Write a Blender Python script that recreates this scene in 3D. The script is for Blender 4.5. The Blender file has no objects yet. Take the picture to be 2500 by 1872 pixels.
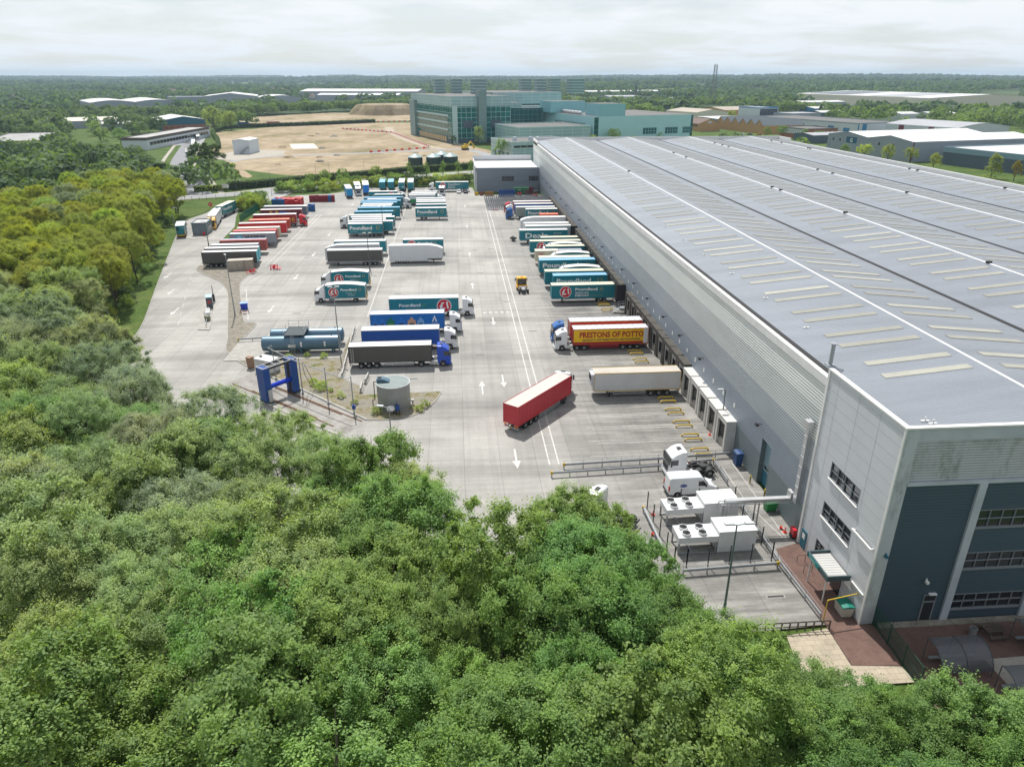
import bpy, math, random
import numpy as np
from mathutils import Vector, Matrix, noise
R = math.radians
SC = bpy.context.scene
COL = SC.collection
CAM_H, PITCH, YAW = 45.5, R(23.4), R(4.39)
cam_d = bpy.data.cameras.new("camera")
cam_d.sensor_width = 36.0
cam_d.lens = 24.97
cam_d.clip_start = 0.5
cam_d.clip_end = 60000
cam = bpy.data.objects.new("camera", cam_d)
cam.location = (0, 0, CAM_H)
cam.rotation_euler = (math.pi / 2 - PITCH, 0, -YAW)
COL.objects.link(cam)
SC.camera = cam
SUN_DIR = Vector((-0.50, 2.50, 4.0)).normalized()
EL = math.asin(SUN_DIR.z)
AZ = math.atan2(SUN_DIR.x, SUN_DIR.y)
world = bpy.data.worlds.new("World")
SC.world = world
world.use_nodes = True
nt = world.node_tree
nt.nodes.clear()
def wn(t, **kw):
    n = nt.nodes.new(t)
    for k, v in kw.items():
        setattr(n, k, v)
    return n
w_out = wn("ShaderNodeOutputWorld")
w_bg = wn("ShaderNodeBackground")
w_bg.inputs["Strength"].default_value = 0.075
w_sky = wn("ShaderNodeTexSky", sky_type="NISHITA", sun_disc=False, sun_elevation=EL, sun_rotation=AZ,
           altitude=50, air_density=1.0, dust_density=0.7, ozone_density=1.2)
w_tc = wn("ShaderNodeTexCoord")
w_sep = wn("ShaderNodeSeparateXYZ")
nt.links.new(w_tc.outputs["Generated"], w_sep.inputs[0])
w_add = wn("ShaderNodeMath", operation="ADD"); w_add.inputs[1].default_value = 0.11
w_abs = wn("ShaderNodeMath", operation="MAXIMUM"); w_abs.inputs[1].default_value = 0.0
nt.links.new(w_sep.outputs[2], w_abs.inputs[0]); nt.links.new(w_abs.outputs[0], w_add.inputs[0])
w_dx = wn("ShaderNodeMath", operation="DIVIDE"); w_dy = wn("ShaderNodeMath", operation="DIVIDE")
nt.links.new(w_sep.outputs[0], w_dx.inputs[0]); nt.links.new(w_add.outputs[0], w_dx.inputs[1])
nt.links.new(w_sep.outputs[1], w_dy.inputs[0]); nt.links.new(w_add.outputs[0], w_dy.inputs[1])
w_cmb = wn("ShaderNodeCombineXYZ")
nt.links.new(w_dx.outputs[0], w_cmb.inputs[0]); nt.links.new(w_dy.outputs[0], w_cmb.inputs[1])
w_n = wn("ShaderNodeTexNoise"); w_n.inputs["Scale"].default_value = 0.95; w_n.inputs["Detail"].default_value = 9
w_n.inputs["Roughness"].default_value = 0.56; w_n.inputs["Distortion"].default_value = 0.25
nt.links.new(w_cmb.outputs[0], w_n.inputs["Vector"])
w_r = wn("ShaderNodeValToRGB")
w_r.color_ramp.elements[0].position = 0.40; w_r.color_ramp.elements[0].color = (0.58, 0.58, 0.58, 1)
w_r.color_ramp.elements[1].position = 0.56; w_r.color_ramp.elements[1].color = (1, 1, 1, 1)
nt.links.new(w_n.outputs[0], w_r.inputs[0])
w_cc = wn("ShaderNodeValToRGB")
w_cc.color_ramp.elements[0].position = 0.0; w_cc.color_ramp.elements[0].color = (9.6, 10.2, 10.8, 1)
w_cc.color_ramp.elements[1].position = 0.60; w_cc.color_ramp.elements[1].color = (7.2, 7.6, 8.2, 1)
e_ = w_cc.color_ramp.elements.new(0.07); e_.color = (10.4, 10.8, 11.2, 1)
e_ = w_cc.color_ramp.elements.new(0.16); e_.color = (11.0, 11.2, 11.5, 1)
nt.links.new(w_sep.outputs[2], w_cc.inputs[0])
w_mix = wn("ShaderNodeMixRGB")
nt.links.new(w_r.outputs[0], w_mix.inputs[0]); nt.links.new(w_sky.outputs[0], w_mix.inputs[1]); nt.links.new(w_cc.outputs[0], w_mix.inputs[2])
nt.links.new(w_mix.outputs[0], w_bg.inputs["Color"]); nt.links.new(w_bg.outputs[0], w_out.inputs["Surface"])
sun_d = bpy.data.lights.new("sun", "SUN")
sun_d.energy = 4.2
sun_d.angle = R(0.53)
sun_d.color = (1.0, 0.965, 0.91)
sun = bpy.data.objects.new("sun", sun_d)
sun.rotation_euler = SUN_DIR.to_track_quat("Z", "Y").to_euler()
sun.location = (0, 0, 200)
COL.objects.link(sun)
SC.view_settings.view_transform = "Standard"
SC.view_settings.look = "None"
SC.view_settings.exposure = 0.26
SC.view_settings.gamma = 1.0
SC.view_settings.use_curve_mapping = False
try:
    SC.cycles.max_bounces = 5
    SC.cycles.diffuse_bounces = 2
    SC.cycles.glossy_bounces = 2
    SC.cycles.transmission_bounces = 3
    SC.cycles.transparent_max_bounces = 4
    SC.cycles.volume_bounces = 0
    SC.cycles.use_denoising = True
    SC.cycles.caustics_reflective = False
    SC.cycles.caustics_refractive = False
except Exception:
    pass
def lin(c):
    c = c / 255.0
    return c / 12.92 if c <= 0.04045 else ((c + 0.055) / 1.055) ** 2.4
def S(r, g, b):
    return (lin(r), lin(g), lin(b))
MATS = {}
def nodes_of(m):
    m.use_nodes = True
    t = m.node_tree
    return t, t.nodes["Principled BSDF"]
def N(t, typ, ins=None, **kw):
    n = t.nodes.new(typ)
    for k, v in kw.items():
        setattr(n, k, v)
    for k, v in (ins or {}).items():
        if isinstance(v, bpy.types.NodeSocket):
            t.links.new(v, n.inputs[k])
        else:
            n.inputs[k].default_value = v
    return n
def ramp(t, fac, stops):
    n = t.nodes.new("ShaderNodeValToRGB")
    cr = n.color_ramp
    while len(cr.elements) < len(stops):
        cr.elements.new(0.5)
    for e, (p, c) in zip(cr.elements, stops):
        e.position = p
        e.color = (c[0], c[1], c[2], 1) if not isinstance(c, (int, float)) else (c, c, c, 1)
    t.links.new(fac, n.inputs[0])
    return n.outputs[0]
def mul(t, a, b, fac=1.0, mode="MULTIPLY"):
    n = t.nodes.new("ShaderNodeMixRGB")
    n.blend_type = mode
    for k, v in ((0, fac), (1, a), (2, b)):
        if isinstance(v, bpy.types.NodeSocket):
            t.links.new(v, n.inputs[k])
        elif isinstance(v, (int, float)):
            n.inputs[k].default_value = v if k == 0 else (v, v, v, 1)
        else:
            n.inputs[k].default_value = (v[0], v[1], v[2], 1)
    return n.outputs[0]
def coord(t, scale=(1, 1, 1), which="Object"):
    tc = t.nodes.new("ShaderNodeTexCoord")
    mp = t.nodes.new("ShaderNodeMapping")
    mp.inputs["Scale"].default_value = scale
    t.links.new(tc.outputs[which], mp.inputs[0])
    return mp.outputs[0]
def mat(name, col, rough=0.6, metal=0.0, var=0.12, vscale=0.6, wave=None, spec=0.5, stretch=(1, 1, 1)):
    """painted / metal / fabric surface: base colour broken up by noise, optional corrugation bump wave=(axis, period, depth)"""
    if name in MATS:
        return MATS[name]
    m = bpy.data.materials.new(name)
    t, b = nodes_of(m)
    b.inputs["Roughness"].default_value = rough
    b.inputs["Metallic"].default_value = metal
    b.inputs["Specular IOR Level"].default_value = spec
    if var > 0:
        v = coord(t, (vscale * stretch[0], vscale * stretch[1], vscale * stretch[2]))
        n = N(t, "ShaderNodeTexNoise", {"Vector": v, "Scale": 1.0, "Detail": 5.0, "Roughness": 0.62})
        f = ramp(t, n.outputs[0], [(0.30, 1.0 - var), (0.70, 1.0 + var * 0.35)])
        c = mul(t, col, f)
        t.links.new(c, b.inputs["Base Color"])
    else:
        b.inputs["Base Color"].default_value = (*col, 1)
    if wave:
        ax, per, dep = wave
        v = coord(t)
        w = N(t, "ShaderNodeTexWave", {"Vector": v, "Scale": 0.314 / per}, bands_direction=ax)
        bp = N(t, "ShaderNodeBump", {"Height": w.outputs[1], "Distance": dep, "Strength": 1.0})
        t.links.new(bp.outputs[0], b.inputs["Normal"])
    MATS[name] = m
    return m
class MB:
    """collects faces for ONE mesh object"""
    def __init__(s):
        s.v = []; s.f = []; s.m = []
    def face(s, pts, m=0):
        i = len(s.v)
        s.v.extend(tuple(p) for p in pts)
        s.f.append(tuple(range(i, i + len(pts)))); s.m.append(m)
    def grid(s, idx, m=0):
        s.f.append(tuple(idx)); s.m.append(m)
    def box(s, x0, x1, y0, y1, z0, z1, m=0, mt=None, T=None):
        p = [(x0, y0, z0), (x1, y0, z0), (x1, y1, z0), (x0, y1, z0), (x0, y0, z1), (x1, y0, z1), (x1, y1, z1), (x0, y1, z1)]
        if T is not None:
            p = [tuple(T @ Vector(q)) for q in p]
        i = len(s.v); s.v.extend(p)
        for q, mm in (((3, 2, 1, 0), m), ((4, 5, 6, 7), m if mt is None else mt), ((0, 1, 5, 4), m), ((1, 2, 6, 5), m), ((2, 3, 7, 6), m), ((3, 0, 4, 7), m)):
            s.f.append(tuple(i + k for k in q)); s.m.append(mm)
    def bar(s, p0, p1, w, h, m=0):
        """rectangular bar between two points, w wide and h high"""
        a, b = Vector(p0), Vector(p1)
        d = (b - a); L = d.length
        d.normalize()
        up = Vector((0, 0, 1)) if abs(d.z) < 0.95 else Vector((0, 1, 0))
        sx = d.cross(up).normalized(); sz = sx.cross(d)
        i = len(s.v)
        for q in (a, b):
            for u, v in ((-1, -1), (1, -1), (1, 1), (-1, 1)):
                s.v.append(tuple(q + sx * (u * w / 2) + sz * (v * h / 2)))
        for q in ((3, 2, 1, 0), (4, 5, 6, 7), (0, 1, 5, 4), (1, 2, 6, 5), (2, 3, 7, 6), (3, 0, 4, 7)):
            s.f.append(tuple(i + k for k in q)); s.m.append(m)
    def prism(s, poly, lo, hi, axis="z", m=0, mcap=None, mtop=None):
        """poly of 2-D points extruded along axis; for axis y the poly is (x,z), for x it is (y,z), for z it is (x,y)"""
        def P(a, b, c):
            return (a, b, c) if axis == "z" else ((a, c, b) if axis == "y" else (c, a, b))
        n = len(poly); i = len(s.v)
        s.v.extend(P(a, b, lo) for a, b in poly); s.v.extend(P(a, b, hi) for a, b in poly)
        mc = m if mcap is None else mcap
        s.f.append(tuple(range(i + n - 1, i - 1, -1))); s.m.append(mc)
        s.f.append(tuple(range(i + n, i + 2 * n))); s.m.append(mc if mtop is None else mtop)
        for k in range(n):
            k2 = (k + 1) % n
            s.f.append((i + k, i + k2, i + n + k2, i + n + k)); s.m.append(m if not callable(m) else m(k))
    def cyl(s, p0, p1, r0, r1=None, n=12, m=0, mcap=None, cap=True):
        r1 = r0 if r1 is None else r1
        a, b = Vector(p0), Vector(p1)
        d = (b - a).normalized()
        up = Vector((0, 0, 1)) if abs(d.z) < 0.9 else Vector((1, 0, 0))
        x = d.cross(up).normalized(); y = d.cross(x)
        i = len(s.v)
        for q, r in ((a, r0), (b, r1)):
            for k in range(n):
                t = 2 * math.pi * k / n
                s.v.append(tuple(q + x * (r * math.cos(t)) + y * (r * math.sin(t))))
        for k in range(n):
            k2 = (k + 1) % n
            s.f.append((i + k, i + k2, i + n + k2, i + n + k)); s.m.append(m)
        if cap:
            mc = m if mcap is None else mcap
            s.f.append(tuple(range(i + n - 1, i - 1, -1))); s.m.append(mc)
            s.f.append(tuple(range(i + n, i + 2 * n))); s.m.append(mc)
    def tube(s, pts, r, n=6, m=0):
        for a, b in zip(pts[:-1], pts[1:]):
            s.cyl(a, b, r, r, n, m)
    def lathe(s, prof, n=20, m=0, c=(0, 0), mf=None):
        """prof: list of (r,z) revolved about the vertical through c"""
        i = len(s.v)
        for r, z in prof:
            for k in range(n):
                t = 2 * math.pi * k / n
                s.v.append((c[0] + r * math.cos(t), c[1] + r * math.sin(t), z))
        for j in range(len(prof) - 1):
            for k in range(n):
                k2 = (k + 1) % n
                s.f.append((i + j * n + k, i + j * n + k2, i + (j + 1) * n + k2, i + (j + 1) * n + k)); s.m.append(mf(j) if mf else m)
    def loft(s, secs, m=0, closed=True, mf=None):
        """secs: list of equal-length point loops"""
        i = len(s.v); n = len(secs[0])
        for q in secs:
            s.v.extend(tuple(p) for p in q)
        for j in range(len(secs) - 1):
            for k in range(n if closed else n - 1):
                k2 = (k + 1) % n
                s.f.append((i + j * n + k, i + j * n + k2, i + (j + 1) * n + k2, i + (j + 1) * n + k)); s.m.append(mf(j, k) if mf else m)
        if closed:
            s.f.append(tuple(range(i + n - 1, i - 1, -1))); s.m.append(m if not mf else mf(-1, 0))
            e = i + (len(secs) - 1) * n
            s.f.append(tuple(range(e, e + n))); s.m.append(m if not mf else mf(-2, 0))
    def mesh(s, name, mats):
        me = bpy.data.meshes.new(name)
        me.from_pydata(s.v, [], s.f)
        for q in mats:
            me.materials.append(q)
        if len(mats) > 1:
            me.polygons.foreach_set("material_index", s.m)
        me.update()
        return me
    def build(s, name, mats, parent=None, loc=(0, 0, 0), rz=0.0, smooth=False):
        if not isinstance(mats, (list, tuple)):
            mats = [mats]
        me = s.mesh(name, mats)
        if smooth:
            me.polygons.foreach_set("use_smooth", [True] * len(me.polygons))
        return put(name, me, parent, loc, rz)
def put(name, me, parent=None, loc=(0, 0, 0), rz=0.0):
    o = bpy.data.objects.new(name, me)
    COL.objects.link(o)
    o.location = loc
    o.rotation_euler = (0, 0, rz)
    if parent is not None:
        o.parent = parent
    return o
def tag(o, label, cat, group=None):
    o["label"] = label; o["category"] = cat
    if group:
        o["group"] = group
    return o
def thing(name, label, cat, loc=(0, 0, 0), rz=0.0, group=None):
    o = bpy.data.objects.new(name, None)
    o.empty_display_size = 0.5
    COL.objects.link(o)
    o.location = loc; o.rotation_euler = (0, 0, rz)
    return tag(o, label, cat, group)
def struct(name, mb, mats, kind="structure"):
    o = mb.build(name, mats)
    o["kind"] = kind
    return o
def dup(root, loc, rz, label=None, group=None):
    """copy of a thing with copies of its parts and sub-parts"""
    r = root.copy(); COL.objects.link(r)
    r.location = loc; r.rotation_euler = (0, 0, rz)
    if label:
        r["label"] = label
    if group:
        r["group"] = group
    for ch in list(root.children):
        c = ch.copy(); COL.objects.link(c); c.parent = r
        for g in list(ch.children):
            d = g.copy(); COL.objects.link(d); d.parent = c
    return r
FONT_CACHE = {}
def text_mesh(txt, size, bold=0.0, m=None, name="lettering", shear=0.0, xs=1.0):
    """flat lettering in the XZ plane, facing -Y, left end at x=0, base line at z=0"""
    key = (txt, size, bold, m.name, shear, xs)
    if key in FONT_CACHE:
        return FONT_CACHE[key]
    cu = bpy.data.curves.new("txt", "FONT")
    cu.body = txt; cu.size = size; cu.offset = bold; cu.shear = shear
    cu.resolution_u = 2
    ob = bpy.data.objects.new("txt", cu)
    COL.objects.link(ob)
    dg = bpy.context.evaluated_depsgraph_get()
    me = bpy.data.meshes.new_from_object(ob.evaluated_get(dg))
    COL.objects.unlink(ob); bpy.data.objects.remove(ob); bpy.data.curves.remove(cu)
    me.name = name
    me.transform(Matrix(((xs, 0, 0, 0), (0, 0, -1, 0), (0, 1, 0, 0), (0, 0, 0, 1))))
    me.materials.clear(); me.materials.append(m)
    w = max((v.co.x for v in me.vertices), default=0)
    FONT_CACHE[key] = (me, w)
    return me, w
def concrete_mat():
    m = bpy.data.materials.new("concrete_slabs")
    t, b = nodes_of(m)
    p = coord(t)
    base = (0.405, 0.392, 0.366)
    br = N(t, "ShaderNodeTexBrick", {"Vector": p, "Color1": (0.90, 0.90, 0.90, 1), "Color2": (1.05, 1.045, 1.03, 1), "Mortar": (0.74, 0.74, 0.74, 1),
           "Scale": 1.0, "Mortar Size": 0.04, "Brick Width": 4.62, "Row Height": 31.0}, offset=0.0, squash=1.0)
    br2 = N(t, "ShaderNodeTexBrick", {"Vector": p, "Color1": (0.93, 0.93, 0.93, 1), "Color2": (1.02, 1.02, 1.02, 1), "Mortar": (0.87, 0.87, 0.87, 1),
           "Scale": 1.0, "Mortar Size": 0.03, "Brick Width": 9.24, "Row Height": 6.2}, offset=0.0)
    n1 = N(t, "ShaderNodeTexNoise", {"Vector": coord(t, (0.035, 0.9, 1)), "Scale": 1.0, "Detail": 6.0, "Roughness": 0.7})
    n2 = N(t, "ShaderNodeTexNoise", {"Vector": coord(t, (0.05, 0.045, 1)), "Scale": 1.0, "Detail": 7.0, "Roughness": 0.65})
    n3 = N(t, "ShaderNodeTexNoise", {"Vector": coord(t, (1.1, 0.03, 1)), "Scale": 1.0, "Detail": 3.0})
    n4 = N(t, "ShaderNodeTexNoise", {"Vector": coord(t, (1.6, 1.6, 1)), "Scale": 1.0, "Detail": 6.0, "Roughness": 0.75})
    c = mul(t, base, br.outputs[0]); c = mul(t, c, br2.outputs[0])
    c = mul(t, c, ramp(t, n1.outputs[0], [(0.32, 0.84), (0.62, 1.04)]))
    c = mul(t, c, ramp(t, n2.outputs[0], [(0.36, 0.74), (0.60, 1.05)]))
    c = mul(t, c, ramp(t, n3.outputs[0], [(0.28, 0.90), (0.52, 1.01)]))
    c = mul(t, c, ramp(t, n4.outputs[0], [(0.25, 0.90), (0.75, 1.06)]))
    sx = N(t, "ShaderNodeSeparateXYZ", {0: p})
    band = N(t, "ShaderNodeMapRange", {"Value": sx.outputs[0], "From Min": 12.0, "From Max": 24.0})
    n5 = N(t, "ShaderNodeTexNoise", {"Vector": coord(t, (0.11, 0.62, 1)), "Scale": 1.0, "Detail": 6.0, "Roughness": 0.72})
    st = ramp(t, n5.outputs[0], [(0.44, 1.0), (0.68, 0.0)])
    f = N(t, "ShaderNodeMath", {0: band.outputs[0], 1: st}, operation="MULTIPLY")
    c = mul(t, c, (0.52, 0.52, 0.52), f.outputs[0])
    mk = N(t, "ShaderNodeTexWave", {"Vector": coord(t, (1, 1, 1)), "Scale": 0.016, "Distortion": 18.0, "Detail": 3.0, "Detail Scale": 0.12}, wave_type="RINGS")
    mf = ramp(t, mk.outputs[1], [(0.92, 0.0), (0.98, 0.30)])
    c = mul(t, c, (0.45, 0.45, 0.45), mf)
    t.links.new(c, b.inputs["Base Color"])
    b.inputs["Roughness"].default_value = 0.85
    bp = N(t, "ShaderNodeBump", {"Height": n4.outputs[0], "Distance": 0.01, "Strength": 0.5})
    t.links.new(bp.outputs[0], b.inputs["Normal"])
    return m
def patchy(name, stops, scale, rough=0.95, bump=0.0, stretch=(1, 1, 1), second=None, detail=9.0):
    m = bpy.data.materials.new(name)
    t, b = nodes_of(m)
    n = N(t, "ShaderNodeTexNoise", {"Vector": coord(t, stretch), "Scale": scale, "Detail": detail, "Roughness": 0.68})
    c = ramp(t, n.outputs[0], stops)
    if second:
        n2 = N(t, "ShaderNodeTexNoise", {"Vector": coord(t), "Scale": second[0], "Detail": 5.0, "Roughness": 0.7})
        c = mul(t, c, ramp(t, n2.outputs[0], [(0.28, second[1]), (0.72, second[2])]))
    t.links.new(c, b.inputs["Base Color"])
    b.inputs["Roughness"].default_value = rough
    b.inputs["Specular IOR Level"].default_value = 0.2
    if bump:
        n3 = N(t, "ShaderNodeTexNoise", {"Vector": coord(t), "Scale": 2.5, "Detail": 4.0})
        bp = N(t, "ShaderNodeBump", {"Height": n3.outputs[0], "Distance": bump})
        t.links.new(bp.outputs[0], b.inputs["Normal"])
    return m
def asphalt_mat(name="asphalt", base=0.20):
    return patchy(name, [(0.3, (base * 0.88, base * 0.9, base * 0.94)), (0.7, (base * 1.12, base * 1.13, base * 1.15))], 0.25, 0.9, second=(3.0, 0.85, 1.1))
M_CONC = concrete_mat()
M_GRASS = patchy("grass", [(0.25, (0.035, 0.075, 0.014)), (0.5, (0.075, 0.125, 0.024)), (0.8, (0.15, 0.17, 0.05))], 0.09, second=(1.4, 0.6, 1.3), bump=0.2)
M_FIELD = patchy("farmland", [(0.30, (0.030, 0.060, 0.020)), (0.47, (0.050, 0.085, 0.028)), (0.55, (0.085, 0.12, 0.045)), (0.68, (0.12, 0.135, 0.06))], 0.004, second=(0.05, 0.7, 1.2))
M_GRAVEL = patchy("gravel", [(0.25, (0.14, 0.125, 0.10)), (0.5, (0.25, 0.23, 0.19)), (0.72, (0.34, 0.31, 0.26))], 0.9, second=(6.0, 0.6, 1.3), bump=0.1)
M_GRAVELW = patchy("weedy gravel", [(0.32, (0.20, 0.19, 0.17)), (0.48, (0.27, 0.25, 0.20)), (0.56, (0.24, 0.20, 0.12)), (0.64, (0.10, 0.14, 0.04)), (0.76, (0.05, 0.10, 0.02))], 0.42, second=(4.0, 0.7, 1.25), bump=0.12)
M_DIRT = patchy("bare earth", [(0.28, (0.13, 0.13, 0.045)), (0.40, (0.27, 0.225, 0.12)), (0.48, (0.37, 0.29, 0.185)), (0.60, (0.43, 0.345, 0.235)), (0.74, (0.52, 0.43, 0.31))], 0.024, second=(0.12, 0.60, 1.15), stretch=(1, 0.6, 1))
M_ASPH = asphalt_mat("asphalt", 0.26)
M_ASPHL = asphalt_mat("pale asphalt", 0.34)
M_PAVE = patchy("pavement", [(0.3, (0.36, 0.33, 0.28)), (0.7, (0.47, 0.44, 0.38))], 0.5, second=(3.0, 0.85, 1.1))
def brick_pave():
    m = bpy.data.materials.new("brick paving")
    t, b = nodes_of(m)
    br = N(t, "ShaderNodeTexBrick", {"Vector": coord(t), "Color1": (0.165, 0.095, 0.074, 1), "Color2": (0.122, 0.070, 0.057, 1), "Mortar": (0.13, 0.09, 0.075, 1), "Scale": 4.0, "Mortar Size": 0.012})
    n = N(t, "ShaderNodeTexNoise", {"Vector": coord(t), "Scale": 0.7, "Detail": 6.0, "Roughness": 0.7})
    c = mul(t, br.outputs[0], ramp(t, n.outputs[0], [(0.3, 0.75), (0.7, 1.25)]))
    t.links.new(c, b.inputs["Base Color"]); b.inputs["Roughness"].default_value = 0.9
    return m
M_BRICKP = brick_pave()
def slab_pave():
    m = bpy.data.materials.new("paving slabs")
    t, b = nodes_of(m)
    br = N(t, "ShaderNodeTexBrick", {"Vector": coord(t), "Color1": (0.46, 0.39, 0.29, 1), "Color2": (0.40, 0.345, 0.26, 1), "Mortar": (0.28, 0.24, 0.18, 1), "Scale": 1.0, "Mortar Size": 0.02, "Brick Width": 0.9, "Row Height": 0.6})
    n = N(t, "ShaderNodeTexNoise", {"Vector": coord(t), "Scale": 0.6, "Detail": 6.0, "Roughness": 0.7})
    c = mul(t, br.outputs[0], ramp(t, n.outputs[0], [(0.3, 0.75), (0.7, 1.15)]))
    t.links.new(c, b.inputs["Base Color"]); b.inputs["Roughness"].default_value = 0.9
    return m
M_SLABP = slab_pave()
M_KERB = mat("kerb concrete", (0.40, 0.385, 0.35), 0.9, var=0.25, vscale=0.8)
M_LINE = mat("road paint", (0.62, 0.61, 0.58), 0.7, var=0.3, vscale=1.5)
M_MARKW = mat("worn road paint", (0.54, 0.53, 0.50), 0.8, var=0.35, vscale=2.5)
def hills(x, y):
    r = math.hypot(x, y)
    if r < 1500:
        return 0.0
    az = math.degrees(math.atan2(x, y))
    a = min(1.0, (r - 1500) / 1500.0); a = a * a * (3 - 2 * a)
    n1 = noise.noise(Vector((x * 0.0007, y * 0.0007, 1.7)))
    n2 = noise.noise(Vector((x * 0.00022, y * 0.00022, 4.1)))
    right = 1.0 / (1.0 + math.exp(-(az - 2.0) / 5.0))
    h = a * (2.0 + 13.0 * right + 7.0 * n1)
    b = min(1.0, max(0.0, (r - 3000) / 4500.0)); b = b * b * (3 - 2 * b)
    h += b * (25.0 - 18.0 * right + 26.0 * n2 + 10 * n1)
    return h
def build_terrain():
    mb = MB()
    radii = [0, 300, 600, 950] + [950 + 160 * k for k in range(1, 40)] + [7600, 8400, 9500, 11000, 13000, 15000]
    na = 144
    for r in radii:
        for k in range(na):
            t = 2 * math.pi * k / na
            x, y = r * math.sin(t), r * math.cos(t)
            fade = 1.0 if r < 11000 else max(0.0, 1 - (r - 11000) / 14000)
            mb.v.append((x, y, -0.16 + hills(x, y) * fade))
    for j in range(len(radii) - 1):
        for k in range(na):
            k2 = (k + 1) % na
            a = (j * na + k, (j + 1) * na + k, (j + 1) * na + k2, j * na + k2)
            mb.grid(a, 0 if radii[j] < 950 else 1)
    o = struct("ground", mb, [M_GRASS, M_FIELD])
    o.data.polygons.foreach_set("use_smooth", [True] * len(o.data.polygons))
build_terrain()
def sheet(name, poly, z, m, thick=0.0):
    mb = MB()
    if thick:
        mb.prism(poly, z - thick, z)
    else:
        mb.face([(x, y, z) for x, y in poly])
    return struct(name, mb, [m])
YARD = [(-64, 100), (-40, 84), (-20, 72), (-5, 64), (10, 56), (17, 48.5), (20, 47.4), (32.0, 47.9), (35.6, 47.9), (35.6, 300), (8.5, 303), (7, 324), (-6, 326), (-19, 327), (-38, 328),
        (-47, 317), (-53, 310.5), (-66, 307.5), (-72, 309), (-79, 305), (-84, 296), (-83.2, 287.4), (-88.6, 282.3), (-90.5, 276), (-90.2, 268), (-92.6, 257), (-92.2, 251), (-86.6, 226.5), (-71.6, 170.6), (-62.9, 138.6), (-60.5, 122)]
sheet("yard", YARD, 0.0, M_CONC)
def kerb_line(mb, pts, w=0.16, h=0.12, z=0.0):
    for a, b in zip(pts[:-1], pts[1:]):
        mb.bar((a[0], a[1], z + h / 2), (b[0], b[1], z + h / 2), w, h)
def smooth_path(pts, n=6):
    out = []
    P = [pts[0]] + list(pts) + [pts[-1]]
    for i in range(1, len(P) - 2):
        p0, p1, p2, p3 = (Vector(q) for q in P[i - 1:i + 3])
        for k in range(n):
            t = k / n
            q = 0.5 * ((2 * p1) + (-p0 + p2) * t + (2 * p0 - 5 * p1 + 4 * p2 - p3) * t * t + (-p0 + 3 * p1 - 3 * p2 + p3) * t ** 3)
            out.append((q.x, q.y))
    out.append(tuple(pts[-1]))
    return out
kb = MB()
kerb_line(kb, smooth_path([(-60.5, 122), (-62.9, 138.6), (-71.6, 170.6), (-86.6, 226.5), (-92.2, 251), (-92.6, 257)]))
ISL1 = smooth_path([(-67.4, 188.2), (-66.8, 184.0), (-62.0, 177.2), (-57.6, 172.0), (-54.0, 164.9), (-51.5, 157.5), (-47.6, 143.5), (-43.9, 130.2), (-42.2, 123.6), (-38.3, 117.6), (-33.8, 112.8)]) 
ISL1b = [(-36.0, 128.3), (-40.6, 128.6), (-40.6, 138.4), (-42.9, 139.6), (-44.7, 144.1), (-48.4, 156.5), (-52.0, 169.6), (-52.2, 177.9), (-51.5, 182.3), (-53.0, 186.5), (-64.0, 188.8)]
ISL1b = smooth_path(ISL1b, 4)
kerb_line(kb, ISL1); kerb_line(kb, ISL1b[1:-4])
ISL2 = [(-33.8, 112.8), (-25.8, 105.5), (-13.8, 93.2)] + smooth_path([(-13.8, 93.2), (-11.2, 93.0), (-7.4, 94.0), (-4.6, 97.8), (-3.4, 101.7), (-3.5, 102.4)]) + [(-15.5, 102.2), (-16.6, 106), (-20.5, 109.5), (-20.4, 115), (-20.8, 129), (-30, 129.5)]
kerb_line(kb, ISL2[2:-5]); kerb_line(kb, [(-33.8, 112.8), (-25.8, 105.5), (-13.8, 93.2)], 0.35, 0.15)
def strip(name, poly, z, m):
    mb = MB(); mb.prism(poly, z - 0.12, z); return struct(name, mb, [m])
strip("gravel_verge", ISL1 + [(-36.0, 120)] + ISL1b, 0.105, M_GRAVEL)
strip("gravel_bed", ISL2, 0.109, M_GRAVELW)
pl = MB(); pl.box(-41.2, -21.0, 118.2, 129.2, 0.0, 0.13); struct("tank_plinth", pl, [M_KERB])
GATE_ISL = smooth_path([(-82.3, 222.6), (-79.6, 221.9), (-76.8, 223.4), (-76.6, 228), (-78.2, 236), (-82.6, 236.5), (-83.4, 230), (-82.3, 222.6)])
strip("gatehouse_island", GATE_ISL[:-1], 0.12, M_KERB)
PUMP_ISL = smooth_path([(-50.9, 135.7), (-49.6, 135.5), (-49.1, 137.2), (-54.6, 157.0), (-55.4, 157.8), (-56.4, 157.0), (-51.4, 137.2), (-50.9, 135.7)], 4)
strip("fuel_island", PUMP_ISL[:-1], 0.15, M_KERB)
sheet("grass_verge", [(-90, 284), (-83.4, 289), (-84.6, 296), (-88, 301), (-107, 293), (-112, 270), (-94.5, 255), (-91.2, 268), (-91.6, 277)], -0.02, M_GRASS)
sheet("yard_grass", [(-67.6, 190), (-65.5, 250), (-68, 300), (-66, 306.5), (-70, 307), (-75.5, 288), (-79.3, 275), (-79.6, 270), (-77.6, 260), (-72.8, 240.6), (-70.6, 215)], 0.05, M_GRASS)
sheet("brick_path", [(32.3, 59.2), (35.2, 60.1), (35.2, 47.8), (36.5, 47.6), (36.2, 42.8), (32.0, 43.1), (32.1, 48.2), (31.9, 56)], 0.008, M_BRICKP)
sheet("slab_path", [(28.0, 46.9), (32.05, 47.5), (31.95, 43.1), (36.2, 42.7), (36.2, 41), (27, 41)], 0.004, M_SLABP)
sheet("paved_court", [(36.25, 34), (36.55, 47.3), (80, 47.3), (80, 34)], 0.004, M_BRICKP)
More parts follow.
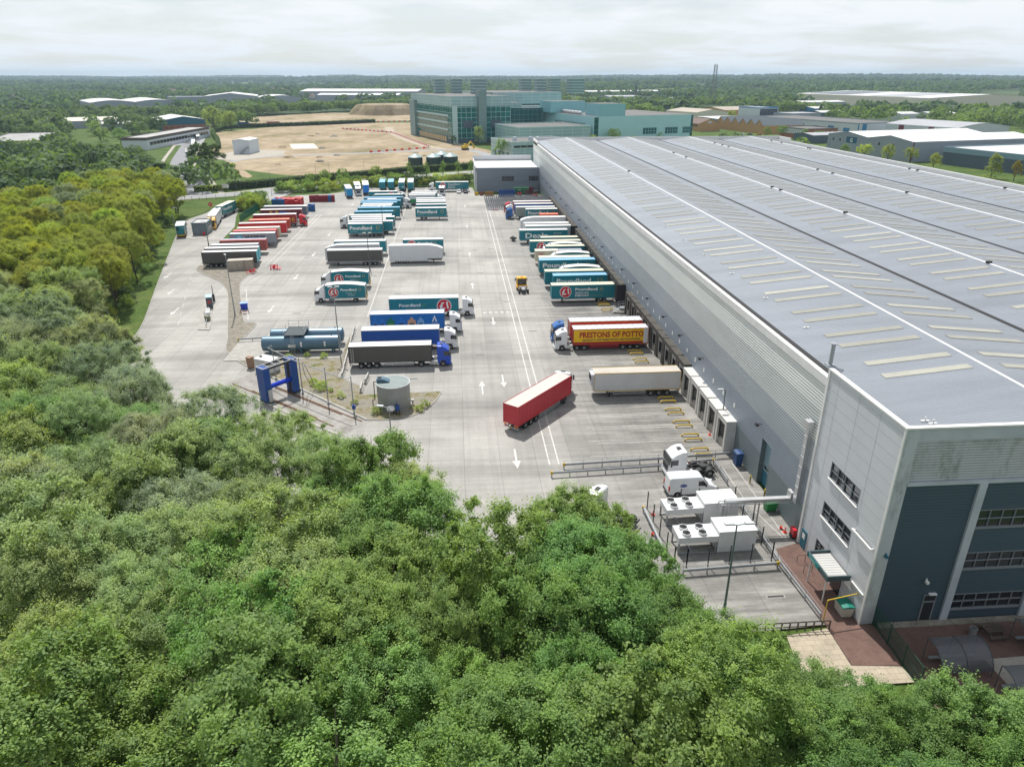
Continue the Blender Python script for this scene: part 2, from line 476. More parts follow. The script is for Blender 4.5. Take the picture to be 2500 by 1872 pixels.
sheet("court_slabs", [(43.6, 36), (43.6, 42.9), (60, 43.4), (60, 36)], 0.010, M_PAVE)
gs = MB(); gs.box(36.7, 80, 47.05, 47.75, 0.0, 0.10); struct("gravel_margin", gs, [M_GRAVEL])
WL0, WL1 = Vector((-36.5, 110.2)), Vector((-15.6, 91.4))
wd = (WL1 - WL0).normalized(); wnrm = Vector((-wd.y, wd.x))
def wl(a, off):
    q = WL0 + wd * a + wnrm * off; return (q.x, q.y)
M_WET = patchy("wet concrete", [(0.3, (0.17, 0.15, 0.125)), (0.5, (0.30, 0.285, 0.26)), (0.7, (0.38, 0.365, 0.34))], 0.35, 0.55, stretch=(1, 1, 1), second=(2.0, 0.8, 1.1))
sheet("wash_lane", [wl(0, -2.6), wl(29, -2.6), wl(29, 2.6), wl(0, 2.6)], 0.006, M_WET)
M_RUST = mat("rusty steel", (0.16, 0.075, 0.035), 0.9, var=0.45, vscale=2.0)
wr = MB()
for off, a0, a1 in ((-1.75, 1, 26), (1.75, 3, 28), (-1.45, 6, 22), (1.45, 8, 24)):
    p, q = wl(a0, off), wl(a1, off)
    wr.bar((p[0], p[1], 0.04), (q[0], q[1], 0.04), 0.16, 0.07)
o = struct("wash_lane_rails", wr, [M_RUST])
kerb_line(kb, [wl(-1, -3.0), wl(29, -3.0)], 0.5, 0.12)
struct("kerbs", kb, [M_KERB])
mk = MB()
Z_ = 0.005
def line(x0, y0, x1, y1, w=0.14, m=0):
    d = Vector((x1 - x0, y1 - y0)); d.normalize(); n = Vector((-d.y, d.x)) * w / 2
    mk.face([(x0 + n.x, y0 + n.y, Z_), (x0 - n.x, y0 - n.y, Z_), (x1 - n.x, y1 - n.y, Z_), (x1 + n.x, y1 + n.y, Z_)][::-1], m)
for x in (10.85, 12.05):
    line(x, 78.5, x, 268, 0.17)
line(10.85, 268, 10.85, 290, 0.12, 1)
def arrow(x, y, up, L=5.2, s=1.0):
    sg = 1 if up else -1
    w = 0.13 * s
    mk.face([(x - w, y, Z_), (x + w, y, Z_), (x + w, y + sg * L * 0.68, Z_), (x - w, y + sg * L * 0.68, Z_)][::sg])
    mk.face([(x - 0.55 * s, y + sg * L * 0.62, Z_ + 0.002), (x + 0.55 * s, y + sg * L * 0.62, Z_ + 0.002), (x, y + sg * L, Z_ + 0.002)][::sg])
for y in (103, 163, 195, 235, 275):
    arrow(3.2, y - 2, True)
for y in (108.6, 139.4, 83):
    arrow(6.7, y, False)
for y in (151, 177.5, 202, 229, 286, 258):
    arrow(-40, y, False)
arrow(-59.9, 151, False); arrow(-72, 181, False); arrow(-66, 166, False, 4.6)
for k in range(5):
    mk.face([(4.9 + k * 1.2, 142.2, Z_), (5.6 + k * 1.2, 142.2, Z_), (5.6 + k * 1.2, 142.9, Z_), (4.9 + k * 1.2, 142.9, Z_)])
line(-50.2, 186, -49.8, 262, 0.14); line(-48.6, 183.5, -48.3, 262, 0.14)
line(-49.4, 164.6, -43.6, 143.8); line(-43.6, 143.8, -43.0, 141.4); line(-50.6, 168.8, -48.2, 180)
line(-43.0, 141.4, -16.8, 141.4, 0.1); line(-41.5, 139.4, -16.8, 139.4, 0.1, 1)
for x in (-36.6, -32.6, -28.6, -24.6, -20.6):
    line(x, 131, x + 0.4, 138.6, 0.1, 1)
line(-19.0, 141.5, -19.0, 300, 0.14)
line(-18.9, 144.0, -17.5, 141.6, 0.1, 1)
for k in range(7):     # dashes down the entry lane
    a = 139 + 6 * k
    line(-56.0 - (a - 139) * 0.262, a, -56.0 - (a + 3 - 139) * 0.262, a + 3, 0.12, 1)
for k in range(46):   # bay lines square to the docks
    y = 79.9 + 4.08 * k
    line(16.5 + (k % 3) * 0.4, y + 0.28, 30.2, y + 0.28, 0.09, 1); line(18.0, y - 0.3, 30.2, y - 0.3, 0.09, 1)
line(32.6, 76, 32.6, 68, 0.1, 1); line(34.2, 77, 34.2, 60.5, 0.1, 1); line(32.9, 66, 34.0, 60.5, 0.1, 1)
struct("yard_markings", mk, [M_LINE, M_MARKW])
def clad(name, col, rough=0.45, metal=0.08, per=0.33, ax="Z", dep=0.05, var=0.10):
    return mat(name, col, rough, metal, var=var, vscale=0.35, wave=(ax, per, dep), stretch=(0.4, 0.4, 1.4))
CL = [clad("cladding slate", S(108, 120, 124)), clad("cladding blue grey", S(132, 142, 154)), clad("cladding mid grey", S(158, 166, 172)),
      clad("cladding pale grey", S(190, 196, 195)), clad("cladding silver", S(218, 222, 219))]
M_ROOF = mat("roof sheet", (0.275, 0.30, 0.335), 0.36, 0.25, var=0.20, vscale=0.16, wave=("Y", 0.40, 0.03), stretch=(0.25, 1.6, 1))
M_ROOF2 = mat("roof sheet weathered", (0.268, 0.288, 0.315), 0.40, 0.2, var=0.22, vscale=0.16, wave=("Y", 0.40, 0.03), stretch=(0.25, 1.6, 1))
M_WHITE = mat("white coated steel", (0.78, 0.78, 0.76), 0.45, var=0.10, vscale=0.7)
M_BLACK = mat("black rubber", (0.022, 0.022, 0.024), 0.8, var=0.2)
M_SKYL = mat("translucent rooflight", (0.37, 0.365, 0.31), 0.5, var=0.14, vscale=0.5)
_t, _b = nodes_of(M_SKYL); _c = _b.inputs["Base Color"].links[0].from_socket; _o = _t.nodes.new("ShaderNodeObjectInfo")
_t.links.new(mul(_t, _c, ramp(_t, _o.outputs["Random"], [(0.0, 0.72), (1.0, 1.1)])), _b.inputs["Base Color"])
M_DARKW = mat("dark opening", (0.012, 0.013, 0.016), 0.9, var=0.0)
M_GLASSD = mat("dark window glass", (0.018, 0.022, 0.028), 0.06, var=0.0, spec=0.8)
M_FRAME = mat("grey window frame", (0.22, 0.24, 0.26), 0.5, var=0.05)
M_PANEL = mat("white wall panel", S(205, 208, 212), 0.5, var=0.07, vscale=0.3)
M_SEAM = mat("panel seam", S(160, 165, 170), 0.6, var=0.0)
M_SLATE = clad("dark teal slate cladding", S(60, 80, 92), rough=0.6, metal=0.0, per=0.3, var=0.08, dep=0.012)
M_DOORB = mat("teal door", S(36, 104, 124), 0.5, var=0.08)
def stained(name, col, rib=0.04):
    m = bpy.data.materials.new(name)
    t, b = nodes_of(m)
    n = N(t, "ShaderNodeTexNoise", {"Vector": coord(t, (0.8, 0.8, 0.35)), "Scale": 1.0, "Detail": 8.0, "Roughness": 0.72})
    n2 = N(t, "ShaderNodeTexNoise", {"Vector": coord(t, (0.45, 0.45, 0.12)), "Scale": 1.0, "Detail": 3.0})
    f = N(t, "ShaderNodeMath", {0: ramp(t, n.outputs[0], [(0.47, 0.0), (0.72, 0.9)]), 1: ramp(t, n2.outputs[0], [(0.40, 0.1), (0.60, 1.0)])}, operation="MULTIPLY")
    c = mul(t, col, (0.30, 0.36, 0.27), f.outputs[0])
    t.links.new(c, b.inputs["Base Color"]); b.inputs["Roughness"].default_value = 0.6
    w = N(t, "ShaderNodeTexWave", {"Vector": coord(t), "Scale": 0.314 / 0.25}, bands_direction="Z")
    bp = N(t, "ShaderNodeBump", {"Height": w.outputs[1], "Distance": rib}); t.links.new(bp.outputs[0], b.inputs["Normal"])
    return m
M_LOUV = stained("algae stained cladding", (0.42, 0.45, 0.47))
M_STAINP = stained("algae stained panel", (0.46, 0.50, 0.53), 0.002)
WX0, WX1, WY0, WY1, EAVE = 35.4, 149.4, 60.2, 335.0, 18.6
HB = (WX1 - WX0) / 8.0
RIDGE = EAVE + 1.45
wh = thing("warehouse", "vast grey distribution warehouse with low ridged roof and rooflight strips along the docks", "warehouse", (0, 0, 0))
w = MB()
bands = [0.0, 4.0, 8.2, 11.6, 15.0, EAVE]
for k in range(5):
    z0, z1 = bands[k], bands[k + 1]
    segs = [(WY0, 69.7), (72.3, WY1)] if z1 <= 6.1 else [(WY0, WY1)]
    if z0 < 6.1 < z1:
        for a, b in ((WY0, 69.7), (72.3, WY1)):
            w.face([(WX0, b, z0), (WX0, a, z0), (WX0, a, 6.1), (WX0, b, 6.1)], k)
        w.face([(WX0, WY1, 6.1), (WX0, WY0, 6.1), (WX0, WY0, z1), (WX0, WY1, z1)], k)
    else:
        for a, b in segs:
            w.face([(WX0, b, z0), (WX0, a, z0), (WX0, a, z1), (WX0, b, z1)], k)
w.face([(WX1, WY0, 0), (WX1, WY1, 0), (WX1, WY1, EAVE), (WX1, WY0, EAVE)], 2)
w.face([(WX0, WY1, 0), (WX0, WY1, EAVE), (WX1, WY1, EAVE), (WX1, WY1, 0)], 2)
w.face([(WX0, 72.3, 0), (WX0, 72.3, 6.1), (WX0 + 0.9, 72.3, 6.1), (WX0 + 0.9, 72.3, 0)], 0)
w.face([(WX0, 69.7, 0), (WX0 + 0.9, 69.7, 0), (WX0 + 0.9, 69.7, 6.1), (WX0, 69.7, 6.1)], 0)
w.face([(WX0, 72.3, 6.1), (WX0, 69.7, 6.1), (WX0 + 0.9, 69.7, 6.1), (WX0 + 0.9, 72.3, 6.1)], 0)
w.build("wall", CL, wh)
rd = MB(); rd.box(WX0 + 0.6, WX0 + 0.75, 69.7, 72.3, 0, 1.9, 0); rd.box(WX0 + 0.6, WX0 + 0.75, 69.7, 72.3, 1.9, 6.1, 1)
M_RDOOR = mat("pale teal roller door", S(128, 156, 166), 0.5, var=0.06, wave=("Z", 0.55, 0.03))
rdo = rd.build("roller_door", [M_DOORB, M_RDOOR], wh)
for y in (70.3, 71.1, 71.7):
    pn = MB(); pn.box(WX0 + 0.565, WX0 + 0.595, y - 0.22, y + 0.22, 2.2, 2.6); pn.build("pane", M_GLASSD, rdo)
rf = MB()
RY0 = 48.1
xs = [WX0 + 0.55 + (WX1 - WX0 - 0.8) * k / 8.0 for k in range(9)]
zs = [EAVE + 0.1 if k % 2 == 0 else RIDGE for k in range(9)]
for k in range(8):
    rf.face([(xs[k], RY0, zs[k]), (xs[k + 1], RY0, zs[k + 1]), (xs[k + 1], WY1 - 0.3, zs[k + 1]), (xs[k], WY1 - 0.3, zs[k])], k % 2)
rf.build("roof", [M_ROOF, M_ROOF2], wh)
for k in (1, 3, 5, 7):
    r = MB(); r.prism([(xs[k] - 0.15, zs[k] - 0.01), (xs[k], zs[k] + 0.06), (xs[k] + 0.15, zs[k] - 0.01)], RY0, WY1 - 0.35, "y"); r.build("ridge_cap", M_WHITE, wh)
for k in (2, 4, 6):
    r = MB(); r.box(xs[k] - 0.28, xs[k] + 0.28, RY0, WY1 - 0.35, zs[k] + 0.02, zs[k] + 0.10); r.build("valley_gutter", M_BLACK, wh)
g = MB(); g.box(WX0 - 0.12, WX0 + 0.42, WY0 - 0.1, WY1, EAVE - 0.75, EAVE + 0.12, 0)
g.build("fascia", M_WHITE, wh)
g = MB(); g.box(WX0 + 0.42, WX0 + 0.98, WY0 + 0.1, WY1 - 0.4, EAVE + 0.02, EAVE + 0.20, 0); g.build("gutter", M_BLACK, wh)
g = MB(); g.box(WX1 - 0.5, WX1 + 0.1, RY0, WY1, EAVE - 0.5, EAVE + 0.35); g.build("fascia", M_WHITE, wh)
g = MB()
g.box(WX0 - 0.1, WX1, WY1 - 0.25, WY1 + 0.15, EAVE - 1.0, EAVE + 1.55); g.box(WX0 - 0.12, WX0 + 0.35, WY1 - 17, WY1 - 0.25, EAVE - 0.7, EAVE + 1.1)
g.box(WX1 - 0.5, WX1 + 0.1, WY1 - 12, WY1 - 0.25, EAVE + 0.3, EAVE + 1.5)
g.build("parapet", M_WHITE, wh)
sl = []
for bay in range(8):
    for k in range(33):
        for d in (0.0, 3.2):
            y = 59.3 + 8.32 * k + d
            if y < 330:
                sl.append((math.hypot(xs[bay] + 6, y), bay, y))
sl.sort()
far_ = MB()
def rooflight(mb, bay, y):
    f0, f1 = (0.30, 0.90) if bay % 2 == 0 else (0.14, 0.74)
    xa, xb = xs[bay] + HB * f0, xs[bay] + HB * f1
    za, zb = (zs[bay] + (zs[bay + 1] - zs[bay]) * f for f in (f0, f1))
    i = len(mb.v)
    p = [(xa, y, za), (xb, y, zb), (xb, y + 1.0, zb), (xa, y + 1.0, za)]
    mb.v.extend([(a, b, c + 0.004) for a, b, c in p]); mb.v.extend([(a, b, c + 0.05) for a, b, c in p])
    for q in ((4, 5, 6, 7), (0, 1, 5, 4), (1, 2, 6, 5), (2, 3, 7, 6), (3, 0, 4, 7)):
        mb.f.append(tuple(i + k for k in q)); mb.m.append(0)
for n_, (d, bay, y) in enumerate(sl):
    if n_ < 96:
        q = MB(); rooflight(q, bay, y); q.build("rooflight", M_SKYL, wh)
    else:
        rooflight(far_, bay, y)
fo = far_.build("rooflights", M_SKYL, wh); fo["kind"] = "stuff"
def roof_z(x):
    k = min(7, max(0, int((x - xs[0]) / (xs[1] - xs[0])))); f = (x - xs[k]) / (xs[k + 1] - xs[k])
    return zs[k] + (zs[k + 1] - zs[k]) * f
fl = MB(); fz = roof_z(37.0)
fl.cyl((37.0, 63.7, fz - 0.1), (37.0, 63.7, fz + 2.1), 0.2, 0.2, 12, 0); fl.cyl((37.0, 63.7, fz + 2.1), (37.0, 63.7, fz + 2.35), 0.2, 0.38, 12, 0); fl.box(36.6, 37.4, 63.3, 64.1, fz - 0.1, fz + 0.08)
M_GALV = mat("galvanised steel", (0.40, 0.42, 0.44), 0.42, 0.5, var=0.15, vscale=1.2)
fl.build("flue", M_GALV, wh)
rng = random.Random(5)
for x, y in [(38.6, 50.6), (38.9, 50.0), (39.5, 74.4), (39.6, 86.2), (39.7, 98.6), (39.6, 110.5), (39.6, 122), (39.7, 134)]:
    a = MB(); z = roof_z(x); a.box(x - 0.35, x + 0.35, y - 0.12, y + 0.12, z - 0.02, z + 0.08); a.cyl((x, y, z), (x, y, z + 0.4), 0.07, 0.07, 8)
    a.build("roof_anchor", M_WHITE, wh)
for k, ys in ((1, [64, 210]), (3, [262, 247, 176, 171, 140, 98]), (5, [300, 291, 284, 210, 201, 165, 120]), (7, [310, 300, 276, 274, 210, 206, 170, 160])):
    for y in ys:
        if y == 64:
            continue
        a = MB(); z = zs[k]; a.box(xs[k] - 0.36, xs[k] + 0.36, y - 0.25, y + 0.25, z + 0.0, z + 0.3)
        a.build("roof_vent", M_BLACK, wh)
for y in (73.1, 94.6, 104.8, 114.4, 125.4, 136, 147, 158, 169, 180, 192, 204, 216, 229, 242, 255, 268, 281, 294):
    a = MB(); a.box(WX0 - 0.45, WX0, y - 0.04, y + 0.04, 7.5, 7.58); a.box(WX0 - 0.75, WX0 - 0.40, y - 0.22, y + 0.22, 7.35, 7.62)
    a.build("floodlight", M_BLACK, wh)
for k in range(30):
    a = MB(); y = 81.6 + 4.07 * k; a.box(WX0 - 0.03, WX0 - 0.004, y - 0.22, y + 0.22, 5.7, 6.3); a.build("number_plate", M_WHITE, wh)
M_SHW = mat("white dock shelter", (0.62, 0.61, 0.58), 0.6, var=0.16, vscale=0.8)
M_SHD = mat("weathered dock shelter", (0.085, 0.078, 0.066), 0.9, var=0.40, vscale=1.2)
M_YEL = mat("yellow paint", (0.62, 0.42, 0.02), 0.5, var=0.2, vscale=2.0)
M_CURT = mat("pale dock curtain", (0.36, 0.36, 0.35), 0.8, var=0.3)
def shelter_meshes(m, w, top, dep):
    a = MB()
    x0 = -dep
    a.box(x0, 0, -w / 2, -w / 2 + 0.5, 0.0, top); a.box(x0, 0, w / 2 - 0.5, w / 2, 0.0, top)
    a.box(x0, 0, -w / 2 + 0.5, w / 2 - 0.5, top - 0.65, top - 0.004)
    a.box(x0 - 0.03, 0.0, -w / 2 - 0.03, w / 2 + 0.03, top, top + 0.07)
    c = MB()
    c.box(x0 + 0.25, x0 + 0.31, -w / 2 + 0.5, -w / 2 + 0.95, 0.9, top - 0.65); c.box(x0 + 0.25, x0 + 0.31, w / 2 - 0.95, w / 2 - 0.5, 0.9, top - 0.65)
    c.box(x0 + 0.20, x0 + 0.26, -w / 2 + 0.5, w / 2 - 0.5, top - 1.3, top - 0.65)
    d = MB(); d.box(-0.25, -0.1, -w / 2 + 0.5, w / 2 - 0.5, 1.15, top - 0.7); 
    e = MB(); e.box(-dep + 0.3, -0.25, -w / 2 + 0.5, w / 2 - 0.5, 0.0, 1.15)
    y = MB(); y.box(x0 + 0.1, x0 + 0.3, -w / 2 + 0.55, -w / 2 + 0.72, 0.6, 1.2)
    return (a.mesh("dock_shelter", [m]), c.mesh("curtain", [M_BLACK if m is M_SHW else M_CURT]), d.mesh("dock_door", [M_DARKW]), e.mesh("dock_leveller", [M_KERB]), y.mesh("bumper", [M_YEL]))
SH_W = shelter_meshes(M_SHW, 3.45, 4.35, 1.35)
SH_D = shelter_meshes(M_SHD, 3.8, 4.7, 1.15)
def shelter(y, ms):
    a = put("dock_shelter", ms[0], wh, (WX0, y, 0))
    for nm, me in zip(("curtain", "dock_door", "dock_leveller", "bumper"), ms[1:]):
        put(nm, me, a)
for k in range(5):
    shelter(81.75 + 3.85 * k, SH_W)
for k in range(10):
    shelter(101.0 + 4.08 * k, SH_D)
for k in range(15):
    shelter(147.0 + 4.08 * k, SH_D)
for k in range(14):
    shelter(211.5 + 4.08 * k, SH_D)
for y in (144.6, 209.2):    # black screens that end each run of docks
    a = MB(); a.box(WX0 - 2.0, WX0, y - 0.15, y + 0.15, 0, 4.8); a.build("dock_screen", M_BLACK, wh)
OX, OY, OT = 35.15, 47.8, 19.75
of = thing("office_block", "tall white panelled office end of the warehouse with dark slate front and three window rows", "office building")
w = MB()
def wallx(x, y0, y1, z0, z1, m):     # faces -X
    w.face([(x, y1, z0), (x, y0, z0), (x, y0, z1), (x, y1, z1)], m)
def wally(y, x0, x1, z0, z1, m):     # faces -Y
    w.face([(x0, y, z0), (x1, y, z0), (x1, y, z1), (x0, y, z1)], m)
WINL = [(51.8, 56.9, 9.95, 11.65), (51.8, 56.9, 5.6, 7.25), (55.4, 56.9, 1.2, 2.85)]
cuts = sorted({0.0, OT} | {q for a in WINL for q in a[2:]})
for z0, z1 in zip(cuts[:-1], cuts[1:]):
    ho = [(a[0], a[1]) for a in WINL if a[2] <= z0 and a[3] >= z1]
    ys = [OY] + [q for h_ in ho for q in h_] + [60.35]
    for i in range(0, len(ys), 2):
        wallx(OX, ys[i], ys[i + 1], z0, z1, 0)
w.face([(OX, 60.35, 0), (OX, 60.35, OT), (WX0 + 1.0, 60.35, OT), (WX0 + 1.0, 60.35, 0)], 0)
PIL = [(42.65, 43.35), (50.2, 50.95), (57.6, 58.4), (65, 65.8)]
WROW = [(1.2, 2.8), (5.65, 7.3), (10.0, 11.7)]
wally(OY - 0.02, OX, 36.35, 0, OT, 1); wally(OY - 0.02, 36.35, 80, 18.6, OT, 2); wally(OY + 0.10, 36.35, 80, 14.75, 18.6, 3)
w.box(36.35, 80, OY - 0.10, OY + 0.08, 14.45, 14.75, 2)
wally(OY + 0.06, 36.35, 42.65, 0, 14.45, 4)
for i, (a, b) in enumerate(PIL):
    w.box(a, b, OY - 0.16, OY + 0.10, 0, 14.45, 2)
    nx = PIL[i + 1][0] if i + 1 < len(PIL) else 80
    zc = [0.0] + [q for r_ in WROW for q in r_] + [14.45]
    for j in range(0, len(zc), 2):
        wally(OY + 0.06, b, nx, zc[j], zc[j + 1], 4)
w.face([(OX, OY + 0.3, OT - 0.25), (80, OY + 0.3, OT - 0.25), (80, OY + 0.5, OT - 0.25), (OX, OY + 0.5, OT - 0.25)], 2)
w.build("wall", [M_PANEL, M_STAINP, mat("pale pilaster", S(178, 186, 194), 0.6, var=0.15, vscale=0.5), M_LOUV, M_SLATE], of)
g = MB()
g.box(OX - 0.12, OX + 0.35, OY - 0.14, 60.3, OT, OT + 0.14); g.box(OX + 0.35, 80, OY - 0.14, OY + 0.30, OT, OT + 0.14)
g.box(OX - 0.10, OX + 0.06, 60.05, 60.42, 0, OT); g.box(OX - 0.09, OX + 0.03, OY - 0.09, OY + 0.10, 0, OT)
g.build("parapet_cap", M_WHITE, of)
g = MB()
for y in (58.3, 54.7, 51.3):
    g.box(OX - 0.006, OX, y - 0.02, y + 0.02, 0, OT - 0.2)
for z in np.arange(1.2, 19.5, 1.2):
    g.box(OX - 0.0055, OX + 0.001, OY + 0.15, 60.0, z - 0.014, z + 0.014)
g.build("panel_joint", M_SEAM, of)
g = MB(); g.box(OX + 0.25, WX0 + 0.9, OY + 0.25, 60.25, OT - 0.45, OT - 0.40); g.build("roof_edge", M_ROOF2, of)
def window_x(y0, y1, z0, z1, n):
    f = MB()
    for z in (z0, z1):
        f.box(OX - 0.03, OX + 0.10, y0 - 0.05, y1 + 0.05, z - 0.05, z + 0.05)
    f.box(OX + 0.02, OX + 0.08, y0, y1, (z0 + z1) / 2 - 0.03, (z0 + z1) / 2 + 0.03)
    for k in range(n + 1):
        y = y0 + (y1 - y0) * k / n
        f.box(OX - 0.028, OX + 0.096, y - 0.035, y + 0.035, z0 + 0.05, z1 - 0.05)
    f.box(OX - 0.16, OX, y0 - 0.1, y1 + 0.1, z0 - 0.12, z0 - 0.05, 1)
    o = f.build("window", [M_FRAME, M_WHITE], of)
    p = MB(); p.box(OX + 0.11, OX + 0.14, y0 - 0.05, y1 + 0.05, z0 - 0.05, z1 + 0.05); p.build("pane", M_GLASSD, o)
for a in WINL:
    window_x(*a, n=max(2, int((a[1] - a[0]) / 1.2)))
def window_y(x0, x1, z0, z1, n):
    f = MB(); y = OY + 0.06
    for z in (z0, (z0 + z1) / 2, z1):
        f.box(x0, x1, y - 0.05, y + 0.06, z - 0.028, z + 0.028)
    for k in range(n + 1):
        x = x0 + 0.04 + (x1 - x0 - 0.08) * k / n
        f.box(x - 0.028, x + 0.028, y - 0.046, y + 0.056, z0, z1)
    f.box(x0 - 0.1, x1 + 0.1, y - 0.12, y, z0 - 0.14, z0 - 0.05)
    o = f.build("window", M_FRAME, of)
    p = MB(); p.box(x0, x1, y + 0.07, y + 0.10, z0, z1); p.build("pane", M_GLASSD, o)
for i, (a, b) in enumerate(PIL):
    nx = PIL[i + 1][0] if i + 1 < len(PIL) else 72
    for z0, z1 in WROW:
        window_y(b, nx, z0, z1, 6)
d = MB(); y = OY + 0.06; d.box(40.65, 41.85, y - 0.08, y - 0.003, 0, 2.95); do = d.build("door_surround", M_FRAME, of)
d = MB(); d.box(40.8, 41.7, y - 0.11, y - 0.085, 0.05, 2.1); d.box(40.75, 41.75, y - 0.11, y - 0.085, 2.3, 2.85); d.build("door", M_DARKW, do)
d = MB(); d.box(41.0, 41.7, OY - 0.2, OY + 0.05, 3.0, 3.12); d.build("door_sign", M_WHITE, of)
d = MB(); d.box(OX - 0.08, OX - 0.003, 58.7, 59.75, 0.05, 2.15); do = d.build("side_door", M_DOORB, of)
d = MB(); d.box(OX - 0.095, OX - 0.081, 58.95, 59.5, 1.15, 1.75); d.build("door_notice", M_WHITE, do)
d = MB(); d.box(OX - 0.35, OX - 0.20, 48.2, 51.4, 7.80, 7.92); d.box(OX - 0.2, OX, 48.25, 48.35, 7.8, 7.9); d.box(OX - 0.2, OX, 51.2, 51.3, 7.8, 7.9); d.build("cable_tray", M_WHITE, of)
d = MB(); d.box(OX - 0.12, OX - 0.004, 48.1, 50.4, 2.95, 3.05); d.build("cable_tray", M_WHITE, of)
for x, z in ((36.0, 7.4), (40.4, 4.4)):
    a = MB(); a.box(x - 0.12, x + 0.12, OY - 0.35, OY - 0.03, z, z + 0.22); a.box(x - 0.05, x + 0.05, OY - 0.1, OY + 0.02, z + 0.22, z + 0.4); a.build("security_camera", M_WHITE if x > 37 else M_DOORB, of)
M_CANF = mat("dark green canopy fascia", S(64, 84, 88), 0.5, var=0.1)
c = MB()
c.box(32.85, 35.1, 50.3, 50.45, 2.85, 3.4); c.box(32.85, 35.1, 54.15, 54.3, 2.85, 3.4); c.box(32.85, 33.0, 50.45, 54.15, 2.85, 3.4)
co = c.build("canopy", M_CANF, of)
c = MB(); c.box(33.05, 35.0, 50.5, 54.1, 3.08, 3.16)
c.build("canopy_roof", mat("ribbed canopy sheet", (0.55, 0.55, 0.53), 0.5, var=0.1, wave=("Y", 0.35, 0.06)), co)
c = MB()
for y in (50.9, 53.9):
    c.cyl((33.2, y, 0), (33.2, y, 2.9), 0.07, 0.07, 8)
c.build("canopy_post", M_WHITE, co)
c = MB(); c.box(32.80, 32.845, 51.9, 53.9, 2.92, 3.36); so = c.build("entrance_sign", mat("teal sign", S(10, 125, 125), 0.4, var=0.0), co)
me, wdt = text_mesh("Entrance", 0.32, 0.005, M_WHITE, "lettering")
lo = put("lettering", me, so, (32.79, 53.7, 3.03), -math.pi / 2)
d = MB(); d.box(OX - 0.06, OX - 0.004, 51.6, 53.2, 0.05, 2.5); d.build("entrance_door", M_GLASSD, of)
LX0, LY0, LX1, LY1, LT = 8.3, 310.5, 35.35, 345, 9.9
lb = thing("flat_roofed_block", "low grey flat-roofed block with white parapet closing the far end of the yard", "building")
w = MB()
M_LB = clad("blue grey cladding", S(128, 138, 150), per=0.5)
w.face([(LX0, LY0, 0), (LX1, LY0, 0), (LX1, LY0, LT), (LX0, LY0, LT)], 0)
w.face([(LX0, LY1, 0), (LX0, LY0, 0), (LX0, LY0, LT), (LX0, LY1, LT)], 1)
w.face([(LX1, LY1, 0), (LX0, LY1, 0), (LX0, LY1, LT), (LX1, LY1, LT)], 1)
w.build("wall", [M_LB, M_PANEL], lb)
r = MB(); r.face([(LX0, LY0, LT - 0.6), (LX1, LY0, LT - 0.6), (LX1, LY1, LT - 0.6), (LX0, LY1, LT - 0.6)]); r.build("roof", M_WHITE, lb)
r = MB(); r.box(LX0 - 0.1, LX1, LY1 - 0.4, LY1, LT, LT + 1.8); r.box(LX0 - 0.1, LX0 + 0.3, LY0 + 0.3, LY1 - 0.4, LT, LT + 0.6); r.box(LX0 - 0.1, LX1, LY0 - 0.06, LY0 + 0.3, LT, LT + 0.12); r.build("parapet", M_PANEL, lb)
for x0, x1 in ((19.5, 24.7), (31.0, 35.0)):
    f = MB(); f.box(x0, x1, LY0 - 0.05, LY0 - 0.004, 4.55, 6.4)
    fo = f.build("window", M_GLASSD, lb)
    p = MB()
    for k in range(5):
        x = x0 + (x1 - x0) * k / 4; p.box(x - 0.04, x + 0.04, LY0 - 0.07, LY0 - 0.051, 4.55, 6.4)
    p.box(x0, x1, LY0 - 0.068, LY0 - 0.053, 5.4, 5.48)
    p.build("frame", M_FRAME, fo)
p = MB(); p.cyl((8.75, LY0 - 0.14, 0), (8.75, LY0 - 0.14, 8.4), 0.13, 0.13, 8); p.build("downpipe", M_WHITE, lb)
for x in (22.6, 9.2):
    p = MB(); p.cyl((x, LY0 + 6, LT - 0.6), (x, LY0 + 6, LT + 0.5), 0.06, 0.06, 6); p.build("roof_post", M_BLACK, lb)
def paint(name, rgb, rough=0.35, var=0.06, **k):
    return mat(name, S(*rgb), rough, var=var, vscale=0.7, **k)
M_TYRE = mat("tyre rubber", (0.018, 0.018, 0.019), 0.85, var=0.25, vscale=3)
M_RIM = mat("steel rim", (0.34, 0.34, 0.34), 0.5, 0.3, var=0.25, vscale=3)
M_CHAS = mat("chassis black", (0.035, 0.036, 0.038), 0.7, var=0.3, vscale=2)
M_GREY = mat("light grey rail", (0.52, 0.53, 0.54), 0.5, 0.2, var=0.12)
M_ALU = mat("aluminium", (0.60, 0.61, 0.62), 0.38, 0.6, var=0.12)
M_TROOF = mat("white trailer roof", (0.74, 0.74, 0.72), 0.55, var=0.16, vscale=0.5, stretch=(0.6, 1, 1), wave=("X", 0.62, 0.02))
M_CREAMR = mat("cream trailer roof", (0.66, 0.62, 0.47), 0.6, var=0.14, vscale=0.5, wave=("X", 0.62, 0.02))
M_BLUER = mat("sky blue trailer roof", S(126, 180, 218), 0.55, var=0.16, vscale=0.5)
M_TEAL = mat("teal curtain", S(0, 120, 134), 0.45, var=0.07, vscale=0.5, wave=("X", 0.9, 0.012))
M_TEAL2 = mat("teal panel", S(0, 116, 132), 0.35, var=0.05, vscale=0.5)
M_SKYB = mat("bright sky blue panel", S(22, 140, 196), 0.4, var=0.06)
M_LWHITE = mat("white lettering", (0.80, 0.80, 0.78), 0.5, var=0.0)
M_LRED = mat("signal red vinyl", S(196, 24, 44), 0.4, var=0.0)
M_LGOLD = mat("gold vinyl", S(196, 160, 60), 0.4, var=0.0)
M_LGREEN = mat("leaf green vinyl", S(96, 160, 70), 0.4, var=0.0)
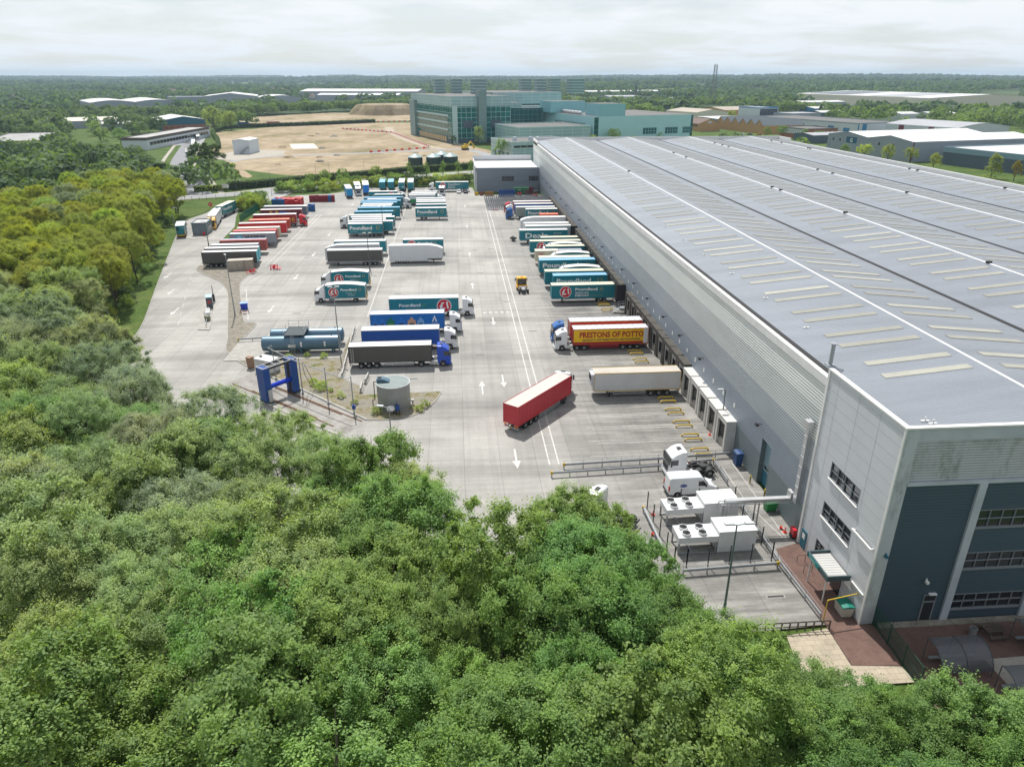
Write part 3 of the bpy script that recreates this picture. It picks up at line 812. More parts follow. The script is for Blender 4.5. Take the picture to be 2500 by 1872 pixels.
M_LNAVY = mat("navy vinyl", S(16, 28, 62), 0.4, var=0.0)
M_CHAR = mat("charcoal curtain", S(84, 82, 80), 0.55, var=0.10, wave=("X", 0.9, 0.015))
M_RED = mat("red curtain", S(190, 44, 56), 0.5, var=0.10, wave=("X", 0.9, 0.015))
M_NAVY = mat("royal blue curtain", S(26, 84, 172), 0.5, var=0.08, wave=("X", 0.9, 0.012))
M_AZURE = mat("azure curtain", S(14, 112, 190), 0.5, var=0.12, vscale=0.4)
M_SIDEW = mat("white trailer side", (0.66, 0.68, 0.71), 0.4, var=0.07, vscale=0.4)
M_GLASSV = mat("vehicle glass", (0.012, 0.015, 0.018), 0.05, var=0.0, spec=0.9)
M_TAIL = mat("tail lamp red", S(190, 20, 20), 0.35, var=0.0)
M_AMBER = mat("amber lens", S(240, 140, 20), 0.35, var=0.0)
M_CHEV = mat("lamp glass", (0.70, 0.72, 0.74), 0.15, var=0.0)
def cont(name, rgb):
    return mat(name, S(*rgb), 0.55, var=0.16, vscale=0.6, wave=("X", 0.28, 0.05))
MESHC = {}
def cached(key, fn):
    if key not in MESHC:
        MESHC[key] = fn()
    return MESHC[key]
def wheel_mesh():
    a = MB()
    prof = [(0.27, -0.15), (0.47, -0.17), (0.5, -0.12), (0.5, 0.12), (0.47, 0.17), (0.27, 0.15)]
    n = 18; i = 0
    for r, y in prof:
        for k in range(n):
            t = 2 * math.pi * k / n; a.v.append((r * math.cos(t), y, r * math.sin(t)))
    for j in range(len(prof) - 1):
        for k in range(n):
            k2 = (k + 1) % n; a.grid((j * n + k, (j + 1) * n + k, (j + 1) * n + k2, j * n + k2))
    return a.mesh("wheel", [M_TYRE])
def rim_mesh(sgn):
    a = MB(); a.cyl((0, -0.10, 0), (0, 0.10, 0), 0.285, 0.285, 14); a.cyl((0, 0.10 * sgn, 0), (0, 0.19 * sgn, 0), 0.10, 0.09, 8)
    return a.mesh("rim", [M_RIM])
def wheel(root, x, y, T=None, far=False, r=1.0):
    p = Vector((x, y, 0.5 * r)); rz = 0.0
    if T is not None:
        p = T @ p; rz = T.to_euler().z
    o = put("wheel", cached("wheel", wheel_mesh), root, p, rz)
    sg = 1 if y > 0 else -1
    q = put("rim", cached(("rim", sg), lambda: rim_mesh(sg)), o)
    if r != 1.0:
        o.scale = (r, r, r)
def body_mesh(outline, W, mats, side_m=0):
    """closed box body from a side outline: mats = side, rear, roof, front, under"""
    a = MB(); n = len(outline)
    xr = min(p[0] for p in outline); xf = max(p[0] for p in outline)
    i = 0
    a.v = [(x, -W, z) for x, z in outline] + [(x, W, z) for x, z in outline]
    a.f.append(tuple(range(n))); a.m.append(0)
    a.f.append(tuple(range(2 * n - 1, n - 1, -1))); a.m.append(0)
    for k in range(n):
        k2 = (k + 1) % n
        dx, dz = outline[k2][0] - outline[k][0], outline[k2][1] - outline[k][1]
        L = math.hypot(dx, dz); nx, nz = dz / L, -dx / L
        m = 2 if nz > 0.35 else (4 if nz < -0.35 else (3 if nx > 0 else 1))
        a.f.append((k2, k, n + k, n + k2)); a.m.append(m)
    return a.mesh("body", mats)
def rails_mesh(outline, W, m):
    """edge rails that frame both sides of a curtain or panel body"""
    a = MB(); n = len(outline)
    for sy in (-1, 1):
        for k in range(n):
            p, q = outline[k], outline[(k + 1) % n]
            a.bar((p[0], sy * (W + 0.006), p[1]), (q[0], sy * (W + 0.006), q[1]), 0.05, 0.12)
    return a.mesh("frame", [m])
W_ = 1.27
def text_on(root, s, txt, u, z, size, m, bold=0.0, width=None, shear=0.0, W=W_, eps=0.012, name="lettering", parent=None):
    """lettering on the side that faces s*(-y), u is measured from the left end of that side"""
    me, w = text_mesh(txt, size, bold, m, name, shear)
    xs = 1.0 if width is None else width / w
    o = put(name, me, parent or root, (s * u, -s * (W + eps), z), 0.0 if s > 0 else math.pi)
    o.scale = (xs, 1, 1)
    return o
def roundel(root, s, u, z, r, W=W_):
    """red disc with a white ring and a slanting price in white"""
    def mk():
        a = MB()
        n = 36
        def disc(rr, y, m):
            a.face([(rr * math.cos(2 * math.pi * k / n), y, rr * math.sin(2 * math.pi * k / n)) for k in range(n)], m)
        disc(1.0, 0.0, 1); disc(0.90, -0.006, 0)
        return a.mesh("emblem", [M_LRED, M_LWHITE])
    o = put("emblem", cached("roundel", mk), root, (s * u, -s * (W + 0.014), z), 0.0 if s > 0 else math.pi)
    o.scale = (r, 1, r)
    me, w = text_mesh("£1", 1.35, 0.035, M_LWHITE)
    p = put("lettering", me, o, (-0.62, -0.012, -0.50))
    p.rotation_euler = (0, R(-8), 0)
    p.scale = (1.26 / w, 1, 1)
def swirl(root, s, u, z, r, m, W=W_):
    def mk():
        a = MB()
        n = 22
        for a0, a1, mm in ((100, 285, 0), (-65, 85, 0)):
            for k in range(n):
                t0, t1 = R(a0 + (a1 - a0) * k / n), R(a0 + (a1 - a0) * (k + 1) / n)
                w0, w1 = 0.26 * math.sin(math.pi * (k + 0.3) / (n + 0.6)) + 0.06, 0.26 * math.sin(math.pi * (k + 1.3) / (n + 0.6)) + 0.06
                a.face([((1 - w0) * math.cos(t0), 0, (1 - w0) * math.sin(t0)), (math.cos(t0), 0, math.sin(t0)), (math.cos(t1), 0, math.sin(t1)), ((1 - w1) * math.cos(t1), 0, (1 - w1) * math.sin(t1))], mm)
        return a.mesh("emblem", [m])
    o = put("emblem", cached(("swirl", m.name), mk), root, (s * u, -s * (W + 0.012), z), 0.0 if s > 0 else math.pi)
    o.scale = (r * 0.85, 1, r)
def running_gear(root, L, axles, z0, legs=True, guards=True, guard_m=None):
    def ch():
        a = MB()
        for y in (-0.45, 0.45):
            a.box(0.25, L - 0.3, y - 0.07, y + 0.07, z0 - 0.32, z0 - 0.01)
        for x in axles:
            a.box(x - 0.06, x + 0.06, -1.0, 1.0, 0.44, 0.56)
            a.box(x - 0.5, x + 0.5, -0.55, -0.4, 0.5, z0 - 0.3); a.box(x - 0.5, x + 0.5, 0.4, 0.55, 0.5, z0 - 0.3)
        for k in range(int(L)):
            a.box(0.4 + k, 0.5 + k, -1.2, 1.2, z0 - 0.16, z0 - 0.02)
        return a.mesh("chassis", [M_CHAS])
    put("chassis", cached(("ch", L, tuple(axles), z0), ch), root)
    for x in axles:
        wheel(root, x, -1.08); wheel(root, x, 1.08)
    def bp():
        a = MB(); a.box(0.02, 0.14, -1.2, 1.2, 0.48, 0.66); a.box(0.10, 0.22, -0.6, -0.5, 0.6, z0 - 0.1); a.box(0.10, 0.22, 0.5, 0.6, 0.6, z0 - 0.1)
        return a.mesh("rear_bumper", [M_GREY])
    put("rear_bumper", cached(("bp", z0), bp), root)
    def tl():
        a = MB(); a.box(0.0, 0.05, -0.28, 0.28, -0.08, 0.08); return a.mesh("tail_lamp", [M_TAIL])
    for y in (-0.85, 0.85):
        put("tail_lamp", cached("tl", tl), root, (-0.03, y, 0.80))
    if legs:
        def lg():
            a = MB(); a.box(-0.08, 0.08, -0.07, 0.07, 0.05, z0 - 0.1); a.box(-0.17, 0.17, -0.14, 0.14, 0.0, 0.05); a.bar((-0.7, 0, z0 - 0.2), (0, 0, 0.5), 0.06, 0.06)
            return a.mesh("landing_leg", [M_CHAS])
        for y in (-0.8, 0.8):
            put("landing_leg", cached(("lg", z0), lg), root, (L - 2.5, y, 0))
    if guards:
        g0, g1 = axles[-1] + 0.85, L - 3.0
        if g1 - g0 > 1.0:
            def gd():
                a = MB(); a.box(g0, g1, -0.02, 0.02, 0.86, 0.98); a.box(g0, g1, -0.02, 0.02, 0.50, 0.62)
                for k in range(4):
                    x = g0 + 0.05 + (g1 - g0 - 0.1) * k / 3; a.box(x - 0.03, x + 0.03, -0.015, 0.015, 0.5, z0)
                return a.mesh("side_guard", [guard_m or M_GREY])
            for y in (-1.22, 1.22):
                put("side_guard", cached(("gd", g0, g1, z0, (guard_m or M_GREY).name), gd), root, (0, y, 0))
def flat_outline(L, z0, z1):
    return [(0, z0), (L, z0), (L, z1), (0, z1)]
def curved_outline(L, z0, z1, rise=0.45, lead=0.0, n=8):
    o = [(0, z0), (L, z0)]
    for k in range(n + 1):
        f = k / n
        o.append((L * (1 - f), z1 - rise + rise * math.sin(math.pi * min(1, 0.12 + 0.83 * f))))
    return o
def teardrop_outline(L, z0, z1, step=None):
    """double-deck trailer: roof slopes down to the nose, floor steps up over the coupling"""
    o = [(0, z0)]
    if step:
        o += [(L - step, z0), (L - step, z0 + 0.55), (L, z0 + 0.55)]
    else:
        o += [(L, z0)]
    o += [(L, z1 - 0.95), (L - 0.7, z1 - 0.62), (L - 1.7, z1 - 0.30), (L - 3.0, z1 - 0.08), (L - 4.2, z1), (0, z1)]
    return o
DEFSPEC = dict(L=13.6, z0=1.12, z1=4.0, side=None, rear=None, roof=None, front=None, rail=None, axles=3, outline=None)
def make_trailer(root, side, roof, L=13.6, z0=1.12, z1=4.0, rear=None, front=None, rail=None, axles=3, outline=None, legs=True, rails=True, guard_m=None, guards=True):
    rear = rear or side; front = front or side; rail = rail or M_GREY
    ol = outline or flat_outline(L, z0, z1)
    key = ("body", tuple(ol), side.name, roof.name, rear.name, front.name)
    put("body", cached(key, lambda: body_mesh(ol, W_, [side, rear, roof, front, M_CHAS])), root)
    if rails:
        put("frame", cached(("rails", tuple(ol), rail.name), lambda: rails_mesh(ol, W_, rail)), root)
    ax = {3: [1.9, 3.2, 4.5], 2: [2.1, 3.4], 1: [2.6]}[axles]
    running_gear(root, L, ax, z0, legs, guards, guard_m)
def make_container(root, m, roof, x0, L, z0=1.15, h=2.6, W=1.22):
    ol = flat_outline(L, z0, z0 + h)
    o = put("container", cached(("cont", L, z0, h, m.name, roof.name), lambda: body_mesh(ol, W, [m, m, roof, m, M_CHAS])), root, (x0, 0, 0))
    def fr():
        a = MB()
        for sy in (-1, 1):
            y = sy * (W + 0.0)
            for x in (0.06, L - 0.06):
                a.box(x - 0.08, x + 0.08, y - 0.07, y + 0.07, z0 - 0.02, z0 + h + 0.02)
            for z in (z0 + 0.05, z0 + h - 0.04):
                a.box(0.1, L - 0.1, y - 0.06, y + 0.06, z - 0.07, z + 0.07)
        for x in (-0.004, L + 0.004):
            a.box(x - 0.03, x + 0.03, -W, W, z0 + h - 0.14, z0 + h - 0.004)
            for y in (-0.6, -0.2, 0.2, 0.6):
                a.box(x - 0.05, x + 0.05, y - 0.02, y + 0.02, z0 + 0.1, z0 + h - 0.2)
        return a.mesh("corner_frame", [m])
    put("corner_frame", cached(("cf", L, z0, h, m.name), fr), o)
    return o
def make_skeletal(root, L=12.4, z0=1.15, axles=3):
    ax = {3: [1.9, 3.2, 4.5], 2: [2.0, 3.3]}[axles]
    running_gear(root, L, ax, z0, True, False)
def cab_mesh(pm, tall, trim):
    top = 3.72 if tall else 3.05
    prof = [(0.0, 0.95), (0.0, top - 0.12), (0.12, top), (0.75, top - 0.02), (1.35, top - 0.28), (1.80, top - 0.62), (1.98, top - 0.72),
            (2.20, 2.0), (2.27, 1.5), (2.29, 0.85), (2.24, 0.42), (1.62, 0.42), (1.50, 0.80), (1.25, 1.04), (0.80, 1.06), (0.52, 0.95), (0.42, 0.62), (0.05, 0.62)]
    if not tall:
        prof[1:7] = [(0.0, 2.98), (0.12, 3.05), (0.6, 3.05), (1.2, 3.02), (1.72, 2.93), (1.95, 2.80)]
    def sec(y, ins):
        o = []
        for x, z in prof:
            zz = z - ins * 0.9 if z > 2.6 else z
            xx = x - ins * (0.9 if x > 1.6 else 0.0) + (ins * 0.5 if x < 0.06 else 0)
            o.append((xx, y, zz))
        return o
    a = MB()
    a.loft([sec(-1.23, 0.16), sec(-1.18, 0.06), sec(-1.0, 0.0), sec(1.0, 0.0), sec(1.18, 0.06), sec(1.23, 0.16)])
    a.box(2.02, 2.16, -1.1, 1.1, top - 0.86 if tall else 2.66, top - 0.80 if tall else 2.72, 1)
    if tall:
        a.box(0.5, 1.0, -0.35, 0.35, top - 0.06, top + 0.02, 1)
    me = a.mesh("cab", [pm, trim])
    return me
def cab_details(root, pm, tall, P, rz, grille_m):
    def add(name, key, fn, parent=None, loc=None):
        me = cached(key, fn)
        if parent is None:
            return put(name, me, root, P(loc or (0, 0, 0)), rz)
        return put(name, me, parent, loc or (0, 0, 0))
    cab = add("cab", ("cab", pm.name, tall), lambda: cab_mesh(pm, tall, M_CHAS))
    top = 3.72 if tall else 3.05
    zt = top - 0.84 if tall else 2.72
    def ws():
        a = MB()
        a.loft([[(2.02 - (zt - 2.7) * 0.2, -1.10, zt), (2.24, -1.13, 2.02)], [(2.06 - (zt - 2.7) * 0.2, 0, zt), (2.30, 0, 2.02)], [(2.02 - (zt - 2.7) * 0.2, 1.10, zt), (2.24, 1.13, 2.02)]], closed=False)
        b = MB()
        for s in (0.0, 0.03):
            b.face([(2.0, -1.10, zt), (2.225, -1.12, 2.0), (2.225 + s, 1.12, 2.0), (2.0 + s, 1.10, zt)][::1])
        b = MB()
        b.prism([(1.96, zt), (2.18, 2.02), (2.245, 2.02), (2.03, zt)], -1.10, 1.10, "y")
        return b.mesh("windscreen", [M_GLASSV])
    add("windscreen", ("ws", tall), ws, cab)
    def sw(s):
        b = MB(); b.prism([(1.12, 2.02), (2.06, 2.02), (1.92, min(zt - 0.1, 2.72)), (1.12, min(zt - 0.05, 2.76))], s * 1.232 - 0.012, s * 1.232 + 0.012, "y")
        return b.mesh("side_window", [M_GLASSV])
    for s in (-1, 1):
        add("side_window", ("sw", s, tall), lambda: sw(s), cab)
    def gr():
        b = MB()
        b.prism([(2.20, 1.12), (2.315, 1.12), (2.295, 1.88), (2.19, 1.88)], -0.85, 0.85, "y")
        for k in range(4):
            z = 1.2 + 0.17 * k; b.box(2.28, 2.335, -0.82, 0.82, z, z + 0.05, 1)
        return b.mesh("grille", [M_CHAS, grille_m])
    add("grille", ("gr", grille_m.name), gr, cab)
    def hl(s):
        b = MB(); b.box(2.20, 2.31, s * 0.98 - 0.19, s * 0.98 + 0.19, 0.72, 0.95); return b.mesh("headlight", [M_CHEV])
    def mi(s):
        b = MB(); b.box(1.98, 2.10, s * 1.42 - 0.11, s * 1.42 + 0.11, 1.95, 2.75); b.box(2.0, 2.06, min(s * 1.2, s * 1.42), max(s * 1.2, s * 1.42), 2.66, 2.71); return b.mesh("mirror", [M_CHAS])
    for s in (-1, 1):
        add("headlight", ("hl", s), lambda: hl(s), cab)
        add("mirror", ("mi", s), lambda: mi(s), cab)
    def bm():
        b = MB(); b.box(2.2, 2.34, -1.2, 1.2, 0.34, 0.68); return b.mesh("front_bumper", [pm])
    add("front_bumper", ("fb", pm.name), bm, cab)
    def st(s):
        b = MB(); b.box(0.35, 1.5, min(s * 1.16, s * 1.24), max(s * 1.16, s * 1.24), 1.06, 1.16); return b.mesh("wheel_arch", [M_CHAS])
    for s in (-1, 1):
        add("wheel_arch", ("wa", s), lambda: st(s), cab)
    return cab
def make_tractor(root, pm, x=0.0, ang=0.0, pivot=None, axles=2, tall=True, grille_m=None, fifth=True):
    T = Matrix.Translation((x, 0, 0)) if not ang else Matrix.Translation((pivot, 0, 0)) @ Matrix.Rotation(ang, 4, "Z") @ Matrix.Translation((x - pivot, 0, 0))
    rz = ang
    P = lambda p: T @ Vector(p)
    cab = cab_details(root, pm, tall, P, rz, grille_m or M_CHAS)
    rear = [-2.75] if axles == 2 else [-1.75, -3.1]
    def ch():
        a = MB()
        for y in (-0.42, 0.42):
            a.box(-3.95, 1.9, y - 0.06, y + 0.06, 0.70, 0.98)
        for q in (0.95, *rear):
            a.box(q - 0.07, q + 0.07, -1.0, 1.0, 0.43, 0.57)
        a.box(-3.98, -3.88, -1.15, 1.15, 0.62, 0.86)
        a.box(-0.6, -0.1, -0.9, 0.9, 0.95, 1.12)
        for q in (-3.6, -2.4, -1.2):
            a.box(q - 0.05, q + 0.05, -0.42, 0.42, 0.75, 0.92)
        return a.mesh("chassis", [M_CHAS])
    put("chassis", cached(("tch", axles), ch), root, P((0, 0, 0)), rz)
    for q in (0.95, *rear):
        wheel(root, q, -1.03, T); wheel(root, q, 1.03, T)
    def ft(s):
        a = MB(); a.prism([(-1.35 if axles == 2 else -1.0, 0.42), (0.25, 0.42), (0.3, 0.6), (0.3, 0.95), (0.2, 1.05), (-1.3 if axles == 2 else -0.95, 1.05)], min(s * 0.55, s * 1.18), max(s * 0.55, s * 1.18), "y")
        return a.mesh("fuel_tank", [M_ALU])
    for s in (-1, 1):
        put("fuel_tank", cached(("ft", s, axles), lambda: ft(s)), root, P((0, 0, 0)), rz)
    def mg():
        a = MB(); n = 8
        o = [(0.58 * math.cos(R(180 * k / n)), 0.06 + 0.58 * math.sin(R(180 * k / n))) for k in range(n + 1)]
        i = [(0.54 * math.cos(R(180 * k / n)), 0.06 + 0.54 * math.sin(R(180 * k / n))) for k in range(n + 1)]
        a.prism(o + i[::-1], -0.28, 0.28, "y")
        return a.mesh("mudguard", [M_CHAS])
    for q in rear:
        for y in (-0.98, 0.98):
            put("mudguard", cached("mg", mg), root, P((q, y, 0.5)), rz)
    def fw():
        a = MB(); a.cyl((0, 0, 1.08), (0, 0, 1.18), 0.48, 0.48, 16); a.box(-0.3, 0.3, -0.55, 0.55, 0.96, 1.08); a.box(-0.75, -0.3, -0.3, 0.3, 1.0, 1.1)
        return a.mesh("fifth_wheel", [M_CHAS])
    if fifth:
        put("fifth_wheel", cached("fw", fw), root, P((-2.55, 0, 0)), rz)
        def ax():
            a = MB()
            a.tube([(-0.25, -0.3, 1.1), (-0.35, -0.3, 1.9), (-0.9, -0.2, 1.3)], 0.03, 5); a.tube([(-0.25, 0.1, 1.1), (-0.35, 0.1, 2.0), (-0.95, 0.1, 1.3)], 0.03, 5)
            return a.mesh("air_hose", [M_LRED])
        put("air_hose", cached("ah", ax), root, P((0, 0, 0)), rz)
    return cab
def make_rigid(root, side, roof, pm, L=8.6, z0=1.05, z1=3.95, outline=None, rail=None):
    ol = outline or flat_outline(L, z0, z1)
    put("body", cached(("body", tuple(ol), side.name, roof.name, side.name, side.name), lambda: body_mesh(ol, W_, [side, side, roof, M_SIDEW, M_CHAS])), root)
    put("frame", cached(("rails", tuple(ol), (rail or M_GREY).name), lambda: rails_mesh(ol, W_, rail or M_GREY)), root)
    T = Matrix.Translation((L + 0.15, 0, 0))
    cab = cab_details(root, pm, False, lambda p: T @ Vector(p), 0.0, M_CHAS)
    def df():
        a = MB(); a.prism([(0.05, 3.0), (1.15, 3.02), (0.75, 3.4), (0.1, 3.86)], -1.1, 1.1, "y"); return a.mesh("roof_fairing", [pm])
    put("roof_fairing", cached(("df", pm.name), df), cab)
    def ch():
        a = MB()
        for y in (-0.42, 0.42):
            a.box(0.2, L + 1.8, y - 0.06, y + 0.06, 0.72, 1.03)
        for q in (2.3, L + 1.1):
            a.box(q - 0.07, q + 0.07, -1.0, 1.0, 0.43, 0.57)
        a.box(3.4, 4.4, -1.1, -0.6, 0.55, 1.0); a.box(L - 1.6, L - 0.6, 0.6, 1.1, 0.55, 1.0)
        return a.mesh("chassis", [M_CHAS])
    put("chassis", cached(("rch", L), ch), root)
    for q in (2.3, L + 1.1):
        wheel(root, q, -1.05); wheel(root, q, 1.05)
    def gd():
        a = MB(); a.box(3.2, L - 0.2, -0.02, 0.02, 0.84, 0.96); a.box(3.2, L - 0.2, -0.02, 0.02, 0.5, 0.62)
        for x in (3.25, 5.0, L - 0.3):
            a.box(x - 0.03, x + 0.03, -0.015, 0.015, 0.5, 1.05)
        return a.mesh("side_guard", [M_GREY])
    for y in (-1.22, 1.22):
        put("side_guard", cached(("rgd", L), gd), root, (0, y, 0))
    def tlf():
        a = MB(); a.box(-0.12, -0.05, -1.15, 1.15, 0.55, 1.0, 0); a.box(-0.14, -0.03, -1.24, -1.12, 0.95, 2.3, 0); a.box(-0.14, -0.03, 1.12, 1.24, 0.95, 2.3, 0)
        return a.mesh("tail_lift", [M_YEL])
    put("tail_lift", cached("tlf", tlf), root)
    for y in (-0.9, 0.9):
        def tl():
            a = MB(); a.box(0.0, 0.05, -0.28, 0.28, -0.08, 0.08); return a.mesh("tail_lamp", [M_TAIL])
        put("tail_lamp", cached("tl", tl), root, (-0.2, y, 0.80))
def livery_big(root, s, L, z0, z1):
    H = z1 - z0
    off = 0.0 if s > 0 else -L
    f = lambda u: u + off
    text_on(root, s, "Poundland", f(0.055 * L), z0 + H * 0.40, H * 0.52, M_LWHITE, 0.05, 0.64 * L)
    swirl(root, s, f(0.86 * L), z0 + H * 0.60, H * 0.21, M_LGOLD)
    text_on(root, s, "UK & Ireland", f(0.07 * L), z0 + H * 0.17, H * 0.10, M_LWHITE, 0.0, 0.20 * L)
    text_on(root, s, "Amazing Value Everyday!", f(0.36 * L), z0 + H * 0.17, H * 0.10, M_LGOLD, 0.0, 0.32 * L)
def livery_roundel(root, s, L, z0, z1):
    H = z1 - z0; off = 0.0 if s > 0 else -L; f = lambda u: u + off
    roundel(root, s, f(0.22 * L), z0 + H * 0.50, H * 0.45)
    text_on(root, s, "Poundland", f(0.37 * L), z0 + H * 0.60, H * 0.27, M_LWHITE, 0.026, 0.355 * L)
    swirl(root, s, f(0.79 * L), z0 + H * 0.68, H * 0.13, M_LGOLD)
    text_on(root, s, "AMAZING VALUE", f(0.37 * L), z0 + H * 0.36, H * 0.15, M_LWHITE, 0.014, 0.215 * L)
    text_on(root, s, "EVERYDAY!", f(0.37 * L), z0 + H * 0.13, H * 0.22, M_LWHITE, 0.018, 0.22 * L)
    text_on(root, s, "www.poundland.co.uk", f(0.61 * L), z0 + H * 0.17, H * 0.07, M_LGOLD, 0.0, 0.20 * L)
def livery_rigid(root, s, L, z0, z1):
    H = z1 - z0; off = 0.0 if s > 0 else -L; f = lambda u: u + off
    roundel(root, s, f(0.205 * L), z0 + H * 0.48, H * 0.40)
    text_on(root, s, "Poundland", f(0.385 * L), z0 + H * 0.60, H * 0.25, M_LWHITE, 0.026, 0.40 * L)
    swirl(root, s, f(0.87 * L), z0 + H * 0.70, H * 0.13, M_LGOLD)
    text_on(root, s, "Amazing", f(0.51 * L), z0 + H * 0.37, H * 0.13, M_LWHITE, 0.0, 0.15 * L)
    text_on(root, s, "Value", f(0.68 * L), z0 + H * 0.37, H * 0.13, M_LGOLD, 0.0, 0.10 * L)
    text_on(root, s, "Everyday!", f(0.56 * L), z0 + H * 0.20, H * 0.14, M_LWHITE, 0.0, 0.17 * L)
def livery_price_right(root, s, L, z0, z1):
    H = z1 - z0; off = 0.0 if s > 0 else -L; f = lambda u: u + off
    text_on(root, s, "Poundland", f(0.14 * L), z0 + H * 0.42, H * 0.30, M_LWHITE, 0.026, 0.31 * L)
    swirl(root, s, f(0.50 * L), z0 + H * 0.52, H * 0.14, M_LGREEN)
    text_on(root, s, "Amazing Value", f(0.24 * L), z0 + H * 0.20, H * 0.14, M_LGOLD, 0.0, 0.20 * L)
    roundel(root, s, f(0.79 * L), z0 + H * 0.42, H * 0.52)
def livery_deal(root, s, L, z0, z1):
    H = z1 - z0; off = 0.0 if s > 0 else -L; f = lambda u: u + off
    text_on(root, s, "Dealz", f(0.11 * L), z0 + H * 0.22, H * 0.72, M_LWHITE, 0.06, 0.48 * L)
    text_on(root, s, "Amazing", f(0.70 * L), z0 + H * 0.62, H * 0.19, M_LWHITE, 0.0, 0.165 * L)
    text_on(root, s, "Value", f(0.70 * L), z0 + H * 0.40, H * 0.19, M_LGOLD, 0.0, 0.14 * L)
M_CABW = paint("white cab paint", (226, 228, 230), 0.28)
M_CABB = paint("bright blue cab paint", (24, 74, 186), 0.28)
M_CABBD = paint("mid blue cab paint", (30, 96, 168), 0.28)
M_CABR = paint("red cab paint", (206, 30, 50), 0.28)
M_CABY = paint("yellow cab paint", (236, 178, 30), 0.3)
TRL = "trailers parked in rows across the yard"
DOCK = "trailers and lorries backed on to the loading docks"
def PX(name, label, cat, xr, yc, s, group=None, dyaw=0.0):
    """rear end at xr; s=+1 nose to the right (east), -1 nose to the left"""
    return thing(name, label, cat, (xr, yc, 0), (0 if s > 0 else math.pi) + dyaw, group)
DX = 33.75
r = PX("refrigerated_trailer", "grimy white refrigerated trailer with rounded roof panel and fridge unit, alone at the near docks", "trailer", DX - 0.2, 99.5, -1, DOCK)
M_REEF = mat("cream white fridge panel", (0.63, 0.64, 0.65), 0.4, var=0.10, vscale=0.35)
M_DIRTYR = patchy("grimy white roof", [(0.28, (0.22, 0.19, 0.16)), (0.42, (0.48, 0.44, 0.38)), (0.7, (0.60, 0.57, 0.51))], 0.22, 0.7, stretch=(0.5, 1, 1))
make_trailer(r, M_REEF, M_DIRTYR, L=13.4, rail=M_LGOLD, front=M_REEF)
f = MB(); f.box(13.4, 13.85, -0.95, 0.95, 1.9, 3.75); f.box(13.85, 13.9, -0.8, 0.8, 2.7, 3.5, 1); f.build("fridge_unit", [M_SIDEW, M_BLACK], r)
f = MB(); f.box(13.405, 13.6, -1.25, -1.0, 1.2, 3.9); f.box(13.405, 13.6, 1.0, 1.25, 1.2, 3.9); f.build("nose_corner", M_REEF, r)
r = PX("articulated_lorry", "white cab lorry with yellow sided trailer lettered in red, backed on a dock", "lorry", DX, 120.0, -1, DOCK)
M_PSY = mat("yellow curtain", S(238, 190, 14), 0.45, var=0.06); M_PSR = mat("dark red trailer panel", S(170, 38, 30), 0.45, var=0.08)
M_ROOFG = mat("silver ribbed roof", (0.60, 0.62, 0.66), 0.5, 0.1, var=0.14, wave=("X", 1.1, 0.06))
make_trailer(r, M_PSY, M_ROOFG, L=13.6, front=M_PSR, rear=M_SIDEW, rail=M_PSR, guard_m=M_LRED)
b = MB(); b.box(0.9, 13.55, -0.012, 0.012, 1.2, 1.62); put("lower_band", b.mesh("lower_band", [M_PSR]), r, (0, W_ + 0.002, 0))
b = MB(); b.box(0.05, 0.85, -0.012, 0.012, 1.2, 3.95); put("end_panel", b.mesh("end_panel", [M_SIDEW]), r, (0, W_ + 0.002, 0))
text_on(r, -1, "PRESTONS OF POTTO", -13.6 + 1.05, 2.48, 1.42, M_PSR, 0.055, 11.7, eps=0.016)
text_on(r, -1, "QUALITY DISTRIBUTION NATIONWIDE", -13.6 + 1.6, 1.84, 0.46, M_LNAVY, 0.012, 10.6, eps=0.016)
make_tractor(r, M_CABW, x=14.65, axles=3, fifth=False)
r = PX("articulated_lorry", "blue cab lorry with red fronted trailer and silver roof, behind the yellow sided one", "lorry", DX, 124.4, -1, DOCK)
make_trailer(r, M_RED, M_ROOFG, L=13.6, front=M_PSR)
make_tractor(r, M_CABBD, x=14.6, axles=3, fifth=False)
r = PX("box_trailer", "teal trailer with red price roundel and cream roof, nearest of the long dock run", "trailer", DX, 149.0, -1, DOCK)
make_trailer(r, M_TEAL, M_CREAMR, L=13.8, axles=2, rail=M_TEAL2); livery_roundel(r, -1, 13.8, 1.12, 4.0)
r = PX("box_trailer", "short teal trailer with sky blue roof and big lettering, second on the long dock run", "trailer", DX, 157.0, -1, DOCK)
make_trailer(r, M_TEAL, M_BLUER, L=12.4, axles=2, rail=M_TEAL2); livery_big(r, -1, 12.4, 1.12, 4.0)
r = PX("box_trailer", "teal trailer with cream roof, half hidden behind the short sky blue roofed one", "trailer", DX, 160.9, -1, DOCK)
make_trailer(r, M_TEAL, M_CREAMR, L=13.8, axles=2, rail=M_TEAL2); livery_roundel(r, -1, 13.8, 1.12, 4.0)
def rigid_at(xr, yc, s, label, grp):
    r = PX("rigid_lorry", label, "lorry", xr, yc, s, grp)
    make_rigid(r, M_TEAL, M_TROOF, M_CABW, L=8.6, z1=4.05, outline=curved_outline(8.6, 1.05, 4.15, 0.5)); livery_rigid(r, s, 8.6, 1.05, 3.75)
    return r
RG = rigid_at(DX, 164.8, -1, "rigid lorry with arched white roof at the docks, nearest of the three", DOCK)
r = PX("box_trailer", "teal trailer with sky blue roof standing beside the cream container trailer at the docks", "trailer", DX, 171.8, -1, DOCK)
make_trailer(r, M_TEAL, M_BLUER, L=13.9, axles=2, rail=M_TEAL2); livery_big(r, -1, 13.9, 1.12, 4.0)
CC = cont("cream container", (206, 200, 178)); CCR = mat("cream container roof", (0.66, 0.63, 0.54), 0.6, var=0.15)
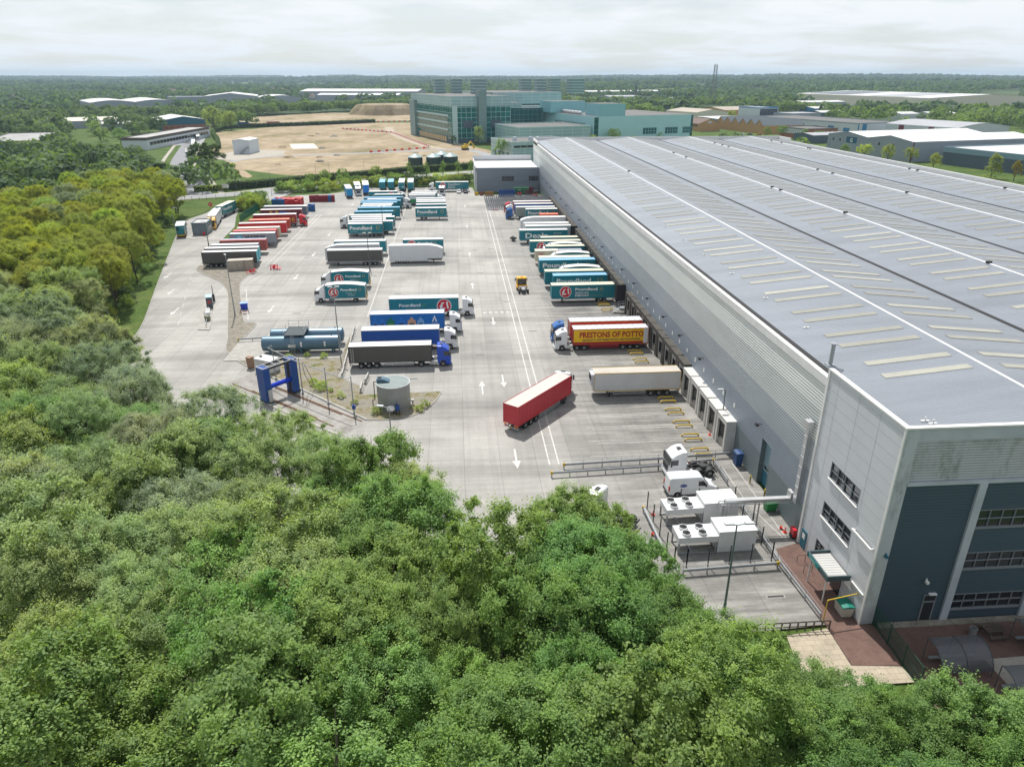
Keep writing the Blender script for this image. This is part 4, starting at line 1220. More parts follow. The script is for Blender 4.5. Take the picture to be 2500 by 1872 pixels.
r = PX("container_trailer", "long cream container trailer squeezed between a sky blue roof and an arched roof", "container trailer", DX, 175.6, -1, DOCK)
make_skeletal(r, 13.2); make_container(r, CC, CCR, 0.6, 12.9)
dup(RG, (DX, 179.4, 0), math.pi, "rigid lorry with arched white roof at the docks, just past the long cream container")
r = PX("container_trailer", "trailer carrying two short containers, cream with red letters in front, slate behind", "container trailer", DX, 183.2, -1, DOCK)
make_skeletal(r, 13.4); co = make_container(r, CC, CCR, 7.6, 6.06); make_container(r, cont("slate blue container", (100, 116, 142)), mat("slate container roof", S(150, 156, 166), 0.6, var=0.12), 1.4, 6.06)
text_on(r, -1, "OOCL", -6.06 + 0.8, 2.75, 0.62, M_LRED, 0.02, 1.4, W=1.22, eps=0.03, parent=co)
for c_ in co.children:
    if c_.name.startswith("lettering"):
        c_.location.x = 6.06 - 0.8
r = PX("box_trailer", "teal trailer with cream roof set back behind the cream and slate containers", "trailer", DX, 187.0, -1, DOCK)
make_trailer(r, M_TEAL, M_CREAMR, L=10.4, axles=2, rail=M_TEAL2)
dup(RG, (DX, 190.2, 0), math.pi, "rigid lorry with arched white roof at the docks, farthest of the three")
r = PX("box_trailer", "teal trailer with cream roof and price roundel beside the farthest arched roof", "trailer", DX, 193.6, -1, DOCK)
make_trailer(r, M_TEAL, M_CREAMR, L=14.0, axles=2, rail=M_TEAL2); livery_roundel(r, -1, 14.0, 1.12, 4.0)
r = PX("box_trailer", "short teal trailer with pale cream roof standing just nearer than the one lettered for deals", "trailer", DX, 198.2, -1, DOCK)
make_trailer(r, M_TEAL, M_CREAMR, L=10.5, axles=2, rail=M_TEAL2); livery_big(r, -1, 10.5, 1.12, 4.0)
r = PX("articulated_lorry", "teal trailer with huge white deal lettering standing proud of the dock row", "trailer", 32.4, 208.9, -1, DOCK)
make_trailer(r, M_TEAL, M_TROOF, L=14.2, axles=2); livery_deal(r, -1, 14.2, 1.12, 4.0)
r = PX("tractor_chassis", "bare black tractor chassis end showing just in front of the big lettered teal trailer", "chassis", 18.1, 212.6, -1)
q = MB(); q.box(0.4, 2.4, -0.5, -0.36, 0.6, 0.95); q.box(0.4, 2.4, 0.36, 0.5, 0.6, 0.95); q.box(1.3, 1.45, -1, 1, 0.42, 0.58); q.build("chassis", M_CHAS, r)
for y in (-1.0, 1.0):
    wheel(r, 1.4, y)
    def mg2():
        a = MB(); n = 8
        o = [(0.62 * math.cos(R(180 * k / n)), 0.06 + 0.62 * math.sin(R(180 * k / n))) for k in range(n + 1)]; i_ = [(0.56 * math.cos(R(180 * k / n)), 0.06 + 0.56 * math.sin(R(180 * k / n))) for k in range(n + 1)]
        a.prism(o + i_[::-1], -0.3, 0.3, "y"); return a.mesh("mudguard", [M_CHAS])
    put("mudguard", cached("mg2", mg2), r, (1.4, y, 0.5))
wt = {}
def white_trailer(xr, yc, s, label, grp, L=13.9, z1=4.2, side=None, roof=None, outline=None, axles=3, cabm=None, front=None, z0=1.12, legs=True):
    r = PX("articulated_lorry" if cabm else "box_trailer", label, "lorry" if cabm else "trailer", xr, yc, s, grp)
    make_trailer(r, side or M_SIDEW, roof or M_TROOF, L=L, z1=z1, z0=z0, outline=outline, axles=axles, front=front, legs=legs)
    if cabm:
        make_tractor(r, cabm, x=L + 1.0, axles=3, fifth=False)
    return r
white_trailer(34.3, 214.0, -1, "plain white trailer directly behind the deal lettered one", DOCK)
white_trailer(34.3, 218.2, -1, "plain white trailer, second behind the deal lettered one", DOCK)
white_trailer(34.2, 225.2, -1, "white double deck trailer with roof sloping down to its nose at the docks", DOCK, L=14.2, z1=4.75, outline=teardrop_outline(14.2, 0.9, 4.75), z0=1.0)
r = PX("container_trailer", "short orange container on a trailer tucked behind the sloping white roof", "container trailer", DX, 236.0, -1, DOCK)
make_skeletal(r, 8.5, axles=2); make_container(r, cont("orange container", (222, 92, 56)), mat("orange container roof", S(232, 120, 92), 0.6, var=0.1), 0.4, 6.06)
r = PX("box_trailer", "teal trailer with white roof and the start of its lettering showing beyond the orange container", "trailer", 34.3, 244.4, -1, DOCK)
make_trailer(r, M_TEAL, M_TROOF, L=10.9, axles=2); livery_big(r, -1, 10.9, 1.12, 4.0)
r = PX("articulated_lorry", "deep blue cab lorry with grey container nose at the far docks", "lorry", 34, 248.6, -1, DOCK)
make_trailer(r, mat("grey container side", S(150, 156, 150), 0.5, var=0.12, wave=("X", 0.28, 0.05)), M_TROOF, L=13.6); make_tractor(r, M_CABBD, x=14.8, axles=2, fifth=False)
white_trailer(34.2, 255.3, -1, "white roofed blue trailer behind a white cab at the far docks", DOCK, L=13.8, z1=4.0, side=M_NAVY, cabm=M_CABW, front=M_NAVY)
white_trailer(34.2, 260.6, -1, "white roofed red trailer with red cab, farthest lorry on the docks", DOCK, L=13.8, z1=4.0, side=M_RED, cabm=M_CABR)
r = PX("articulated_lorry", "bright blue cab lorry with charcoal curtain trailer and white roof by the round tank", "lorry", -18.8, 114.2, 1, "lorries parked noses right by the storage tanks")
make_trailer(r, M_CHAR, M_TROOF, L=13.8, legs=False, z1=3.95, rail=M_CHAS, guard_m=M_SIDEW); make_tractor(r, M_CABB, x=14.75, axles=2, fifth=False)
ld = MB(); ld.box(0.35, 0.41, -0.03, 0.03, 0.9, 3.7); ld.box(0.75, 0.81, -0.03, 0.03, 0.9, 3.7)
for k in range(9):
    ld.box(0.41, 0.75, -0.02, 0.02, 1.1 + 0.3 * k, 1.15 + 0.3 * k)
put("ladder", ld.mesh("ladder", [M_ALU]), r, (0, -W_ - 0.05, 0))
r = PX("articulated_lorry", "white cab lorry with plain royal blue curtain trailer", "lorry", -17.6, 122.3, 1, "lorries parked noses right by the storage tanks")
make_trailer(r, M_NAVY, M_TROOF, L=13.8, legs=False, front=M_NAVY); make_tractor(r, M_CABW, x=14.7, axles=2, fifth=False)
r = PX("articulated_lorry", "white cab lorry with azure trailer printed with drink bottles", "lorry", -17.0, 131.5, 1, "lorries parked noses right by the storage tanks")
make_trailer(r, M_AZURE, M_TROOF, L=14.0, legs=False, rail=M_AZURE); make_tractor(r, M_CABW, x=15.0, axles=2, fifth=False)
BT = [mat("bottle print blue", S(40, 120, 200), 0.45, var=0.0), mat("bottle print green", S(20, 120, 92), 0.45, var=0.0), mat("bottle print peach", S(206, 160, 128), 0.45, var=0.0), mat("bottle print pale", S(120, 170, 214), 0.45, var=0.0)]
for u, w, k in ((0.9, 0.5, 0), (2.2, 0.62, 0), (3.8, 0.85, 1), (5.8, 0.85, 0), (7.8, 0.85, 2), (9.5, 0.7, 3)):
    a = MB(); a.face([(-w, 0, 0), (w, 0, 0), (w * 0.9, 0, 1.15), (w * 0.28, 0, 1.45), (w * 0.22, 0, 1.8), (-w * 0.22, 0, 1.8), (-w * 0.28, 0, 1.45), (-w * 0.9, 0, 1.15)], 0)
    a.face([(-w * 0.5, -0.004, 0.35), (w * 0.5, -0.004, 0.35), (w * 0.5, -0.004, 0.62), (-w * 0.5, -0.004, 0.62)], 1)
    put("printed_bottle", a.mesh("printed_bottle", [BT[k], M_LNAVY if k != 1 else M_LGREEN]), r, (u, -W_ - 0.012, 1.55))
a = MB(); a.face([(-0.5, 0, 0), (-0.22, 0, 0), (0, 0, 0.75), (0.22, 0, 0), (0.5, 0, 0), (0.0, 0, 1.25)]); put("emblem", a.mesh("emblem", [M_LWHITE]), r, (12.15, -W_ - 0.012, 2.4))
text_on(r, 1, "AQUA PURA", 11.6, 2.05, 0.26, M_LWHITE, 0.0, 1.1)
a = MB(); a.box(-0.03, 0.03, -1.1, 0.0, 0.75, 2.85); d = put("open_door", a.mesh("open_door", [M_CABW]), r, (15.0 + 1.98, -1.28, 0)); d.rotation_euler = (0, 0, R(20))
r = PX("articulated_lorry", "white cab lorry with teal trailer showing a big roundel near its front", "lorry", -14.3, 141.6, 1, "lorries parked noses right by the storage tanks")
make_trailer(r, M_TEAL, M_TROOF, L=14.1, legs=False); livery_price_right(r, 1, 14.1, 1.12, 4.0); make_tractor(r, M_CABW, x=14.9, axles=2, fifth=False)
dup(RG, (-20.4, 153.2, 0), math.pi, "nearer of two teal rigid lorries with roundel and curved white roof, nose left", "pair of teal rigid lorries in mid yard")
dup(RG, (-20.9, 164.6, 0), math.pi, "farther of two teal rigid lorries with roundel, tucked behind its twin", "pair of teal rigid lorries in mid yard")
r = PX("box_trailer", "charcoal black curtain trailer with white roof standing alone in mid yard", "trailer", -19.7, 186.2, -1, TRL); make_trailer(r, M_CHAR, M_TROOF, L=14.1, z1=4.1)
white_trailer(-20.9, 190.5, -1, "white double deck trailer with curved nose behind the charcoal trailer", TRL, L=14.1, z1=4.55, outline=teardrop_outline(14.1, 0.7, 4.55), z0=0.9)
r = PX("box_trailer", "teal trailer with pale roof standing behind the white double deck and charcoal trailers", "trailer", -19.7, 197.6, -1, TRL); make_trailer(r, M_TEAL, M_TROOF, L=14.0, axles=2)
white_trailer(-18.0, 187.6, 1, "big plain white double deck trailer with stepped floor and sloping nose", TRL, L=14.0, z1=4.75, outline=teardrop_outline(14.0, 0.72, 4.75, 4.0), z0=0.95)
r = PX("box_trailer", "teal trailer with roundel, mostly hidden by the big white double deck", "trailer", -4.0, 198.4, -1, TRL); make_trailer(r, M_TEAL, M_TROOF, L=11.1, axles=2); livery_roundel(r, -1, 11.1, 1.12, 4.0)
r = PX("box_trailer", "short teal trailer with big white lettering, nearest of the long teal row", "trailer", -22.8, 222.6, -1, TRL); make_trailer(r, M_TEAL, M_TROOF, L=10.6, axles=2); livery_big(r, -1, 10.6, 1.12, 4.0)
SH1 = r
r = PX("box_trailer", "long teal trailer with white roof close behind the nearest short one of the teal row", "trailer", -20.0, 226.3, -1, TRL); make_trailer(r, M_TEAL, M_TROOF, L=13.9, axles=2, rear=M_TEAL2); LG1 = r
r = dup(SH1, (-22.5, 229.9, 0), math.pi, "short white roofed trailer, third of the teal row, wedged between two long ones")
r = dup(LG1, (-20.0, 233.6, 0), math.pi, "long teal trailer, fourth of the teal row, rear corner showing at right")
r = PX("articulated_lorry", "white cab lorry, nose left, with white roofed teal trailer inside the teal row", "lorry", -21.2, 237.2, -1, TRL); make_trailer(r, M_TEAL, M_TROOF, L=13.6, axles=2, legs=False); make_tractor(r, M_CABW, x=14.5, axles=2, fifth=False)
r = PX("box_trailer", "teal trailer with sky blue roof, first beyond the white cab of the teal row", "trailer", -21.2, 243.9, -1, TRL); make_trailer(r, M_TEAL, M_BLUER, L=12.8, axles=2, rail=M_TEAL2); livery_big(r, -1, 12.8, 1.12, 4.0); BL1 = r
r = PX("box_trailer", "long tall sky blue roofed trailer, second beyond the white cab of the teal row", "trailer", -19.6, 251.5, -1, TRL); make_trailer(r, M_TEAL, M_BLUER, L=14.2, axles=2, rail=M_TEAL2); livery_big(r, -1, 14.2, 1.12, 4.0); BL2 = r
r = dup(SH1, (-22.6, 255.2, 0), math.pi, "short white roofed trailer, nearer of two side by side beyond the sky blue roofs")
r = dup(SH1, (-22.4, 258.7, 0), math.pi, "short white roofed trailer, farther of two side by side beyond the sky blue roofs")
r = dup(BL1, (-21.3, 262.2, 0), math.pi, "teal trailer with sky blue roof, just beyond the two short white roofed ones")
r = dup(BL2, (-20.2, 266.2, 0), math.pi, "long teal trailer with sky blue roof next to the lorry whose cab points right")
r = dup(SH1, (-22.0, 270.0, 0), math.pi, "short white roofed trailer hidden between two sky blue roofs")
r = PX("articulated_lorry", "white cab lorry, nose right, with sky blue roofed teal trailer in the far teal row", "lorry", -34.2, 273.6, 1, TRL); make_trailer(r, M_TEAL, M_BLUER, L=14.2, axles=2, legs=False, rail=M_TEAL2); make_tractor(r, M_CABW, x=14.9, axles=2, fifth=False)
r = dup(SH1, (-20.5, 281.0, 0), math.pi, "small white roofed trailer in front of the farthest lettered trailer of the teal row"); 
r = PX("articulated_lorry", "white cab lorry with lettered teal trailer closing the far end of the teal row", "lorry", -34.1, 289.0, 1, TRL); make_trailer(r, M_TEAL, M_TROOF, L=11.0, axles=2, legs=False); livery_price_right(r, 1, 11.0, 1.12, 4.0); make_tractor(r, M_CABW, x=11.9, axles=2, fifth=False)
r = PX("box_trailer", "short teal trailer with big lettering, nearest of the short right hand column", "trailer", -14.1, 249.5, 1, TRL); make_trailer(r, M_TEAL, M_TROOF, L=10.6, axles=2); livery_big(r, 1, 10.6, 1.12, 4.0); GS = r
for yy, lb_, xx in ((256.8, "short teal trailer with white roof, second of the short right hand column", -14.2), (262.4, "short white roofed trailer, third of the short right hand column", -14.4), (266.0, "short white roofed trailer, fourth of the short right hand column", -14.6), (270.0, "short white roofed trailer, fifth of the short right hand column", -14.9)):
    dup(GS, (xx, yy, 0), 0, lb_)
r = PX("box_trailer", "white trailer with green lower rear panel, far end of the right hand column", "trailer", -18.0, 279.3, 1, TRL)
M_GRN = mat("green trailer rear", S(0, 140, 76), 0.45, var=0.06)
make_trailer(r, M_SIDEW, M_TROOF, L=10.0, axles=2); a = MB(); a.box(0.3, 3.4, -0.01, 0.01, 1.2, 2.4); put("green_panel", a.mesh("green_panel", [M_GRN]), r, (0, -W_ - 0.004, 0)); make_tractor(r, M_CABW, x=11.0, axles=2, fifth=False)
white_trailer(-17.6, 283.2, 1, "white roofed trailer, next to last of the right hand column", TRL, L=10.0, z1=4.0, side=M_TEAL, axles=2)
white_trailer(-17.4, 287.0, 1, "white roofed trailer, last of the right hand column", TRL, L=10.0, z1=4.0, side=M_TEAL, axles=2)
def py(name, label, cat, x, y, dy=0.0):
    return thing(name, label, cat, (x, y, 0), -math.pi / 2 + dy, "trailers backed up to the shrubs at the far side")
FR = "trailers backed up to the shrubs at the far side"
r = py("box_trailer", "bright sky blue trailer with grey roof beside the shrubs, leftmost of the far row", "trailer", -45.4, 309.5, R(12)); make_trailer(r, M_SKYB, mat("grey dusty roof", (0.58, 0.57, 0.54), 0.6, var=0.12), L=13.0, axles=2, front=M_SKYB)
r = py("articulated_lorry", "teal trailer with white cab facing the camera in the far row", "lorry", -42.6, 318.0, R(10)); make_trailer(r, M_TEAL, M_TROOF, L=11.5, axles=2, legs=False); make_tractor(r, M_CABW, x=12.4, axles=2, fifth=False)
r = py("box_trailer", "tall pale sided trailer with vivid blue front in the far row", "trailer", -39.0, 318.5, R(8)); make_trailer(r, mat("dusty grey blue side", S(120, 150, 160), 0.5, var=0.1), M_TROOF, L=13.8, z1=4.3, axles=3, front=mat("vivid blue front", S(0, 120, 210), 0.4, var=0.05))
r = py("box_trailer", "teal trailer with sky blue roof, fourth from the left of the far row", "trailer", -32.0, 326.0, R(3)); make_trailer(r, M_TEAL, M_BLUER, L=10.6, z1=3.9, axles=2, rail=M_TEAL2)
r = dup(r, (-28.4, 326.4, 0), -math.pi / 2 + R(3), "teal trailer with sky blue roof, fifth from the left of the far row")
r = py("box_trailer", "teal trailer with white roof and white edges, second from the right of the far row", "trailer", -23.6, 327.0, R(2)); make_trailer(r, M_TEAL, M_TROOF, L=13.6, z1=4.0, axles=2)
r = dup(r, (-19.8, 327.0, 0), -math.pi / 2 + R(2), "teal trailer with white roof and white edges, rightmost of the far row")
r = PX("articulated_lorry", "white cab lorry with roundel teal trailer parked across the far end of the yard", "lorry", 5.4, 314.0, -1); make_trailer(r, M_TEAL, M_TROOF, L=14.0, axles=2, legs=True); livery_roundel(r, -1, 14.0, 1.12, 4.0); make_tractor(r, M_CABW, x=14.8, axles=2, fifth=False)
r = thing("tractor_unit", "white tractor unit without trailer facing the camera at the far end of the yard", "lorry cab", (-5.9, 305.0, 0), -math.pi / 2); make_tractor(r, M_CABW, x=0.3, axles=2)
LRW = "containers and trailers parked along the left edge of the yard"
XL = -65.6
r = PX("box_trailer", "charcoal curtain trailer with turquoise front, nearest of the left row", "trailer", XL, 186.9, 1, LRW, R(2)); make_trailer(r, M_CHAR, M_TROOF, L=13.6, z1=4.0, front=mat("turquoise front", S(40, 170, 186), 0.4, var=0.05), rail=M_CHAS); LJ = r
r = dup(LJ, (XL - 0.6, 191.2, 0), R(2), "white roofed trailer with turquoise front, second of the left row")
GC = cont("grey container", (150, 160, 168)); GCR = mat("grey container roof", (0.60, 0.61, 0.62), 0.6, var=0.14)
def ctr(xr, yc, label, m, rm, L=12.2, h=2.75, dy=2):
    r = PX("container_trailer", label, "container trailer", xr, yc, 1, LRW, R(dy)); make_skeletal(r, L + 0.4); make_container(r, m, rm, 0.3, L, h=h); return r
ctr(XL - 0.7, 195.6, "slate grey container trailer between a turquoise fronted trailer and the pale blue topped one", cont("slate container", (104, 116, 126)), GCR)
r = ctr(XL, 201.6, "rust red container trailer with sun bleached pale blue stripe on its roof", cont("rust red container", (176, 92, 84)), mat("faded red container roof", S(190, 120, 116), 0.6, var=0.2))
a = MB(); a.box(0.35, 12.4, 0.3, 1.2, 3.902, 3.93); put("tarpaulin", a.mesh("tarpaulin", [mat("pale blue sheet", S(150, 190, 216), 0.6, var=0.15)]), r)
r = ctr(XL, 210.4, "pale grey container trailer with a blue star square and big dark letters", GC, GCR, L=12.6, dy=3)
co = [c_ for c_ in r.children if c_.name.startswith("container")][0]
text_on(r, 1, "MAERSK", 4.4, 2.32, 1.35, M_LNAVY, 0.03, 5.8, W=1.22, eps=0.045, parent=co)
a = MB(); a.box(1.7, 3.6, -0.008, 0.0, 1.7, 3.2, 0)
for k in range(7):
    t = R(90 + 360 * k / 7); a.face([(2.65 + 0.6 * math.cos(t), -0.012, 2.45 + 0.6 * math.sin(t)), (2.65 + 0.16 * math.cos(t - 0.45), -0.012, 2.45 + 0.16 * math.sin(t - 0.45)), (2.65 + 0.16 * math.cos(t + 0.45), -0.012, 2.45 + 0.16 * math.sin(t + 0.45))][::-1], 1)
put("emblem", a.mesh("emblem", [mat("sky blue vinyl", S(90, 176, 206), 0.4, var=0.0), M_LWHITE]), co, (0, -1.26, 0.42))
RC = cont("red container", (186, 62, 58)); RCR = mat("pink faded red roof", S(206, 98, 96), 0.6, var=0.15)
ctr(XL - 0.2, 214.6, "red container trailer with faded pink red roof behind the pale grey lettered one", RC, RCR, dy=3)
ctr(XL - 0.2, 218.8, "cream container trailer wedged between two red ones in the left row", CC, CCR, dy=3)
M_REDBOX = mat("crimson trailer side", S(196, 28, 44), 0.45, var=0.06)
r = PX("box_trailer", "crimson trailer with yellow lettering and white roof in the left row", "trailer", XL - 1.2, 225.6, 1, LRW, R(4)); make_trailer(r, M_REDBOX, M_TROOF, L=14.0, z1=4.0, rail=M_REDBOX)
text_on(r, 1, "PRESTONS OF POTTO", 1.2, 2.2, 1.15, M_LGOLD, 0.03, 11.2)
ctr(XL, 231.8, "orange red container trailer just nearer than the red cab lorry", cont("orange red container", (196, 88, 66)), mat("orange red container roof", S(222, 132, 108), 0.6, var=0.15), dy=4)
r = PX("articulated_lorry", "red cab lorry with crimson trailer and yellow capitals, the only lorry in the left row", "lorry", XL - 0.6, 240.2, 1, LRW, R(4)); make_trailer(r, mat("dark crimson side", S(150, 24, 34), 0.45, var=0.08), M_TROOF, L=13.6, legs=False, rail=M_GREY)
text_on(r, 1, "DALEY HI", 5.6, 1.7, 1.9, M_LGOLD, 0.04, 7.4)
make_tractor(r, M_CABR, x=14.5, axles=3, fifth=False)
M_PLUM = mat("dark plum side", S(96, 40, 52), 0.45, var=0.15)
r = PX("box_trailer", "dark plum trailer printed with yellow and blue shapes, white roof, far left row", "trailer", XL - 0.6, 249.8, 1, LRW, R(3)); make_trailer(r, M_PLUM, M_TROOF, L=13.6, z1=4.0, rail=M_PSR)
a = MB(); a.face([(3.6, 0, 1.3), (4.3, 0, 1.3), (3.9, 0, 3.6), (3.0, 0, 3.6)]); a.face([(4.7, 0, 1.3), (5.3, 0, 1.3), (5.9, 0, 3.6), (5.0, 0, 3.6)]); a.face([(6.2, 0, 1.5), (8.8, 0, 1.5), (8.6, 0, 3.3), (6.4, 0, 3.5)], 1); put("printed_shape", a.mesh("printed_shape", [M_LGOLD, M_AZURE]), r, (0, -W_ - 0.014, 0))
white_trailer(XL - 1.0, 256.6, 1, "slate grey trailer with white roof, farthest trailer of the left row", LRW, L=14.6, z1=4.05, side=mat("slate grey curtain", S(96, 110, 124), 0.5, var=0.1))
ga = math.atan2(10.6, 9.0)
r = thing("articulated_lorry", "red curtain lorry with cream roof swinging across the yard towards the docks", "lorry", (6.62, 88.15, 0), math.atan2(97.8 - 87.2, 16.6 - 7.6))
make_trailer(r, M_RED, mat("pale cream canvas roof", (0.53, 0.50, 0.46), 0.65, var=0.10, vscale=0.5, wave=("X", 0.8, 0.03)), L=13.75, z1=4.0, legs=False, rail=M_RED); make_tractor(r, M_CABW, x=14.55, ang=R(19), pivot=12.1, axles=2, fifth=False)
a = MB(); a.box(-0.04, 0.0, -1.24, -0.7, 0.62, 0.74); a.box(-0.04, 0.0, 0.7, 1.24, 0.62, 0.74); put("reflector_strip", a.mesh("reflector_strip", [M_AMBER]), r, (-0.0, 0, 0.32))
a = MB(); a.box(-0.05, 0.0, -0.26, 0.26, 0.55, 0.68); put("number_plate", a.mesh("number_plate", [M_LGOLD]), r)
r = thing("articulated_lorry", "yellow cab lorry with white trailer waiting beside the gatehouse", "lorry", (-81.6, 252.5, 0), math.atan2(236 - 252.5, -78.6 + 81.6)); make_trailer(r, M_SIDEW, M_TROOF, L=13.6, legs=False); make_tractor(r, M_CABY, x=14.4, axles=2, fifth=False)
r = thing("articulated_lorry", "white cab lorry with teal trailer queueing behind the yellow cab at the gate", "lorry", (-81.2, 270.0, 0), math.atan2(-14, -1.2)); make_trailer(r, M_TEAL, M_CREAMR, L=12.6, axles=2, legs=False); livery_big(r, 1, 12.6, 1.12, 4.0); make_tractor(r, M_CABW, x=13.5, axles=2, fifth=False)
for c_ in list(r.children):      # the lettering of this one is on its left side, which faces the yard
    if c_.name.startswith(("lettering", "emblem")):
        c_.location = (12.6 - c_.location.x, -c_.location.y, c_.location.z); c_.rotation_euler.z += math.pi
r = thing("rigid_lorry", "teal backed rigid lorry leaving past the left side of the gatehouse", "lorry", (-84.2, 224.4, 0), math.atan2(9, -2.6)); make_rigid(r, M_TEAL, M_TROOF, M_CABW, L=7.6, z1=3.7)
text_on(r, 1, "Poundland", -0.6, 2.9, 0.34, M_LWHITE, 0.0, 1.3, W=0.06).rotation_euler = (0, 0, -math.pi / 2)
r.children[-1].location = (-0.02, 0.7, 2.85)
r = thing("tractor_unit", "clean white tractor unit with black mudguards parked beside the white van", "lorry cab", (27.0, 74.9, 0), math.pi + R(3)); make_tractor(r, M_CABW, x=0.0, axles=3)
r = thing("tractor_unit", "white tractor unit half hidden under the tree crowns below the barrier rails", "lorry cab", (15.2, 66.0, 0), math.pi - R(38)); make_tractor(r, M_CABW, x=0.0, axles=3)
r = thing("shunter_tractor", "yellow topped yard shunter with glass cab driving alone beside the docks", "yard tractor", (14.5, 158.2, 0), math.pi / 2 + R(3))
q = MB(); q.box(-2.9, 2.2, -0.45, 0.45, 0.55, 0.95); q.box(-2.6, -2.4, -1.0, 1.0, 0.45, 0.6); q.box(1.2, 1.35, -1.0, 1.0, 0.45, 0.6); q.box(-0.2, 2.3, -1.2, 1.2, 0.7, 1.15, 1); q.build("chassis", [M_CHAS, M_CABY], r)
for x in (-2.2, 1.3):
    for y in (-1.0, 1.0):
        wheel(r, x, y)
q = MB(); q.box(0.35, 2.1, -1.1, 1.1, 2.75, 2.95); q.box(0.7, 1.1, -0.2, 0.2, 2.95, 3.1, 1); q.build("cab_roof", [M_CABY, M_AMBER], r)
q = MB()
for x in (0.4, 1.2, 2.0):
    for y in (-1.05, 1.05):
        q.box(x - 0.05, x + 0.05, y - 0.05, y + 0.05, 1.15, 2.75)
q.box(0.35, 2.1, -1.1, 1.1, 1.15, 1.35); q.build("cab_frame", M_CABY, r)
q = MB(); q.box(0.42, 0.46, -1.0, 1.0, 1.4, 2.7); q.build("rear_window", M_GLASSV, r)
q = MB(); q.box(1.97, 2.0, -1.0, 1.0, 1.4, 2.7); q.build("windscreen", M_GLASSV, r)
q = MB(); q.box(0.9, 1.4, -0.3, 0.3, 1.35, 2.1); q.build("seat", M_BLACK, r)
q = MB(); q.cyl((-1.9, 0, 1.0), (-1.9, 0, 1.15), 0.5, 0.5, 16); q.box(-2.5, -0.4, -0.35, 0.35, 0.93, 1.02); q.box(-1.0, -0.3, -0.9, 0.9, 1.02, 1.25); q.build("fifth_wheel", M_GREY, r)
for y in (-1, 1):
    q = MB(); q.box(1.9, 2.0, y * 1.35 - 0.12, y * 1.35 + 0.12, 1.9, 2.5); q.box(1.92, 1.98, min(y * 1.05, y * 1.35), max(y * 1.05, y * 1.35), 2.4, 2.46); q.build("mirror", M_CHAS, r)
def make_van(label, loc, rz):
    v = thing("panel_van", label, "van", loc, rz)
    pr = [(0.0, 0.45), (0.02, 1.2), (0.10, 2.42), (0.30, 2.55), (3.55, 2.55), (3.85, 2.50), (4.15, 2.30), (4.75, 1.55), (5.55, 1.22), (5.85, 0.95), (5.88, 0.45), (5.30, 0.38), (5.20, 0.65), (4.95, 0.78), (4.6, 0.78), (4.38, 0.65), (4.3, 0.38), (1.65, 0.38), (1.55, 0.65), (1.3, 0.78), (0.95, 0.78), (0.72, 0.65), (0.62, 0.4)]
    def sec(y, ins):
        return [(x + (ins * 0.8 if x < 0.2 else (-ins * 0.9 if x > 3.6 else 0)), y * (1.0 - (0.10 if z > 2.3 else (0.05 if z > 1.3 else 0)) * (1 if abs(y) > 0.9 else 0)), z - (ins * 0.8 if z > 1.1 else 0)) for x, z in pr]
    a = MB(); a.loft([sec(-1.0, 0.14), sec(-0.96, 0.05), sec(-0.78, 0), sec(0.78, 0), sec(0.96, 0.05), sec(1.0, 0.14)])
    b = a.build("body", M_CABW, v)
    a = MB(); a.prism([(4.12, 2.24), (4.72, 1.56), (4.80, 1.60), (4.22, 2.28)], -0.80, 0.80, "y"); a.build("windscreen", M_GLASSV, v)
    for s in (-1, 1):
        a = MB(); a.prism([(3.55, 1.42), (4.62, 1.42), (4.15, 2.02), (3.55, 2.05)], s * 0.972 - 0.02, s * 0.972 + 0.012, "y"); a.build("side_window", M_GLASSV, v)
        a = MB(); a.box(-0.04, 0.10, s * 0.92 - 0.07, s * 0.92 + 0.07, 0.9, 1.55); a.build("tail_lamp", M_TAIL, v)
        a = MB(); a.box(5.60, 5.84, s * 0.78 - 0.16, s * 0.78 + 0.12, 0.92, 1.14); a.build("headlight", M_CHEV, v)
        a = MB(); a.box(4.35, 4.5, s * 1.13 - 0.10, s * 1.13 + 0.10, 1.38, 1.68); a.build("mirror", M_CHAS, v)
        for x in (1.12, 4.78):
            wheel(v, x, s * 0.86, r=0.68)
    a = MB(); a.box(5.8, 5.95, -0.95, 0.95, 0.36, 0.72); a.box(-0.08, 0.05, -0.95, 0.95, 0.36, 0.6); a.build("bumper", M_CHAS, v)
    n = 28
    a = MB(); a.face([(0.42 * math.cos(2 * math.pi * k / n), 0, 0.20 * math.sin(2 * math.pi * k / n)) for k in range(n)]); e = put("emblem", a.mesh("emblem", [mat("oval blue badge", S(20, 60, 150), 0.3, var=0.0)]), v, (1.75, -0.985, 1.55))
    me, w = text_mesh("Service", 0.18, 0.0, M_LWHITE); p = put("lettering", me, e, (-0.3, -0.006, -0.06)); p.scale = (0.6 / w, 1, 1)
    return v
make_van("white panel van with small blue oval badge parked beside the cooling units", (23.7, 70.6, 0), R(2))
M_COLM = mat("painted grey column", S(150, 156, 158), 0.5, 0.3, var=0.12)
M_COLD = mat("dark grey column", S(92, 98, 100), 0.5, 0.3, var=0.12)
M_LAMPH = mat("lamp housing", (0.55, 0.57, 0.58), 0.4, 0.2, var=0.08)
